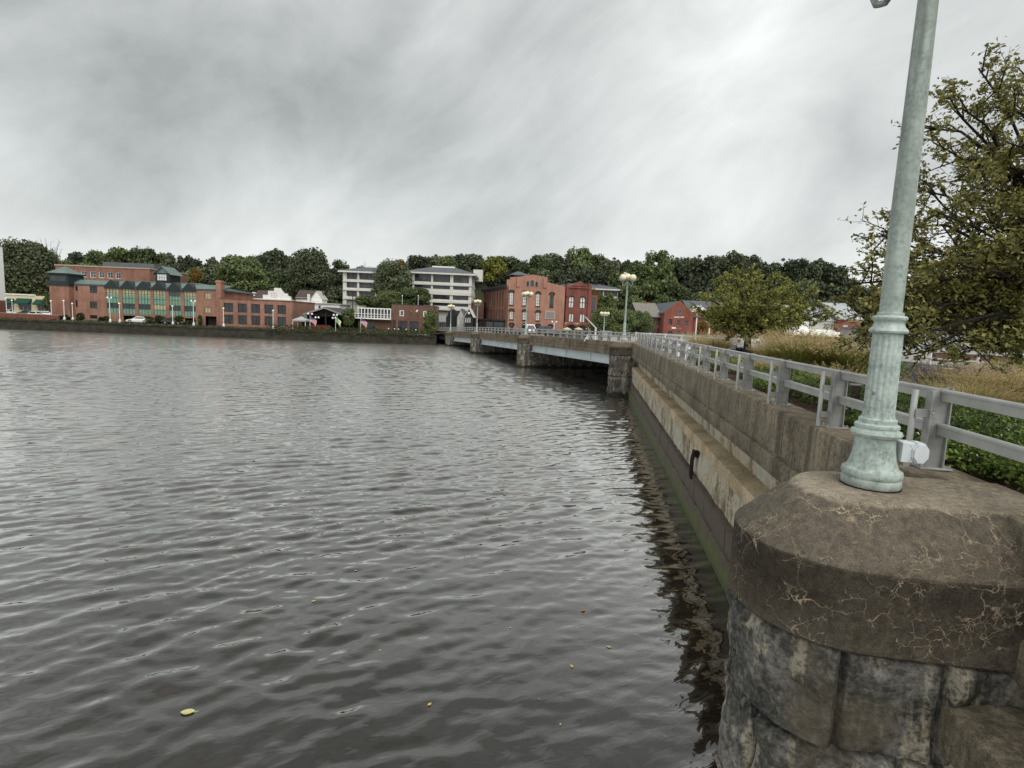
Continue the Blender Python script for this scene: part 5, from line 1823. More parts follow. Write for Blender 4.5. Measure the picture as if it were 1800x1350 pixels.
r_ = Hh.rect(899, 928, 478, 490, 8)
m = MB().box(r_[0] + 0.6, r_[1] - 0.6, 7, 12, r_[2] - 1.5, r_[3] - 1.0); m.build('lantern_house', MAT['frame_dark'], Hh.t)
m = MB(); cxx = (r_[0] + r_[1]) / 2
m.loft([[(cxx - a_, 9.5 - a_, z), (cxx + a_, 9.5 - a_, z), (cxx + a_, 9.5 + a_, z), (cxx - a_, 9.5 + a_, z)] for a_, z in (((r_[1] - r_[0]) / 2 + 0.3, r_[3] - 0.997), ((r_[1] - r_[0]) / 2 - 0.4, r_[3] - 0.6), (0.4, r_[3] + 0.2))], True, True, True)
m.build('lantern_roof', MAT['slate'], Hh.t)
# teal storefront along the side
m = MB().box(-3.2, -0.003, 0.5, DEP - 4, 0, 3.4); m.build('storefront', MAT['teal'], Hh.t)
m = MB().box(-3.6, -0.003, 0.0, DEP - 3.5, 3.403, 3.75); m.build('storefront_cornice', MAT['frame_dark'], Hh.t)
for k in range(7):
    window(Hh.t, (-3.05 + 0, -0.3, 0.6, 3.0), 2, 1, 'teal', 'glass_grey', inset=0.30, y=0.0, name='storefront_window') if k == 0 else None
m = MB()
for k in range(9):
    y0 = 1.0 + k * 2.6
    m.box(-3.26, -3.203, y0, y0 + 1.9, 0.6, 3.0)
m.build('storefront_glass', MAT['glass_grey'], Hh.t)

# --- dark red building with the pediment and arches
Dr = Fac('pediment_building', 'dark red brick building with a small pediment and two arched shop windows', 'building', 992.5, 152.5, 2.4, HR)
x1 = Dr.pt(1037.5, 540)[0]; zt = Dr.pt(1015, 503)[1]
hu = [Dr.rect(1000, 1008.7, 521, 541), Dr.rect(1019.7, 1028.7, 522, 542)]; hu = [(h[0], h[1], hu[0][2], hu[0][3]) for h in hu]
hl = [Dr.rect(1000, 1008.5, 551, 566), Dr.rect(1019.3, 1028, 552, 567)]; hl = [(h[0], h[1], hl[0][2], hl[0][3]) for h in hl]
zc2 = Dr.pt(1015, 567.5)[1]
m = MB(); shell(m, 0, x1, zc2, zt, 14, hu + hl)
xm = (x1) / 2 + 0.3; zpk = Dr.pt(1017, 494)[1]
m.slab([(xm - 2.6, zt + 0.003), (xm + 2.6, zt + 0.003), (xm, zpk)], -0.2, 1.0)
m.box(-0.1, 0.5, -0.25, 1, zt - 3, zt + 0.5); m.box(x1 - 0.9, x1 + 0.05, -0.3, 1, zc2, zt + 0.9)
m.build('wall', MAT['brick_deep'], Dr.t)
MB().box(-0.15, x1 + 0.15, -0.32, -0.003, zt - 0.55, zt - 0.2).build('cornice', MAT['brick_shop'], Dr.t)
for h in hu:
    c_, hw = (h[0] + h[1]) / 2, (h[1] - h[0]) / 2 + 0.15
    window(Dr.t, h, 2, 2, 'frame_dark', 'glass_pale', 0.1, bar=0.18)
    MB().slab([(c_ - hw, h[3] - 0.45)] + [(c_ - hw * math.cos(R(t_)), h[3] - 0.45 + 0.75 * math.sin(R(t_))) for t_ in (20, 50, 90, 130, 160)] + [(c_ + hw, h[3] - 0.45)] + [(c_ + (hw - 0.25) * math.cos(R(t_)), h[3] - 0.45 + 0.5 * math.sin(R(t_))) for t_ in (10, 50, 90, 130, 170)], -0.1, -0.003).build('window_hood', MAT['frame_dark'], Dr.t)
for h in hl:
    window(Dr.t, h, 2, 1, 'frame_dark', 'glass_pale', 0.1, bar=0.25)
MB().box(0, x1, 0.0, 14, 0, zc2 - 0.003).build('ground_floor', MAT['trim'], Dr.t)
for c in (1003.5, 1024):
    xc = Dr.pt(c, 575)[0]; rr_ = 2.25
    f_ = MB().slab([(xc + rr_ * math.cos(R(t_)), zc2 - 2.6 + 1.0 + rr_ * 0.72 * math.sin(R(t_))) for t_ in range(0, 181, 20)] + [(xc - rr_, 0.1), (xc + rr_, 0.1)], -0.12, -0.003).build('arch', MAT['brick_shop'], Dr.t)
    MB().slab([(xc + rr_ * 0.72 * math.cos(R(t_)), zc2 - 2.75 + 1.0 + rr_ * 0.55 * math.sin(R(t_))) for t_ in range(0, 181, 20)] + [(xc - rr_ * 0.72, 0.2), (xc + rr_ * 0.72, 0.2)], -0.15, -0.123).build('shop_glass', MAT['glass'], f_)
for i, c in enumerate((993.5, 1013.5, 1033)):
    P = Dr.pt(c, 577)
    wp = Dr.o + Vector((P[0] * math.cos(HR), P[0] * math.sin(HR), 0)) + Vector((math.sin(HR), -math.cos(HR), 0)) * 1.5
    u_ = thing('patio_umbrella', 'small cream patio umbrella %s the arches of the dark red building' % ('left of', 'between', 'right of')[i], 'umbrella', wp, 0, 'cream patio umbrellas')
    MB().tube([(0, 0, 0), (0, 0, P[1] + 0.3)], 0.04, 0.04, 6).build('pole', MAT['white'], u_)
    MB().lathe([(1.25, P[1] - 0.35), (1.22, P[1] - 0.2), (0.05, P[1] + 0.3)], 12).build('canopy', MAT['cream'], u_)
x0, x1b, z0, z1 = Dr.rect(1037.8, 1054, 518, 580)
h = [(x0 + 1.0, x0 + 2.2, z1 - 5.2, z1 - 0.9)]
m = MB(); holed(m, x0, x1b, 0, z1, h, 2.0); m.quad((x1b, 2, 0), (x1b, 12, 0), (x1b, 12, z1), (x1b, 2, z1)); m.quad((x0, 2, z1), (x1b, 2, z1), (x1b, 12, z1), (x0, 12, z1)); m.build('rear_wing', MAT['brick_brown'], Dr.t)
window(Dr.t, h[0], 1, 3, 'frame_grey', 'glass_grey', y=2.0)

# --- right bank: red gabled building, red row, white shop
E_ = Fac('red_gable_building', 'red brick building with a steep front gable and grey slate roof', 'building', 1166, 105, 4.3)
x1 = E_.pt(1218, 570)[0]; zw = E_.pt(1192, 552)[1]; zpk = E_.pt(1194.5, 528.5)[1]
hs = [E_.rect(1175, 1181.7, 561, 570.5), E_.rect(1189.3, 1195.6, 562.5, 572), E_.rect(1203.3, 1210, 563.3, 573.5), E_.rect(1174, 1181, 582, 592), E_.rect(1188.5, 1195, 582, 592), E_.rect(1202.5, 1209, 582.5, 592.5)]
m = MB(); shell(m, 0, x1, 0, zw, 16, hs, False)
att_ = E_.rect(1190, 1197.5, 543.5, 552)
m.slab([(0, zw + 0.002), (x1, zw + 0.002), (x1, zw + 0.25), (x1 / 2, zpk), (0, zw + 0.25)], 0.0, 0.5)
m.build('wall', MAT['brick_shop'], E_.t)
for k, h in enumerate(hs):
    window(E_.t, h, 2, 2, 'frame_grey' if k % 3 else 'frame_dark', 'glass_grey')
window(E_.t, att_, 2, 1, 'frame_grey', 'glass_grey', inset=-0.06)
m = MB(); gable_roof(m, 0, x1, 0.8, 16, zw + 0.1, zpk - 0.25, 0.2, 0.2); m.build('roof', MAT['slate'], E_.t)


def lettering(F, px0, px1, py, h, groups, mat, y=-0.06):
    """tiny raised letters too small to read: a row of strokes"""
    rl_ = random.Random(px0)
    for a_, b_ in groups:
        m = MB()
        c = px0 + (px1 - px0) * a_
        while c < px0 + (px1 - px0) * b_:
            x0_, z0_ = F.pt(c, py)
            x1_ = F.pt(c + 0.62, py)[0]
            m.box(x0_, x1_, y, y + 0.05, z0_ - h / 2, z0_ + h / 2 * rl_.choice((1, 0.7)))
            c += 0.95
        m.build('sign_lettering', mat, F.t)


lettering(E_, 1185, 1202, 557.5, 0.22, ((0, 0.45), (0.52, 0.56), (0.63, 1.0)), MAT['white'])
MB().box(*E_.rect(1180.5, 1187.5, 575, 578)[:2], -0.08, -0.02, *E_.rect(1180.5, 1187.5, 575, 578)[2:]).build('sign_panel', MAT['white'], E_.t)
lettering(E_, 1189, 1198.5, 577, 0.16, ((0, 0.4), (0.5, 1.0)), MAT['trim'])
# left wing with grey roof
x0w, zw2 = E_.pt(1128, 570)[0], E_.pt(1150, 556)[1]
hs = [E_.rect(a_, b_, 559, 571, 2.5) for a_, b_ in ((1146, 1151.5), (1154.5, 1162))] + [E_.rect(a_, b_, 578, 590, 2.5) for a_, b_ in ((1146, 1151.5), (1154.5, 1162))]
m = MB(); holed(m, x0w, -0.02, 0, zw2, hs, 2.5); m.quad((x0w, 2.5, 0), (x0w, 2.5, zw2), (x0w, 14, zw2), (x0w, 14, 0))
m.build('side_wing', MAT['brick_deep'], E_.t)
for h in hs:
    window(E_.t, h, 2, 1, 'frame_dark', 'glass_grey', y=2.5)
MAT['tan_roof'] = plain('grey_tan_roof', (0.20, 0.185, 0.165), 0.85, 0.12, 1.0)
zr2 = E_.pt(1158, 534.5, 8)[1]
m = MB(); side_roof(m, x0w, -0.1, 2.5, 14, zw2, zr2, 0.35, 0.15); m.build('wing_roof', MAT['tan_roof'], E_.t)
m = MB().slab([(x0w - 0.3, zw2), (x0w + 3.6, zw2), (x0w + 3.6, zr2 - 1.2), (x0w + 2.4, zr2 + 0.5), (x0w - 0.3, zw2 + 1.0)], 8, 8.5); m.build('rear_gable', MAT['brick_shop'], E_.t)

Fr = Fac('red_row', 'low red brick row of shops partly hidden behind the spreading tree', 'building', 1218.5, 107, 4.3)
x1 = Fr.pt(1408, 580)[0]; zt = Fr.pt(1300, 560)[1]
hs = [Fr.rect(a_, a_ + 6.5, 564 + (a_ - 1237) * .04, 575 + (a_ - 1237) * .04) for a_ in (1237, 1262, 1290, 1322, 1350, 1376)] + [Fr.rect(a_, a_ + 7, 583 + (a_ - 1237) * .04, 595 + (a_ - 1237) * .04) for a_ in (1222, 1237, 1262, 1290, 1322, 1350)]
m = MB(); shell(m, 0, x1, 0, zt, 14, hs, False); m.build('wall', MAT['brick_shop'], Fr.t)
for h in hs:
    window(Fr.t, h, 2, 2, 'white', 'glass_grey', 0.12)
m = MB(); side_roof(m, 0, x1, 0, 14, zt, zt + 3.2, 0.4, 0.2); m.build('roof', MAT['slate'], Fr.t)
g0, g1, _, z1 = Fr.rect(1214, 1246, 538, 552)
m = MB(); gable_roof(m, g0, g1, -0.2, 8, zt + 0.6, z1, 0.2, 0.16); m.build('porch_roof', MAT['white'], Fr.t)
m = MB().slab([(g0 + 0.5, zt), (g1 - 0.5, zt), (g1 - 0.5, zt + 0.7), ((g0 + g1) / 2, z1 - 0.15), (g0 + 0.5, zt + 0.7)], -0.05, 7); m.build('front_gable', MAT['brick_shop'], Fr.t)
MB().box(x1 - 4, x1 - 3, 4, 5, zt + 1, zt + 4.5).build('chimney', MAT['brick_shop'], Fr.t)

Wh = Fac('white_shop', 'white shop with a framed panel numbered 203 and a long white awning', 'shop', 1384, 103, 4.3)
x1 = Wh.pt(1471.5, 580)[0]; zt = Wh.pt(1430, 562.5)[1]
MB().box(0, x1, 0, 12, 0, zt).build('wall', MAT['white'], Wh.t)
m = MB(); side_roof(m, 2, x1 + 0.2, 0, 12, zt + 0.003, Wh.pt(1460, 542, 6)[1], 0.3, 0.2); m.build('roof', MAT['grey_wall'], Wh.t)
a0, a1, a2, a3 = Wh.rect(1422, 1466, 562.5, 581)
f_ = MB().box(a0, a1, -0.10, -0.003, a2, a3).build('sign_panel', MAT['frame_grey'], Wh.t)
MB().box(a0 + 0.15, a1 - 0.15, -0.13, -0.103, a2 + 0.12, a3 - 0.12).build('sign_face', MAT['grey_wood'], f_)
tcv = bpy.data.curves.new('number_text', 'FONT')
tcv.body = '203'; tcv.size = 1.25; tcv.extrude = 0.02; tcv.align_x = 'CENTER'; tcv.align_y = 'CENTER'
tob = bpy.data.objects.new('number_text', tcv); C.objects.link(tob)
bpy.context.view_layer.update()
tme = bpy.data.meshes.new_from_object(tob.evaluated_get(bpy.context.evaluated_depsgraph_get()))
bpy.data.objects.remove(tob)
tme.materials.clear(); tme.materials.append(MAT['frame_dark'])
to = link('number_lettering', tme, f_, (Wh.pt(1454.5, 573.5)[0], -0.155, Wh.pt(1454.5, 573.8)[1])); to.rotation_euler = (R(90), 0, 0)
b0, b1, b2, b3 = Wh.rect(1384, 1471, 583.5, 590)
m = MB().loft([[(x, -0.01, b3 + 0.55), (x, -2.2, b2 + 0.35), (x, -2.2, b2), (x, -0.01, b3 - 0.5)] for x in (b0, b1)], True, True, True); m.build('awning', MAT['white'], Wh.t)
m = MB()
for k in range(6):
    x = b0 + (b1 - b0) * k / 5
    m = MB().box(x - 0.05, x + 0.05, -2.15, -2.05, 0, b2 - 0.003); m.build('awning_post', MAT['white'], Wh.t)
MB().box(1, x1 - 0.3, -0.08, -0.003, 0.1, b2 - 0.2).build('shopfront', MAT['glass_grey'], Wh.t)
Wr = Fac('red_house', 'narrow red brick house with white sash windows right of the white shop', 'house', 1472, 102, 4.3)
x1 = Wr.pt(1512, 580)[0]; zw = Wr.pt(1490, 561)[1]; zpk = Wr.pt(1480, 547)[1]
hs = [Wr.rect(1481.5, 1490.5, 571, 582), Wr.rect(1479.5, 1489, 592, 603)]
m = MB(); shell(m, 0, x1, 0, zw, 12, hs, False); m.build('wall', MAT['brick_shop'], Wr.t)
for h in hs:
    window(Wr.t, h, 2, 2, 'white', 'glass_pale', 0.12)
m = MB(); side_roof(m, 0, x1, 0, 12, zw + 0.003, zw + 3, 0.3, 0.2); m.build('roof', MAT['grey_wall'], Wr.t)
c0, c1, d0, d1 = Wr.rect(1474, 1505, 587, 589)
MB().box(c0, c1, -0.9, -0.003, d0, d1).build('canopy', MAT['white'], Wr.t)
m = MB(); c0, c1, d0, d1 = Wr.rect(1492, 1515, 563, 566); MB().box(c0, c1, -0.15, -0.003, d0, d1).build('band', MAT['trim'], Wr.t)

Gy = Fac('grey_building', 'long low grey building seen through the lower branches of the near tree', 'building', 1560, 70, 4.3)
x1 = Gy.pt(1705, 600)[0]; zt = Gy.pt(1630, 583)[1]
hs = [Gy.rect(a_, a_ + 7, 591 + (a_ - 1596) * 0.05, 597 + (a_ - 1596) * 0.05) for a_ in (1596, 1616, 1638, 1654, 1672)] + [Gy.rect(1589, 1596, 589, 606)]
m = MB(); shell(m, 0, x1, 0, zt, 10, hs); m.build('wall', MAT['grey_wall'], Gy.t)
for h in hs:
    window(Gy.t, h, 2, 1, 'white', 'glass')
MB().box(-0.2, x1 + 0.2, -0.3, 10.2, zt + 0.003, zt + 0.3).build('roof', MAT['frame_grey'], Gy.t)
Bt = Fac('beige_tower', 'plain beige block rising above the trees behind the near tree branches', 'building', 1592, 115, 4.3, -R(36))
x1 = Bt.pt(1648, 500)[0]; zt = Bt.pt(1620, 487)[1]
MB().box(0, x1, 0, 12, 0, zt).build('wall', MAT['beige_wall'], Bt.t)
MB().box(-0.2, x1 + 0.2, -0.2, 12.2, zt + 0.003, zt + 0.4).build('coping', MAT['trim'], Bt.t)
lw = thing('retaining_wall', 'long low dark brown wall beyond the lavender bed', 'wall', (atY(1640, 640, 40).x, 40, 4.3), R(-20))
m = MB().box(0, 14, 0, 0.4, 0, 0.62); m.build('wall', MAT['brick_brown'], lw)
MB().box(-0.05, 14.05, -0.05, 0.45, 0.623, 0.72).build('coping', MAT['grey_wall'], lw)

# white two-rail road railing beyond the road
pa, pb = Vector((14.0, 63.5, 4.3)), Vector((44.0, -5, 4.3))
dv = pb - pa; L_ = dv.length; ang = math.atan2(dv.y, dv.x)
rr = thing('road_railing', 'white painted two-rail railing along the far side of the road', 'railing', pa, ang)
m = MB().box(0, L_, -0.04, 0.04, 0.80, 0.92); m.build('top_rail', MAT['white'], rr)
m = MB().box(0, L_, -0.04, 0.04, 0.34, 0.44); m.build('lower_rail', MAT['white'], rr)
pm = MB().box(-0.06, 0.06, -0.055, 0.055, 0, 0.96, 0.01).build('post', MAT['white'], mesh_only=True)
for k in range(int(L_ / 2.6)):
    link('post', pm, rr, (k * 2.6, 0.1, 0))


# ------------------------------------------------------------------ cars
MAT['tyre'] = plain('tyre_rubber', (0.014, 0.014, 0.014), 0.8, 0.2)
MAT['rim'] = plain('alloy_rim', (0.45, 0.45, 0.45), 0.3, 0.1, metal=0.8)
MAT['car_glass'] = glass_dark('car_glass', (0.014, 0.016, 0.018), 0.05)
MAT['tail'] = plain('red_tail_lamp', (0.35, 0.02, 0.02), 0.3, 0.1)
MAT['head'] = plain('clear_lamp', (0.6, 0.6, 0.6), 0.15, 0.1)


def paint(name, col, metal=0.0):
    g = G(name)
    g.P(Base_Color=g.mix(g.noise(1.5, 3), col, tuple(c * 0.9 for c in col)), Roughness=0.28, Metallic=metal)
    g.set(g.p, 'Coat Weight', 0.6)
    return g.m


PAINT = {'white': paint('white_car_paint', (0.72, 0.72, 0.71)), 'silver': paint('silver_car_paint', (0.50, 0.52, 0.54), 0.4), 'dark': paint('dark_car_paint', (0.03, 0.032, 0.036)), 'black': paint('black_car_paint', (0.012, 0.012, 0.013))}


def car(label, loc, rz, col, suv=False, group='parked cars'):
    """nose towards +x"""
    t = thing('parked_car', label, 'car', loc, rz, group)
    L2, Wd, Hh_ = (2.3, 0.92, 1.68) if suv else (2.25, 0.88, 1.42)
    belt = 0.98 if suv else 0.88
    # lower body: stations along x with half-width and top height
    st = [(-L2, 0.70, 0.42, belt - 0.18), (-L2 + 0.10, 0.84, 0.30, belt - 0.02), (-L2 + 0.5, 0.92, 0.25, belt), (-0.8, 0.96, 0.22, belt), (0.7, 0.96, 0.22, belt - 0.02), (1.1, 0.94, 0.24, belt - 0.06), (L2 - 0.35, 0.88, 0.26, belt - 0.20), (L2 - 0.08, 0.78, 0.32, belt - 0.34), (L2, 0.62, 0.42, belt - 0.42)]
    m = MB()
    m.loft([[(x, -w_ * Wd * 0.96, z0), (x, -w_ * Wd * 1.0, z0 + 0.2), (x, -w_ * Wd * 1.0, z1 - 0.15), (x, -w_ * Wd * 0.93, z1), (x, w_ * Wd * 0.93, z1), (x, w_ * Wd * 1.0, z1 - 0.15), (x, w_ * Wd * 1.0, z0 + 0.2), (x, w_ * Wd * 0.96, z0)] for x, w_, z0, z1 in st], True, True, True)
    rx0, rx1 = (-L2 + 0.25, 1.05) if suv else (-L2 + 0.55, 1.0)
    ca = [(rx0, 0.84, belt - 0.03), (rx1, 0.84, belt - 0.06)]
    ta = [(rx0 + (0.35 if suv else 0.75), 0.66, Hh_), (rx1 - 0.85, 0.66, Hh_ - 0.01)]
    roof = [[(rx0, -0.84 * Wd, belt - 0.02), (rx1, -0.84 * Wd, belt - 0.05), (rx1, 0.84 * Wd, belt - 0.05), (rx0, 0.84 * Wd, belt - 0.02)]]
    def ring(q_):
        xa = rx0 + (ta[0][0] - rx0) * q_; xb = rx1 + (ta[1][0] - rx1) * q_
        wq = (0.86 + (0.68 - 0.86) * q_) * Wd; zq = belt - 0.03 + (Hh_ - belt) * q_
        return [(xa, -wq, zq), (xb, -wq, zq), (xb, wq, zq), (xa, wq, zq)]
    m.loft([ring(0), ring(0.94), [(x * 0.97 + (-0.02), y * 0.92, Hh_) for x, y, z in ring(1.0)]], True, True, True)
    body = m.build('body', PAINT[col], t, True)
    r1, r2 = ring(0.14), ring(0.86)
    def pane(i, j, nm):
        a_, b_, c_, d_ = [Vector(p) for p in (r1[i], r1[j], r2[j], r2[i])]
        nrm = (b_ - a_).cross(d_ - a_).normalized() * 0.012
        ins = 0.07
        q0 = a_.lerp(b_, ins), a_.lerp(b_, 1 - ins), d_.lerp(c_, 1 - ins), d_.lerp(c_, ins)
        mm = MB().add([p + nrm for p in q0] + [p - nrm for p in q0], [(0, 1, 2, 3), (7, 6, 5, 4), (0, 4, 5, 1), (1, 5, 6, 2), (2, 6, 7, 3), (3, 7, 4, 0)])
        mm.build(nm, MAT['car_glass'], t)
    pane(0, 1, 'side_window'); pane(2, 3, 'side_window'); pane(1, 2, 'windscreen'); pane(3, 0, 'rear_window')
    for x in (-1.35, 1.38):
        for s_ in (-1, 1):
            w_ = MB()
            rings = [[(x + r_ * math.cos(2 * math.pi * i / 20), s_ * yy, 0.33 + r_ * math.sin(2 * math.pi * i / 20)) for i in range(20)] for r_, yy in ((0.30, 0.70), (0.33, 0.72), (0.33, 0.87), (0.30, 0.895))]
            w_.loft(rings if s_ < 0 else [r_[::-1] for r_ in rings], True, True, True)
            wo = w_.build('wheel', MAT['tyre'], t)
            w_ = MB(); rings = [[(x + r_ * math.cos(2 * math.pi * i / 16), s_ * yy, 0.33 + r_ * math.sin(2 * math.pi * i / 16)) for i in range(16)] for r_, yy in ((0.21, 0.88), (0.20, 0.905))]
            w_.loft(rings if s_ < 0 else [r_[::-1] for r_ in rings], True, True, True); w_.build('rim', MAT['rim'], wo)
    for s_ in (-1, 1):
        MB().box(-L2 - 0.01, -L2 + 0.16, s_ * 0.66 - 0.12, s_ * 0.66 + 0.12, belt - 0.28, belt - 0.06, 0.02).build('tail_light', MAT['tail'], t)
        MB().box(L2 - 0.28, L2 - 0.02, s_ * 0.56 - 0.13, s_ * 0.56 + 0.13, belt - 0.44, belt - 0.32, 0.02).build('headlight', MAT['head'], t)
    MB().box(-L2 - 0.03, -L2 + 0.1, -0.72, 0.72, 0.34, 0.52, 0.02).build('bumper', PAINT[col], t)
    return t


P = atY(1320, 600, 43)
car('silver estate car seen from behind through the trunk of the spreading tree', (P.x, 43, 4.32), R(62), 'silver', True)
car('white car parked by the clipped shrubs below the green glazed bays', (atY(243, 566, 122).x, 122, 2.02), R(200), 'white')
car('white car parked second from the left edge, in front of the cream shop', (atY(60, 550, 133).x, 133, 2.02), R(170), 'white')
car('dark car parked behind the white cars, before the cream shop', (atY(50, 548, 139).x, 139, 2.02), R(5), 'dark')
car('white car beside the brick corner tower', (atY(84, 548, 141).x, 141, 2.02), R(30), 'white')
car('white car farthest left, below the left green awning', (atY(15, 545, 142).x, 142, 2.02), R(5), 'white')
car('black car parked under the lamp before the green glazed bays', (atY(305, 566, 122.2).x, 122.2, 2.02), R(5), 'black')
Pb = BR(9.0, 49)
car('silver car crossing the bridge in front of the brick hall', (BR(5.5, 42).x, BR(5.5, 42).y, br_z(42) - 0.12), BR_ANG + R(90), 'silver', True, 'cars on the bridge')
car('dark car crossing the bridge near the second bridge lamp', (BR(4.5, 31).x, BR(4.5, 31).y, br_z(31) - 0.12), BR_ANG - R(90), 'dark', False, 'cars on the bridge')
wc = thing('utility_cabinet', 'low white utility cabinet standing just behind the seawall railing', 'cabinet', ST(4.55, 27.6, 4.31), -ALPHA)
MB().box(-0.4, 0.4, -0.45, 0.45, 0.08, 0.78, 0.02).build('housing', MAT['white'], wc)
MB().box(-0.44, 0.44, -0.49, 0.49, -0.05, 0.078).build('base', MAT['pavement'], wc)
MB().box(-0.43, 0.43, -0.48, 0.48, 0.783, 0.83, 0.01).build('lid', MAT['grey_box'], wc)


# ------------------------------------------------------------------ small lamps
def globe_lamp(label, px, pyb, pyt, Y, zg, heads=1, hgt=None, group='globe lamps along the far quay', r=0.2, base=True):
    x = atY(px, (pyb + pyt) / 2, Y).x
    zt = atY(px, pyt, Y).z if hgt is None else zg + hgt
    t = thing('quay_lamp', label, 'street lamp', (x, Y, zg), 0, group)
    h = zt - zg
    m = MB()
    if base:
        m.lathe([(0.24, 0), (0.24, 0.5), (0.15, 0.55), (0.10, 0.75), (0.065, 0.8), (0.05, h - 0.35 if heads == 1 else h - 0.2)], 10)
    else:
        m.lathe([(0.08, 0), (0.06, h - 0.2)], 8)
    m.build('pole', MAT['white'] if heads < 3 else MAT['lamp'], t)
    if heads == 1:
        MB().sphere((0, 0, h - 0.15), r, 12, 8).build('globe', MAT['globe_white'], t, True)
    else:
        for k in range(heads):
            a_ = 2 * math.pi * k / heads
            d_ = 0.42
            o_ = (d_ * math.cos(a_), d_ * math.sin(a_))
            MB().tube([(0, 0, h - 0.3), (o_[0], o_[1], h - 0.38), (o_[0], o_[1], h - 0.25)], 0.035, 0.03, 6).build('arm', MAT['white'], t)
            MB().sphere((o_[0], o_[1], h - 0.1), r, 12, 8).build('globe', MAT['globe_white'] if heads < 3 else MAT['globe'], t, True)
    return t


QL = [(11, 548, 523.5, 1, 'white globe lamp at the far left before the cream shop'), (21.5, 550, 527, 1, 'white globe lamp with a notice board, left of the white cars'),
      (90, 548, 528, 1, 'white globe lamp between the white cars and the brick tower'), (112.5, 560, 527.5, 1, 'white globe lamp in front of the brick corner tower'),
      (127.5, 562, 532.5, 1, 'shorter white globe lamp in front of the tower edge'), (193, 563, 522.5, 2, 'twin globe lamp in front of the first green glazed bay'),
      (210, 559, 532.5, 1, 'white globe lamp between the first two green bays'), (303.5, 572, 537, 1, 'white globe lamp in front of the fifth green bay'),
      (340, 570, 528.5, 2, 'twin globe lamp in front of the last green bay'), (393, 576, 541, 1, 'white globe lamp at the left end of the low brick building'),
      (480, 579, 545, 1, 'white globe lamp between the right windows of the low brick building')]
for px, b_, t_, n_, lab in QL:
    globe_lamp(lab, px, b_, t_, 120.0 if px > 100 else 124, 2.0, n_, group='globe lamps along the far quay')
globe_lamp('pale five globe lamp across the road left of the corner lamp', 1062, 586, 549.5, 70, 4.3, 4, group='lamps beyond the bridge', r=0.21, base=False)
globe_lamp('small twin lamp left of the tall pale lamp across the road', 1048, 585, 570, 95, 4.3, 2, group='lamps beyond the bridge', r=0.2, base=False)
globe_lamp('small twin lamp right of the corner lamp, against the bushes', 1118, 588, 573, 95, 4.3, 2, group='lamps beyond the bridge', r=0.2, base=False)
globe_lamp('twin lamp in front of the red gabled building', 1224, 600, 541.5, 62, 4.3, 2, group='lamps beyond the bridge', r=0.25, base=False)
globe_lamp('slim lamp in front of the red row beside the yellow shrub', 1247, 598, 554, 62, 4.3, 1, group='lamps beyond the bridge', r=0.15, base=False)
globe_lamp('flat twin lamp in front of the pediment building', 974, 583, 565, 110, 4.2, 2, group='lamps beyond the bridge', r=0.2, base=False)
globe_lamp('white globe lamp seen through the near tree', 1622, 600, 527, 40, 4.3, 1, group='lamps beyond the bridge', r=0.20, base=False)

# utility pole
p = atY(636, 545, 140)
up_ = thing('utility_pole', 'wooden utility pole with a crossarm before the left white office block', 'utility pole', (atY(620, 545, 136).x, 136, 2.2))
hgt = atY(619, 517, 136).z - 2.2
MB().tube([(0, 0, 0), (0, 0, hgt)], 0.16, 0.11, 8).build('pole', MAT['bark'], up_)
MB().box(-1.2, 1.2, -0.06, 0.06, hgt - 0.6, hgt - 0.45).build('crossarm', MAT['bark'], up_)
# ------------------------------------------------------------------ trees and plants
def mesh_np(name, verts, faces, mat):
    """verts (n,3), faces (m,4) quads -> mesh"""
    me = bpy.data.meshes.new(name)
    nv, nf = len(verts), len(faces)
    k = faces.shape[1]
    me.vertices.add(nv); me.loops.add(nf * k); me.polygons.add(nf)
    me.vertices.foreach_set('co', np.asarray(verts, dtype=np.float32).ravel())
    me.loops.foreach_set('vertex_index', np.asarray(faces, dtype=np.int32).ravel())
    me.polygons.foreach_set('loop_start', np.arange(0, nf * k, k, dtype=np.int32))
    me.polygons.foreach_set('loop_total', np.full(nf, k, dtype=np.int32))
    me.materials.append(mat)
    me.update()
    me.validate()
    return me


def leaves(cent, size, normal=None, up=0.3, seed=0, width=0.5, droop=0.2):
    """pointed leaf quads, folded along the midrib; each is its own island"""
    r = np.random.default_rng(seed)
    n = len(cent)
    d = r.normal(size=(n, 3))
    d[:, 2] = d[:, 2] * 0.6 - droop
    d /= np.linalg.norm(d, axis=1)[:, None]
    nn = r.normal(size=(n, 3)) * 0.7
    nn[:, 2] += up
    if normal is not None:
        nn += normal
    s = np.cross(d, nn)
    s /= np.linalg.norm(s, axis=1)[:, None] + 1e-9
    nn = np.cross(s, d)
    L = size * r.uniform(0.65, 1.25, n)[:, None]
    Wd = L * width
    a = cent - d * L * 0.5
    c = cent + d * L * 0.5
    b = cent + s * Wd * 0.5 + nn * L * 0.10
    e = cent - s * Wd * 0.5 + nn * L * 0.10
    v = np.stack([a, b, c, e], axis=1).reshape(-1, 3)
    f = np.arange(n * 4).reshape(-1, 4)
    return v, f


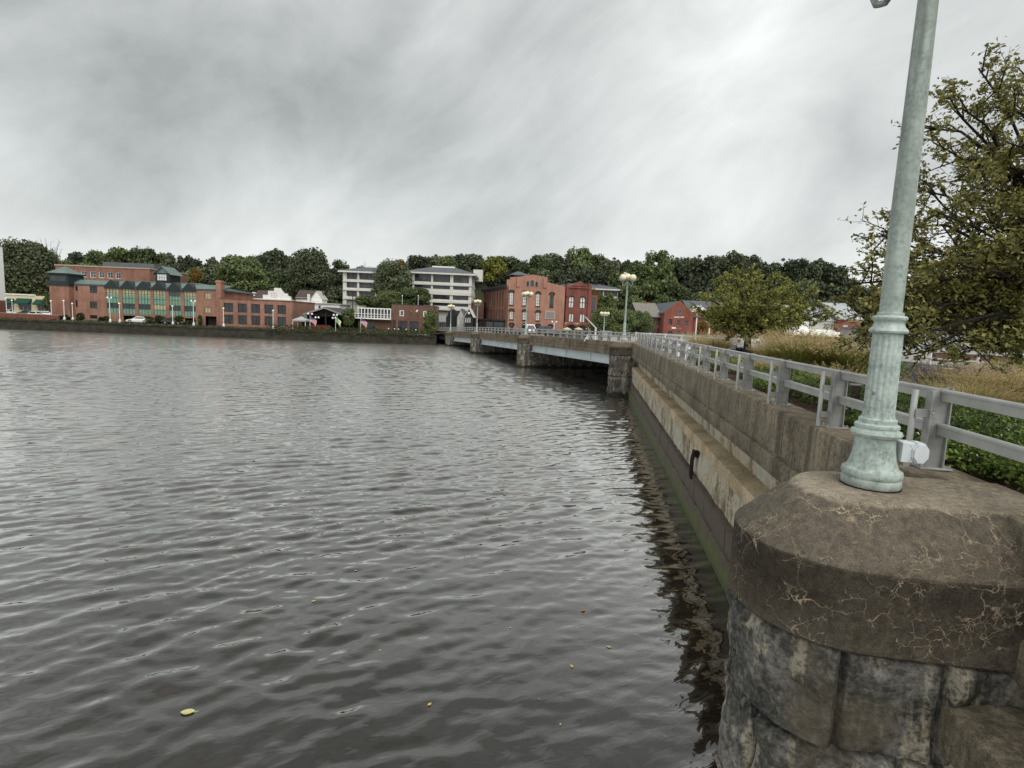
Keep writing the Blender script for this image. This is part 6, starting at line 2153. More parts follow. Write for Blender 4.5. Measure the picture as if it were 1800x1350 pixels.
MAT['tree_dark'] = foliage('dark_tree_leaves', (0.042, 0.055, 0.032), (0.139, 0.163, 0.084), hue_rand=0.6, trans=0.15, clump=0.25)
MAT['tree_mid'] = foliage('green_tree_leaves', (0.055, 0.078, 0.032), (0.183, 0.228, 0.089), hue_rand=0.6, trans=0.2, clump=0.25)
MAT['tree_light'] = foliage('light_tree_leaves', (0.059, 0.085, 0.029), (0.199, 0.236, 0.086), hue_rand=0.3, trans=0.2, clump=0.3)
MAT['tree_yellow'] = foliage('yellow_green_leaves', (0.094, 0.106, 0.020), (0.312, 0.319, 0.069), hue_rand=0.1, trans=0.25, clump=0.4)
MAT['tree_amber'] = foliage('amber_leaves', (0.084, 0.054, 0.014), (0.288, 0.162, 0.036), hue_rand=0.1, trans=0.25, clump=0.4)


def crown_mesh(name, mat, seed, nblob=34, per=150, leaf=0.085, shape=(1, 1, 1), conical=0.0, hollow=0.55):
    """unit crown: z from 0 to 1, half-width 0.5, clumps of leaf tufts"""
    r = np.random.default_rng(seed)
    cs, ns, sz = [], [], []
    lop = r.uniform(-0.10, 0.10, 2)                       # a lopsided, lobed outline
    ph = r.uniform(0, 6.28, 3)
    for k in range(nblob + nblob // 2):
        small = k >= nblob
        th = r.uniform(0, 2 * np.pi)
        z = r.uniform(0.10, 0.93) if not small else r.uniform(0.35, 0.97)
        prof = math.sqrt(max(0.02, 1 - ((z - 0.48) / 0.54) ** 2))
        if conical:
            prof = prof * (1 - conical) + conical * (1.05 - z) * 0.95
        lobe_ = 1 + 0.16 * math.sin(2 * th + ph[0]) + 0.12 * math.sin(3 * th + ph[1] + 4 * z) + 0.10 * math.sin(7 * z + ph[2])
        rad = 0.36 * prof * lobe_ * (math.sqrt(r.uniform(hollow ** 2, 1.0)) if not small else r.uniform(0.95, 1.25))
        br_ = (r.uniform(0.085, 0.20) * (0.75 + 0.4 * prof)) if not small else r.uniform(0.03, 0.075)
        c = np.array([rad * math.cos(th) + lop[0] * z, rad * math.sin(th) + lop[1] * z, z * 0.86 + 0.05 + (0.03 if small else 0)])
        nper = max(18, int(per * (br_ / 0.14) ** 1.6))
        p = r.normal(size=(nper, 3))
        p /= np.linalg.norm(p, axis=1)[:, None]
        p = p[p[:, 2] > -0.75]
        rr_ = br_ * r.uniform(0.45, 1.15, len(p))[:, None]
        cs.append(c + p * rr_ * np.array([1.0, 1.0, 0.8]))
        ns.append(p)
        sz.append(np.full(len(p), leaf * (0.62 if small else r.uniform(0.7, 1.15))))
    cent = np.concatenate(cs); nor = np.concatenate(ns)
    v, f = leaves(cent, np.concatenate(sz)[:, None], nor * 1.2, 0.3, seed, 0.75, 0.1)
    return mesh_np(name, v, f, mat)


def trunk_mesh(name, mat, seed, fork=0.25):
    """unit trunk with limbs reaching into the crown; z 0..1"""
    r = random.Random(seed)
    m = MB()
    m.tube([(0, 0, -0.35), (0.01, 0.0, 0.0), (0.015, 0.01, fork), (0.0, 0.0, 0.55), (0.01, 0, 0.85)], 0.034, 0.008, 7)
    for k in range(7):
        a = r.uniform(0, 6.28); z0 = r.uniform(fork * 0.6, 0.5); q = r.uniform(0.2, 0.36)
        m.tube([(0.01, 0, z0), (q * 0.45 * math.cos(a), q * 0.45 * math.sin(a), z0 + 0.14), (q * math.cos(a), q * math.sin(a), z0 + r.uniform(0.22, 0.38))], 0.016, 0.004, 5)
    return m.build(name, mat, mesh_only=True, smooth=True)


CROWNS = {
    'dark': [crown_mesh('crown', MAT['tree_dark'], 10 + k, 36, 150, 0.080) for k in range(4)],
    'mid': [crown_mesh('crown', MAT['tree_mid'], 20 + k, 34, 150, 0.080) for k in range(3)],
    'light': [crown_mesh('crown', MAT['tree_light'], 30 + k, 30, 140, 0.085) for k in range(2)],
    'yellow': [crown_mesh('crown', MAT['tree_yellow'], 40, 28, 140, 0.085)],
    'amber': [crown_mesh('crown', MAT['tree_amber'], 41, 26, 130, 0.085)],
    'pine': [crown_mesh('crown', MAT['tree_dark'], 50 + k, 30, 90, 0.10, conical=0.8, hollow=0.3) for k in range(2)],
    'big': [crown_mesh('crown', MAT['tree_dark'], 60 + k, 70, 220, 0.050) for k in range(2)],
    'bigmid': [crown_mesh('crown', MAT['tree_mid'], 65 + k, 64, 210, 0.052) for k in range(2)],
}
TRUNKS = [trunk_mesh('trunk', MAT['bark_dark'], 70 + k) for k in range(3)]
tree_n = [0]


def tree(kind, px, pytop, wpx, Y, label, group, pybase=None, zg=None, name='tree', ratio=None):
    """a tree measured on the photo: top at (px, pytop), crown wpx wide"""
    i = tree_n[0]; tree_n[0] += 1
    p = atY(px, pytop, Y)
    zb = (hill(p.x, Y) if zg is None else zg) - 0.1
    h = p.z - zb
    wd = wpx / FPX * Y
    t = thing(name, label, 'tree', (p.x, Y, zb), (i * 2.399) % 6.283, group)
    ch = min(h * 0.94, wd * 1.35) if pybase is None else p.z - atY(px, pybase, Y).z
    ch = max(ch, h * 0.35)
    c = link('crown', CROWNS[kind][i % len(CROWNS[kind])], t, (0, 0, h - ch * 0.97))
    c.scale = (wd, wd, ch)
    sz = 0.66 * h
    k = link('trunk', TRUNKS[i % 3], t, (0, 0, 0.35 * sz))
    k.scale = (wd * 0.8, wd * 0.8, sz)
    return t


# skyline trees of the wooded hillside: (px, top, width, distance)
HILL = [
    # left part, above the long brick building
    ('mid', 118, 455, 40, 205), ('dark', 142, 443, 52, 215), ('mid', 172, 441, 46, 210), ('light', 205, 434, 62, 200), ('dark', 232, 438, 56, 215), ('mid', 255, 436, 50, 208), ('dark', 280, 441, 46, 214),
    ('pine', 300, 442, 30, 218), ('pine', 316, 448, 24, 214), ('pine', 331, 446, 26, 220), ('dark', 352, 452, 44, 212), ('pine', 372, 449, 30, 215), ('dark', 388, 460, 40, 205),
    ('mid', 150, 462, 48, 185), ('dark', 300, 462, 48, 188), ('mid', 340, 468, 44, 182), ('dark', 375, 470, 46, 186), ('dark', 262, 466, 40, 178), ('amber', 250, 474, 26, 172),
    # middle
    ('mid', 452, 449, 60, 198), ('dark', 486, 437, 56, 195), ('dark', 503, 447, 40, 205), ('dark', 470, 470, 50, 180), ('mid', 500, 480, 50, 175),
    ('mid', 604, 457, 40, 190), ('dark', 588, 470, 40, 185), ('dark', 520, 490, 40, 172), ('dark', 590, 500, 50, 172), ('mid', 610, 505, 40, 178),
    # behind the office blocks
    ('dark', 741, 448, 46, 215), ('dark', 762, 446, 48, 222), ('mid', 784, 450, 44, 214), ('dark', 803, 447, 46, 220), ('dark', 826, 445, 48, 215), ('dark', 848, 452, 40, 222), ('mid', 640, 468, 44, 205), ('dark', 690, 466, 40, 210),
    ('dark', 896, 450, 52, 218), ('dark', 917, 455, 40, 212), ('mid', 925, 462, 48, 205), ('dark', 880, 470, 44, 208),
    ('mid', 950, 449, 50, 210), ('dark', 975, 443, 52, 220), ('dark', 998, 446, 50, 214), ('mid', 1021, 436, 52, 212), ('dark', 1045, 445, 46, 222), ('dark', 1066, 450, 48, 216), ('dark', 1088, 455, 46, 222), ('dark', 1110, 458, 40, 214), ('pine', 1106, 455, 22, 210),
    ('dark', 955, 470, 56, 196), ('dark', 1000, 470, 60, 198), ('dark', 1045, 472, 60, 196), ('mid', 1090, 476, 56, 195), ('dark', 975, 485, 46, 193), ('dark', 1060, 496, 50, 193), ('mid', 1105, 500, 56, 185),
    # right
    ('mid', 1158, 438, 56, 196), ('light', 1162, 462, 60, 185), ('mid', 1130, 462, 50, 195), ('dark', 1196, 455, 44, 200), ('light', 1150, 490, 60, 172), ('mid', 1190, 500, 64, 170), ('mid', 1125, 520, 50, 160), ('light', 1170, 520, 50, 158),
    ('dark', 1216, 449, 50, 205), ('dark', 1242, 446, 52, 200), ('dark', 1268, 447, 52, 206), ('dark', 1293, 443, 50, 200), ('dark', 1316, 448, 42, 206), ('dark', 1230, 480, 64, 185), ('dark', 1280, 478, 64, 184), ('dark', 1325, 484, 60, 186),
    ('dark', 1358, 458, 56, 200), ('dark', 1384, 452, 56, 205), ('dark', 1412, 452, 56, 200), ('dark', 1440, 457, 52, 206), ('dark', 1464, 466, 48, 200), ('dark', 1488, 478, 46, 204), ('dark', 1370, 490, 64, 182), ('dark', 1420, 490, 64, 180), ('dark', 1470, 498, 64, 182), ('dark', 1350, 520, 60, 165), ('dark', 1400, 522, 60, 164), ('dark', 1450, 524, 60, 166), ('dark', 1230, 512, 60, 165), ('dark', 1285, 515, 60, 165), ('dark', 1510, 500, 56, 195), ('dark', 1545, 505, 60, 195), ('mid', 1585, 500, 60, 190), ('mid', 1625, 520, 60, 160), ('dark', 1665, 530, 60, 155), ('mid', 1700, 530, 60, 150), ('dark', 1745, 528, 66, 150), ('mid', 1790, 530, 70, 150), ('dark', 1500, 525, 60, 165), ('mid', 1560, 530, 60, 160),
    ('dark', 20, 455, 50, 200), ('dark', 75, 460, 50, 205), ('mid', 100, 466, 40, 190)]
KN = {'dark': 'dark round-crowned tree', 'mid': 'green bushy tree', 'light': 'lighter green tree', 'pine': 'thin ragged conifer', 'amber': 'autumn amber tree', 'yellow': 'yellow tree'}
ZONES = [(130, 'on the slope above the far left quay'), (400, 'on the hill behind the green roofed brick office'), (625, 'on the hill between the brick office and white offices'),
         (860, 'on the hill above the white office roofs'), (1125, 'in the wood behind the tall brick hall'), (1210, 'on the hill behind the red gabled building'), (1500, 'in the dark wood behind the spreading roadside tree'), (9999, 'on the hill behind the near tree branches')]
for kind, px, top, wd, Y in HILL:
    zone = next(i for i, z in enumerate(ZONES) if px < z[0])
    tree(kind, px, top, wd * 1.12, Y, f'{KN[kind]} {ZONES[zone][1]}', f'{KN[kind]}s {ZONES[zone][1]}', name='tree' if kind != 'pine' else 'conifer_tree')

# single trees one can point at
tree('big', 42, 422, 92, 158, 'big dark leafy tree at the left edge behind the cream shop', None, 530, 2.4)
tree('big', 82, 440, 44, 162, 'smaller dark tree right of the big left edge tree', None, 530, 2.4)
tree('mid', 92, 512, 30, 148, 'small tree squeezed between the cream shop and brick tower', None, 552, 2.2)
tree('bigmid', 430, 449, 96, 165, 'big bright green spreading tree behind the low brick building', None, 530, 3)
tree('big', 549, 437, 84, 172, 'tall dark tree with a domed crown left of the white offices', None, 538, 4)
tree('big', 694, 458, 72, 158, 'big dark tree hiding the gap between the white office blocks', None, 545, 3.5)
tree('amber', 704, 454, 30, 160, 'amber topped tree behind the dark tree between the offices', None, 480, 3.5)
tree('bigmid', 722, 504, 66, 146, 'leafy green tree above the roof of the oar building', None, 550, 3)
tree('bigmid', 690, 510, 60, 145, 'green tree left of the rooftop light mast', None, 550, 3)
tree('mid', 655, 520, 60, 150, 'loose green tree in front of the left white office block', None, 548, 3)
tree('yellow', 867, 449, 46, 196, 'bright yellow green tree left of the tall brick hall', None, 500)
tree('light', 612, 541, 26, 127, 'small green tree beside the restaurant roof', None, 574, 2.0)
tree('light', 759, 543, 28, 126, 'young light green tree leaning over the bridge end', None, 586, 2.0)
tree('light', 752, 562, 26, 125.4, 'low green bush below the leaning tree at the bridge end', None, 590, 2.0)
tree('bigmid', 1062, 541, 56, 92, 'bushy green tree behind the bridge left of the corner lamp', None, 596, 4.2)
tree('bigmid', 1092, 543, 52, 90, 'bushy green tree directly behind the corner lamp', None, 596, 4.2)
tree('bigmid', 1128, 546, 48, 92, 'bushy green tree between the corner lamp and red building', None, 596, 4.2)
tree('amber', 1047, 506, 22, 176, 'autumn tree at the end of the brick rear wing', None, 560, 5)
tree('light', 1068, 515, 40, 170, 'green tree before the long grey office roof', None, 570, 5)
tree('amber', 1237, 562, 22, 90, 'orange yellow shrub in front of the red row', None, 598, 4.3, name='shrub')
tree('amber', 343, 470, 24, 150, 'russet tree beside the cupola of the brick office', None, 505, 3)

# bare tree at the far left
bt = thing('bare_tree', 'leafless grey twiggy tree above the left dark trees', 'tree', (atY(88, 500, 175).x, 175, 4.0))
m = MB(); r_ = random.Random(4)
hb = atY(88, 421, 175).z - 4
m.tube([(0, 0, 0), (0.2, 0, hb * 0.5), (0, 0, hb * 0.75)], 0.3, 0.12, 6)
for k in range(40):
    z0 = hb * r_.uniform(0.45, 0.78); a = r_.uniform(0, 6.28); L_ = r_.uniform(1.5, 4.5)
    p0 = Vector((0.1, 0, z0)); p1 = p0 + Vector((math.cos(a) * L_ * 0.5, math.sin(a) * L_ * 0.5, L_ * 0.6)); p2 = p1 + Vector((math.cos(a) * L_ * 0.25, math.sin(a) * L_ * 0.25, L_ * 0.75))
    m.tube([p0, p1, p2], 0.07, 0.03, 4)
    for q_ in range(3):
        d = Vector((r_.uniform(-1, 1), r_.uniform(-1, 1), r_.uniform(0.2, 1))) * 0.9
        b0 = p1.lerp(p2, r_.random()); m.tube([b0, b0 + d], 0.03, 0.018, 3)
MAT['grey_bark'] = plain('grey_bark', (0.16, 0.14, 0.12), 0.9, 0.3, 3)
m.build('trunk', MAT['grey_bark'], bt)

# clipped shrubs below the brick office, greenery on the quay edge
MAT['shrub'] = foliage('shrub_leaves', (0.024, 0.035, 0.014), (0.090, 0.106, 0.036), hue_rand=0.3, clump=1.2)
SHR = [crown_mesh('foliage', MAT['shrub'], 90 + k, 16, 110, 0.14) for k in range(2)]
for i, (px, py, wd, ht) in enumerate([(105, 556, 10, 7), (117, 556, 12, 9), (141, 553, 14, 12), (178, 556, 12, 8), (187, 556, 13, 9), (263, 562, 16, 11), (277, 560, 20, 13), (292, 562, 18, 10), (318, 560, 22, 14), (333, 565, 16, 8), (351, 565, 10, 16)]):
    p = atY(px, py, 122.6)
    t = thing('shrub', ['low dark shrub at the foot of the brick tower', 'dark shrub at the right foot of the brick tower', 'round clipped shrub below the tower edge windows', 'low shrub left of the first twin lamp', 'shrub beside the foot of the first twin lamp', 'shrub right of the parked white car', 'large dark shrub below the fourth green bay', 'pale low shrub behind the black car', 'large dark shrub below the last green bays', 'pale low shrub before the last green bay', 'narrow dark shrub beside the garage opening'][i], 'shrub', (p.x, 122.6, 2.0), i * 1.3, 'shrubs before the brick office')
    c = link('foliage', SHR[i % 2], t, (0, 0, -0.1)); c.scale = (wd / FPX * 124, wd / FPX * 124, ht / FPX * 124 * 1.2)
r = np.random.default_rng(3)
xs_ = np.concatenate([r.uniform(-120, -18, 1500), r.uniform(-52, -20, 2600)])
cent = np.stack([xs_, np.array([bank_y(x) for x in xs_]) + r.uniform(-0.35, 1.6, len(xs_)), 2.02 + r.uniform(-0.1, 0.35, len(xs_))], 1)
k = xs_ > -52
cent[k, 2] += r.uniform(-1.0, 0.9, k.sum()); cent[k, 1] += r.uniform(-0.5, 0.3, k.sum())
v, f = leaves(cent, 0.42, None, 0.4, 5, 0.6)
o = link('undergrowth', mesh_np('undergrowth', v, f, MAT['shrub']))
o['kind'] = 'stuff'
tag(o, 'rough green weeds growing along the top of the far quay', 'weeds')


# ------------------------------------------------------------------ branching trees near by
def grow(name, label, base, limbs, seed, leaf_mat, leaf, nleaf, bark, trunk_r, twig_len=0.9, ntwig=14, nsub=5, spread=0.16, fork=None, cat='tree', clump_r=0.10, bend=0.25):
    """limbs: end points in the world; the trunk runs from base to fork, limbs leave it in curves and carry twigs of leaves"""
    r = random.Random(seed)
    rn = np.random.default_rng(seed)
    t = thing(name, label, cat, base, 0)
    B = Vector(base)
    wood = MB()
    F_ = Vector(fork) - B
    wood.tube([Vector((0, 0, -0.2)), F_ * 0.3 + Vector((0.03, 0.02, 0)), F_ * 0.7 - Vector((0.04, 0, 0)), F_], trunk_r * 1.25, trunk_r * 0.8, 10)
    tips = []

    def rv(k):
        return Vector((r.uniform(-1, 1), r.uniform(-1, 1), r.uniform(-1, 1))) * k
    for e in limbs:
        E_ = Vector(e) - B
        st = F_ * r.uniform(0.75, 1.0)
        L_ = (E_ - st).length
        mid = st.lerp(E_, 0.45) + Vector((0, 0, bend * L_ * r.uniform(-0.2, 0.9))) + rv(0.08 * L_)
        pts = []
        for q in np.linspace(0, 1, 9):
            p = st * (1 - q) ** 2 + mid * 2 * q * (1 - q) + E_ * q * q
            pts.append(p + rv(0.02 * L_) * (1 if 0 < q < 1 else 0))
        wood.tube(pts, trunk_r * r.uniform(0.45, 0.65), trunk_r * 0.10, 7)
        for k in range(ntwig):
            q = 0.25 + 0.75 * (k + r.random()) / ntwig
            i = min(7, int(q * 8)); p0 = pts[i].lerp(pts[i + 1], q * 8 - i)
            ax = (pts[i + 1] - pts[i]).normalized()
            d = (ax * 0.6 + rv(1.0) + Vector((0, 0, 0.15))).normalized()
            l1 = twig_len * r.uniform(0.5, 1.2) * (1.15 - 0.45 * q)
            p1 = p0 + d * l1 * 0.55 + rv(0.07 * l1); p2 = p0 + d * l1 + rv(0.15 * l1) - Vector((0, 0, 0.08 * l1))
            wood.tube([p0, p1, p2], trunk_r * 0.13, trunk_r * 0.045, 5, False)
            for j in range(nsub):
                q2 = 0.25 + 0.75 * (j + r.random()) / nsub
                b0 = p0.lerp(p1, q2 * 2) if q2 < 0.5 else p1.lerp(p2, q2 * 2 - 1)
                d2 = (d * 0.5 + rv(1.0) + Vector((0, 0, 0.1))).normalized()
                l2 = l1 * r.uniform(0.25, 0.55)
                b1 = b0 + d2 * l2
                wood.tube([b0, b0.lerp(b1, 0.5) + rv(0.05 * l2), b1], trunk_r * 0.045, trunk_r * 0.02, 3, False)
                tips.append((b0, b1))
            tips.append((p1, p2))
    wo = wood.build('trunk', MAT[bark], t, True)
    T = np.array([[*a, *b] for a, b in tips])
    idx = rn.integers(0, len(T), nleaf)
    q = rn.beta(1.6, 1.0, nleaf)[:, None]
    c = T[idx, :3] * (1 - q) + T[idx, 3:] * q + rn.normal(size=(nleaf, 3)) * clump_r * leaf * 10 * 0.5
    v, f = leaves(c, leaf, None, 0.5, seed, 0.5, 0.25)
    link('crown', mesh_np('crown', v, f, MAT[leaf_mat]), t)
    return t


MAT['cherry'] = foliage('crab_apple_leaves', (0.107, 0.114, 0.033), (0.360, 0.327, 0.100), (0.534, 0.215, 0.097), hue_rand=0.0, trans=0.3, clump=1.1)
MAT['crab'] = foliage('crab_apple_leaves_far', (0.103, 0.122, 0.034), (0.386, 0.376, 0.100), (0.470, 0.283, 0.071), hue_rand=0.0, trans=0.25, clump=0.8)


def PY(lst):
    return [tuple(atY(px, py, Y)) for px, py, Y in lst]


grow('crab_apple_tree', 'large near tree of small bronze green leaves filling the right edge', ST(7.7, 9.2, 4.4),
     PY([(1485, 500, 7.9), (1495, 545, 7.7), (1510, 590, 7.8), (1540, 530, 7.4), (1570, 600, 7.3), (1530, 615, 8.4), (1545, 410, 8.0), (1580, 520, 8.8), (1625, 225, 8.3), (1665, 165, 8.7), (1600, 330, 8.6), (1720, 120, 8.3), (1555, 385, 8.2), (1600, 455, 7.6), (1640, 250, 8.6), (1690, 190, 8.4), (1745, 130, 8.8), (1800, 105, 8.6), (1530, 445, 8.6), (1505, 520, 8.2), (1545, 575, 7.8), (1610, 560, 7.4), (1655, 600, 7.6), (1590, 625, 8.2),
         (1660, 380, 7.6), (1715, 300, 7.8), (1770, 250, 7.7), (1700, 470, 7.3), (1760, 420, 7.2), (1740, 560, 7.6), (1790, 590, 8.0), (1630, 330, 9.2), (1700, 250, 9.4), (1780, 180, 9.6), (1850, 130, 9.2), (1900, 250, 8.6), (1930, 400, 8.0), (1900, 540, 8.2), (1640, 500, 9.0), (1720, 520, 9.0), (1820, 330, 7.2), (1850, 480, 7.2), (2000, 300, 9.5), (1770, 350, 9.4), (1690, 620, 8.6)]),
     11, 'cherry', 0.076, 43000, 'bark_dark', 0.10, 0.74, 17, 7, fork=tuple(atY(1915, 500, 8.6)), clump_r=0.09)
P = atY(1312, 612, 30)
grow('crab_apple_tree', 'spreading crab apple tree with dark forked trunk standing beyond the railing', (P.x, 30, 4.3),
     PY([(1228, 548, 30), (1240, 520, 29), (1262, 495, 30.5), (1290, 486, 29), (1330, 482, 30), (1365, 487, 29), (1390, 500, 30.5), (1425, 520, 29.5), (1452, 545, 30), (1438, 552, 29), (1400, 545, 28.4), (1250, 552, 29), (1270, 530, 28), (1310, 510, 27.6), (1350, 520, 27.6), (1390, 540, 27.8), (1340, 545, 27.4), (1300, 535, 27.6), (1370, 540, 27.6), (1280, 510, 32), (1330, 500, 32.4), (1380, 510, 32), (1420, 545, 32), (1250, 545, 32)]),
     23, 'crab', 0.15, 26000, 'bark_dark', 0.19, 1.05, 12, 5, fork=(P.x + 0.1, 30, 5.85), clump_r=0.07, bend=0.10)


# ------------------------------------------------------------------ planting bed
def grass(name, label, cat, pos, n, h, spread, mat, seed, plume=None, lean=0.6, wd=0.012, base_r=0.25, np_=0, group='ornamental grasses in the planting bed'):
    r = np.random.default_rng(seed)
    t = thing(name, label, cat, pos, 0, group)

    def blades(n, h, wd, spread, segs=5):
        a = r.uniform(0, 2 * np.pi, n)
        rad = np.sqrt(r.uniform(0, 1, n))
        bx, by = base_r * rad * np.cos(a), base_r * rad * np.sin(a)
        hh = h * r.uniform(0.6, 1.08, n)
        a2 = a + r.normal(0, 0.5, n)
        sp = spread * rad ** 0.6 * r.uniform(0.5, 1.2, n)
        px, py = np.cos(a2), np.sin(a2)
        side = np.stack([-np.sin(a2 + r.normal(0, 0.6, n)), np.cos(a2), np.zeros(n)], 1)
        vs, fs = [], []
        for k in range(segs + 1):
            q = k / segs
            x = bx + px * sp * q ** 1.8
            y = by + py * sp * q ** 1.8
            z = hh * (q - lean * 0.35 * (sp / max(spread, 1e-6)) * q ** 3)
            c = np.stack([x, y, z], 1)
            w_ = wd * (1 - q * 0.85)
            vs.append(c - side * w_); vs.append(c + side * w_)
        V = np.stack(vs, 1).reshape(-1, 3)
        m_ = 2 * (segs + 1)
        for i in range(segs):
            fs.append(np.stack([np.arange(n) * m_ + 2 * i, np.arange(n) * m_ + 2 * i + 1, np.arange(n) * m_ + 2 * i + 3, np.arange(n) * m_ + 2 * i + 2], 1))
        tips = np.stack(vs, 1)[:, -1]
        tdir = tips - np.stack(vs, 1)[:, -3]
        return V, np.concatenate(fs), tips, tdir
    V, Fc, _, _ = blades(n, h, wd, spread)
    link('blades', mesh_np('blades', V, Fc, MAT[mat]), t)
    if np_:
        V, Fc, tips, td = blades(np_, h * 1.25, wd * 0.35, spread * 1.02)
        link('stalks', mesh_np('stalks', V, Fc, MAT['straw']), t)
        td /= np.linalg.norm(td, axis=1)[:, None]
        cs = []
        for k in range(14):
            cs.append(tips + td * (k * 0.016 - 0.06) * (h / 1.0) + r.normal(0, 0.012 * h, tips.shape))
        v, f = leaves(np.concatenate(cs), 0.05 * h, None, 0.2, seed, 0.3, 0.1)
        link('plumes', mesh_np('plumes', v, f, MAT['straw']), t)
    return t


MAT['straw'] = foliage('straw_plumes', (0.386, 0.297, 0.142), (0.683, 0.549, 0.284), trans=0.3, clump=2)
MAT['blade'] = foliage('grass_blades', (0.122, 0.147, 0.034), (0.391, 0.393, 0.095), (0.782, 0.618, 0.213), trans=0.3, clump=1.5)
MAT['blade_tan'] = foliage('tan_grass_blades', (0.180, 0.154, 0.050), (0.612, 0.486, 0.216), trans=0.3, clump=1.5)


def onbed(px, py, z=4.43):
    return tuple(atZ(px, py, z))


gl_ = [(1395, 652, 1700, 1.15, 0.95, 'blade', 300, 0.55, 'large fountain grass clump of straw plumes right of the spreading tree'),
       (1450, 655, 1700, 1.1, 0.95, 'blade', 300, 0.55, 'large fountain grass clump nearer the lamp post'),
       (1500, 660, 1500, 1.0, 0.9, 'blade', 220, 0.5, 'fountain grass clump just left of the near lamp post'),
       (1360, 645, 1300, 1.0, 0.8, 'blade_tan', 220, 0.45, 'tan grass clump in front of the spreading tree trunk'),
       (1262, 622, 900, 1.0, 0.8, 'blade_tan', 200, 0.5, 'tan grass clump left of the spreading tree trunk'),
       (1225, 615, 800, 0.9, 0.7, 'blade_tan', 160, 0.5, 'farthest tan grass clump, below the twin lamp'),
       (1335, 668, 700, 0.55, 0.5, 'blade_tan', 120, 0.3, 'low tan grass tuft seen between the railing rails'),
       (1478, 705, 800, 0.62, 0.55, 'blade', 160, 0.3, 'low grass tuft with pale plumes behind the railing post'),
       (1700, 735, 1400, 0.62, 0.8, 'blade_tan', 220, 0.5, 'low tan fountain grass right of the near lamp post'),
       (1755, 715, 1400, 0.72, 0.85, 'blade_tan', 260, 0.5, 'tan fountain grass with feathery plumes near the right edge'),
       (1815, 720, 1200, 0.75, 0.85, 'blade_tan', 220, 0.5, 'tan fountain grass cut by the right edge')]
for i, (px, py, n, h, sp, mt, npl, br_, lab) in enumerate(gl_):
    grass('fountain_grass', lab, 'ornamental grass', onbed(px, py), int(n * 1.2), h * 1.12, sp * 1.08, mt, 200 + i, np_=int(npl * 1.5), base_r=br_)

MAT['low_shrub'] = foliage('glossy_shrub_leaves', (0.058, 0.104, 0.019), (0.246, 0.338, 0.072), (0.780, 0.605, 0.212), hue_rand=0, trans=0.25, clump=3)
MAT['low_shrub_dark'] = foliage('dark_shrub_leaves', (0.036, 0.069, 0.020), (0.158, 0.224, 0.060), (0.420, 0.263, 0.101), hue_rand=0, trans=0.2, clump=2)
MAT['petal'] = plain('white_petal', (0.75, 0.73, 0.66), 0.7, 0.1)


def shrub(label, pos, rx, ry, h, n, leaf, mat, seed, flowers=0, group='low shrubs in the planting bed'):
    r = np.random.default_rng(seed)
    t = thing('shrub', label, 'shrub', pos, 0, group)
    m = MB(); rr_ = random.Random(seed)
    for k in range(int(40 * rx * ry) + 14):
        a = rr_.uniform(0, 6.28); q = math.sqrt(rr_.random())
        x, y = rx * q * math.cos(a), ry * q * math.sin(a)
        m.tube([(x * 0.5, y * 0.5, -0.02), (x * 0.8, y * 0.8, h * 0.4), (x, y, h * (1 - 0.35 * q * q) * 0.9)], 0.007, 0.003, 4)
    m.build('stems', MAT['bark'], t)
    a = r.uniform(0, 2 * np.pi, n); q = np.sqrt(r.uniform(0, 1, n))
    bump_ = 0.82 + 0.28 * np.sin(a * 5 + seed) * np.cos(q * 9 + seed) + r.normal(0, 0.07, n)
    top = h * (1 - 0.45 * q ** 2.5) * bump_
    z = top * (1 - np.abs(r.normal(0, 0.28, n)))
    c = np.stack([rx * q * np.cos(a), ry * q * np.sin(a), np.maximum(z, 0.02)], 1)
    v, f = leaves(c, leaf, np.array([0, 0, 0.8]), 0.5, seed, 0.52, -0.1)
    link('foliage', mesh_np('foliage', v, f, MAT[mat]), t)
    if flowers:
        a = r.uniform(0, 2 * np.pi, flowers); q = np.sqrt(r.uniform(0, 1, flowers))
        c = np.stack([rx * q * np.cos(a), ry * q * np.sin(a), h * (1.0 - 0.42 * q ** 2.5)], 1)
        c = np.repeat(c, 5, axis=0) + r.normal(0, 0.006, (flowers * 5, 3))
        v, f = leaves(c, 0.018, np.array([0, 0, 2.0]), 0.5, seed + 1, 0.8, 0)
        link('flowers', mesh_np('flowers', v, f, MAT['petal']), t)
    return t


shrub('glossy green shrub with tiny white flowers behind the near coping', ST(5.05, 5.6, 4.43), 1.0, 1.3, 0.78, 9500, 0.058, 'low_shrub', 301, 46)
shrub('glossy green shrub with tiny white flowers at the right edge', ST(5.35, 3.6, 4.43), 1.15, 1.3, 0.78, 9500, 0.058, 'low_shrub', 302, 46)
shrub('green flowering shrub farther back behind the glossy shrubs', ST(6.7, 5.9, 4.43), 1.2, 1.5, 0.9, 8500, 0.06, 'low_shrub', 303, 30)
shrub('dark green shrub behind the near railing post', ST(5.1, 7.9, 4.43), 0.95, 1.3, 0.68, 6200, 0.06, 'low_shrub_dark', 304, 8)
shrub('dark low shrub under the lower rail left of the near lamp post', ST(5.1, 10.0, 4.43), 0.95, 1.3, 0.55, 4200, 0.065, 'low_shrub_dark', 305, 4)
shrub('brownish green shrub under the railing left of the low plumed tuft', ST(5.2, 12.6, 4.43), 1.0, 1.5, 0.55, 4000, 0.07, 'low_shrub_dark', 306)
shrub('green shrub below the straw coloured grasses', ST(6.2, 13.2, 4.43), 1.0, 1.4, 0.62, 3200, 0.075, 'low_shrub', 307)
shrub('dark shrub seen through the railing toward the spreading tree', ST(5.4, 16.4, 4.43), 1.0, 1.8, 0.5, 2800, 0.085, 'low_shrub_dark', 308)
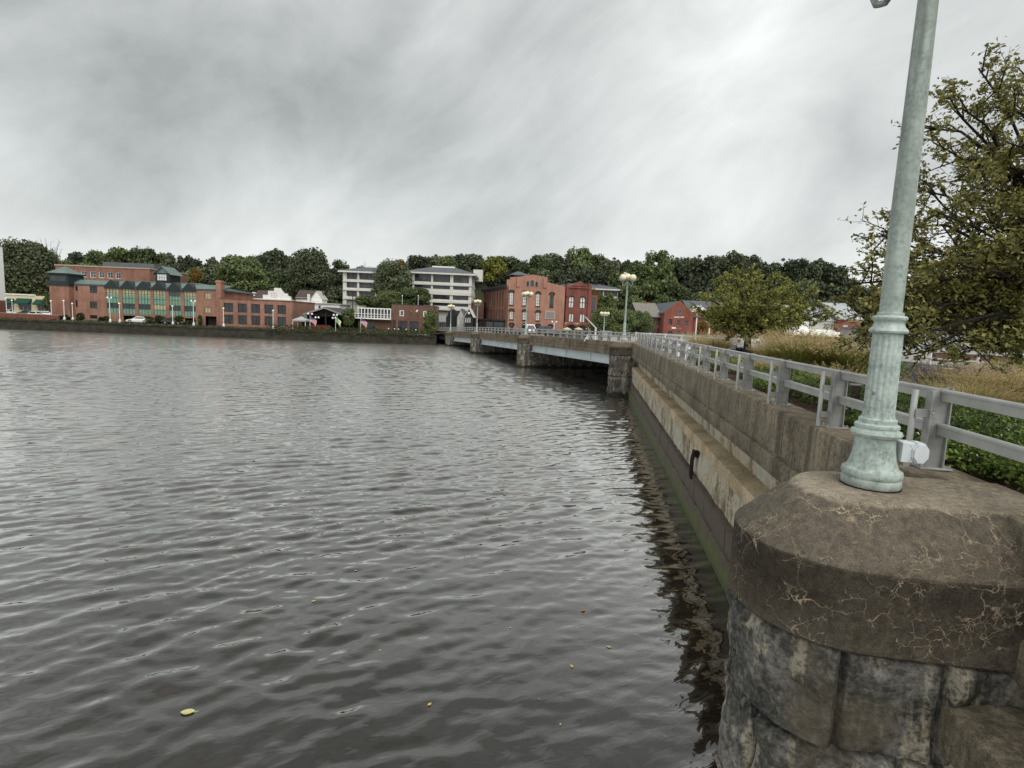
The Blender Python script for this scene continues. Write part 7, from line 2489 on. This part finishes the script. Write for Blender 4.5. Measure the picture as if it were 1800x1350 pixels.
shrub('green shrub between the two railing posts nearest the bridge', ST(5.4, 20.6, 4.43), 1.0, 1.8, 0.6, 2600, 0.10, 'low_shrub', 309)
shrub('bright green rounded shrub at the right edge beyond the lavender', tuple(atZ(1785, 665, 4.40)), 1.3, 1.1, 0.85, 3000, 0.11, 'low_shrub', 310)
shrub('green shrub under the low branches of the near tree', tuple(atZ(1560, 665, 4.42)), 1.1, 1.0, 0.7, 2600, 0.09, 'low_shrub', 311)

for i, (t_, s_, rx, ry, h, n, lab) in enumerate([
        (6.3, 8.2, 1.1, 1.3, 0.62, 5200, 'leafy green shrub behind the dark one, right of the near lamp post'),
        (6.6, 3.9, 1.2, 1.3, 0.72, 6000, 'leafy green shrub behind the glossy shrub at the right edge'),
        (8.2, 5.2, 1.3, 1.4, 0.75, 5000, 'broad green shrub in front of the right edge grasses'),
        (8.0, 7.6, 1.2, 1.3, 0.62, 4200, 'broad green shrub below the low tan fountain grass'),
        (4.85, 9.2, 0.75, 0.9, 0.46, 3600, 'green shrub filling the gap below the rails beside the near lamp post'),
        (6.4, 10.8, 1.1, 1.3, 0.55, 4200, 'green shrub under the low plumed tuft'),
        (6.4, 16.6, 1.3, 1.8, 0.6, 3600, 'green shrub below the large fountain grasses'),
        (4.5, 7.0, 0.5, 0.8, 0.42, 2600, 'small green shrub at the wall edge behind the near railing post'),
        (4.5, 4.6, 0.55, 0.9, 0.5, 3000, 'small glossy shrub at the back edge of the near coping'),
        (7.6, 9.6, 1.2, 1.3, 0.6, 3600, 'green shrub at the foot of the near tree'),
        (5.0, 23.6, 0.9, 1.8, 0.6, 2600, 'green shrub at the far end of the planting bed'),
        (4.9, 14.6, 0.8, 1.2, 0.46, 3000, 'green shrub under the lower rail, midway to the spreading tree')]):
    shrub(lab, ST(t_, s_, 4.43), rx, ry, h, n, 0.062 + 0.002 * max(0, s_ - 6), 'low_shrub', 330 + i, 20 if s_ < 10 else 0)

# lavender haze of purple flower spikes
MAT['lav'] = foliage('purple_flower_spikes', (0.12, 0.09, 0.13), (0.30, 0.24, 0.31), trans=0.2, clump=2)
MAT['lav_leaf'] = foliage('grey_green_stems', (0.09, 0.095, 0.065), (0.20, 0.20, 0.14), trans=0.2, clump=2)
for i, (px, py, rx) in enumerate([(1690, 690, 1.2), (1740, 688, 1.1), (1645, 690, 0.9)]):
    pos = tuple(atZ(px, py, 4.42))
    t = thing('lavender', ['purple hazy flower clump left of the bright green shrub', 'purple hazy flower clump nearest the bright green shrub', 'purple hazy flower clump beside the grey bollard'][i], 'flowers', pos, 0, 'purple flower clumps')
    r = np.random.default_rng(400 + i)
    n = 420
    a = r.uniform(0, 6.28, n); q = np.sqrt(r.uniform(0, 1, n))
    b0 = np.stack([rx * 0.5 * q * np.cos(a), rx * 0.5 * q * np.sin(a), np.zeros(n)], 1)
    tp = np.stack([rx * q * np.cos(a), rx * q * np.sin(a), 0.72 * r.uniform(0.75, 1.15, n)], 1) + r.normal(0, 0.06, (n, 3))
    sd = np.stack([-np.sin(a), np.cos(a), np.zeros(n)], 1) * 0.006
    V = np.stack([b0 - sd, b0 + sd, tp + sd * 0.5, tp - sd * 0.5], 1).reshape(-1, 3)
    link('stems', mesh_np('stems', V, np.arange(4 * n).reshape(-1, 4), MAT['lav_leaf']), t)
    cs = [tp * (1 - k * 0.045) + b0 * k * 0.045 + r.normal(0, 0.012, (n, 3)) for k in range(9)]
    v, f = leaves(np.concatenate(cs), 0.035, None, 0.3, i, 0.6, 0)
    link('flowers', mesh_np('flowers', v, f, MAT['lav']), t)

# square grey posts standing in the bed
for (px, py, h, lab) in ((1497, 738, 0.62, 'weathered grey square post left of the near lamp post'), (1660, 700, 0.75, 'weathered grey square post beside the lavender')):
    t = thing('bollard', lab, 'bollard', onbed(px, py), R(-20), 'grey posts in the planting bed')
    MB().box(-0.07, 0.07, -0.07, 0.07, -0.05, h, 0.008).build('shaft', MAT['waler'], t)
    MB().box(-0.085, 0.085, -0.085, 0.085, h + 0.001, h + 0.03, 0.005).build('cap', MAT['steel'], t)

# litter of fallen leaves on the mulch
r = np.random.default_rng(9)
n = 1600
s_, t_ = r.uniform(2, 24, n), r.uniform(4.1, 9.0, n)
c = np.stack([s_ * SA + t_ * CA, s_ * CA - t_ * SA, 4.455 + r.uniform(0, 0.02, n)], 1)
v, f = leaves(c, 0.055, np.array([0, 0, 3.0]), 1.0, 77, 0.55, 0.0)
MAT['dead'] = foliage('dead_leaves', (0.05, 0.028, 0.014), (0.22, 0.13, 0.06), (0.40, 0.28, 0.14), hue_rand=0, trans=0.1, clump=2)
o = link('fallen_leaves', mesh_np('fallen_leaves', v, f, MAT['dead']))
o['kind'] = 'stuff'
tag(o, 'brown fallen leaves littering the mulch of the planting bed', 'leaf litter')
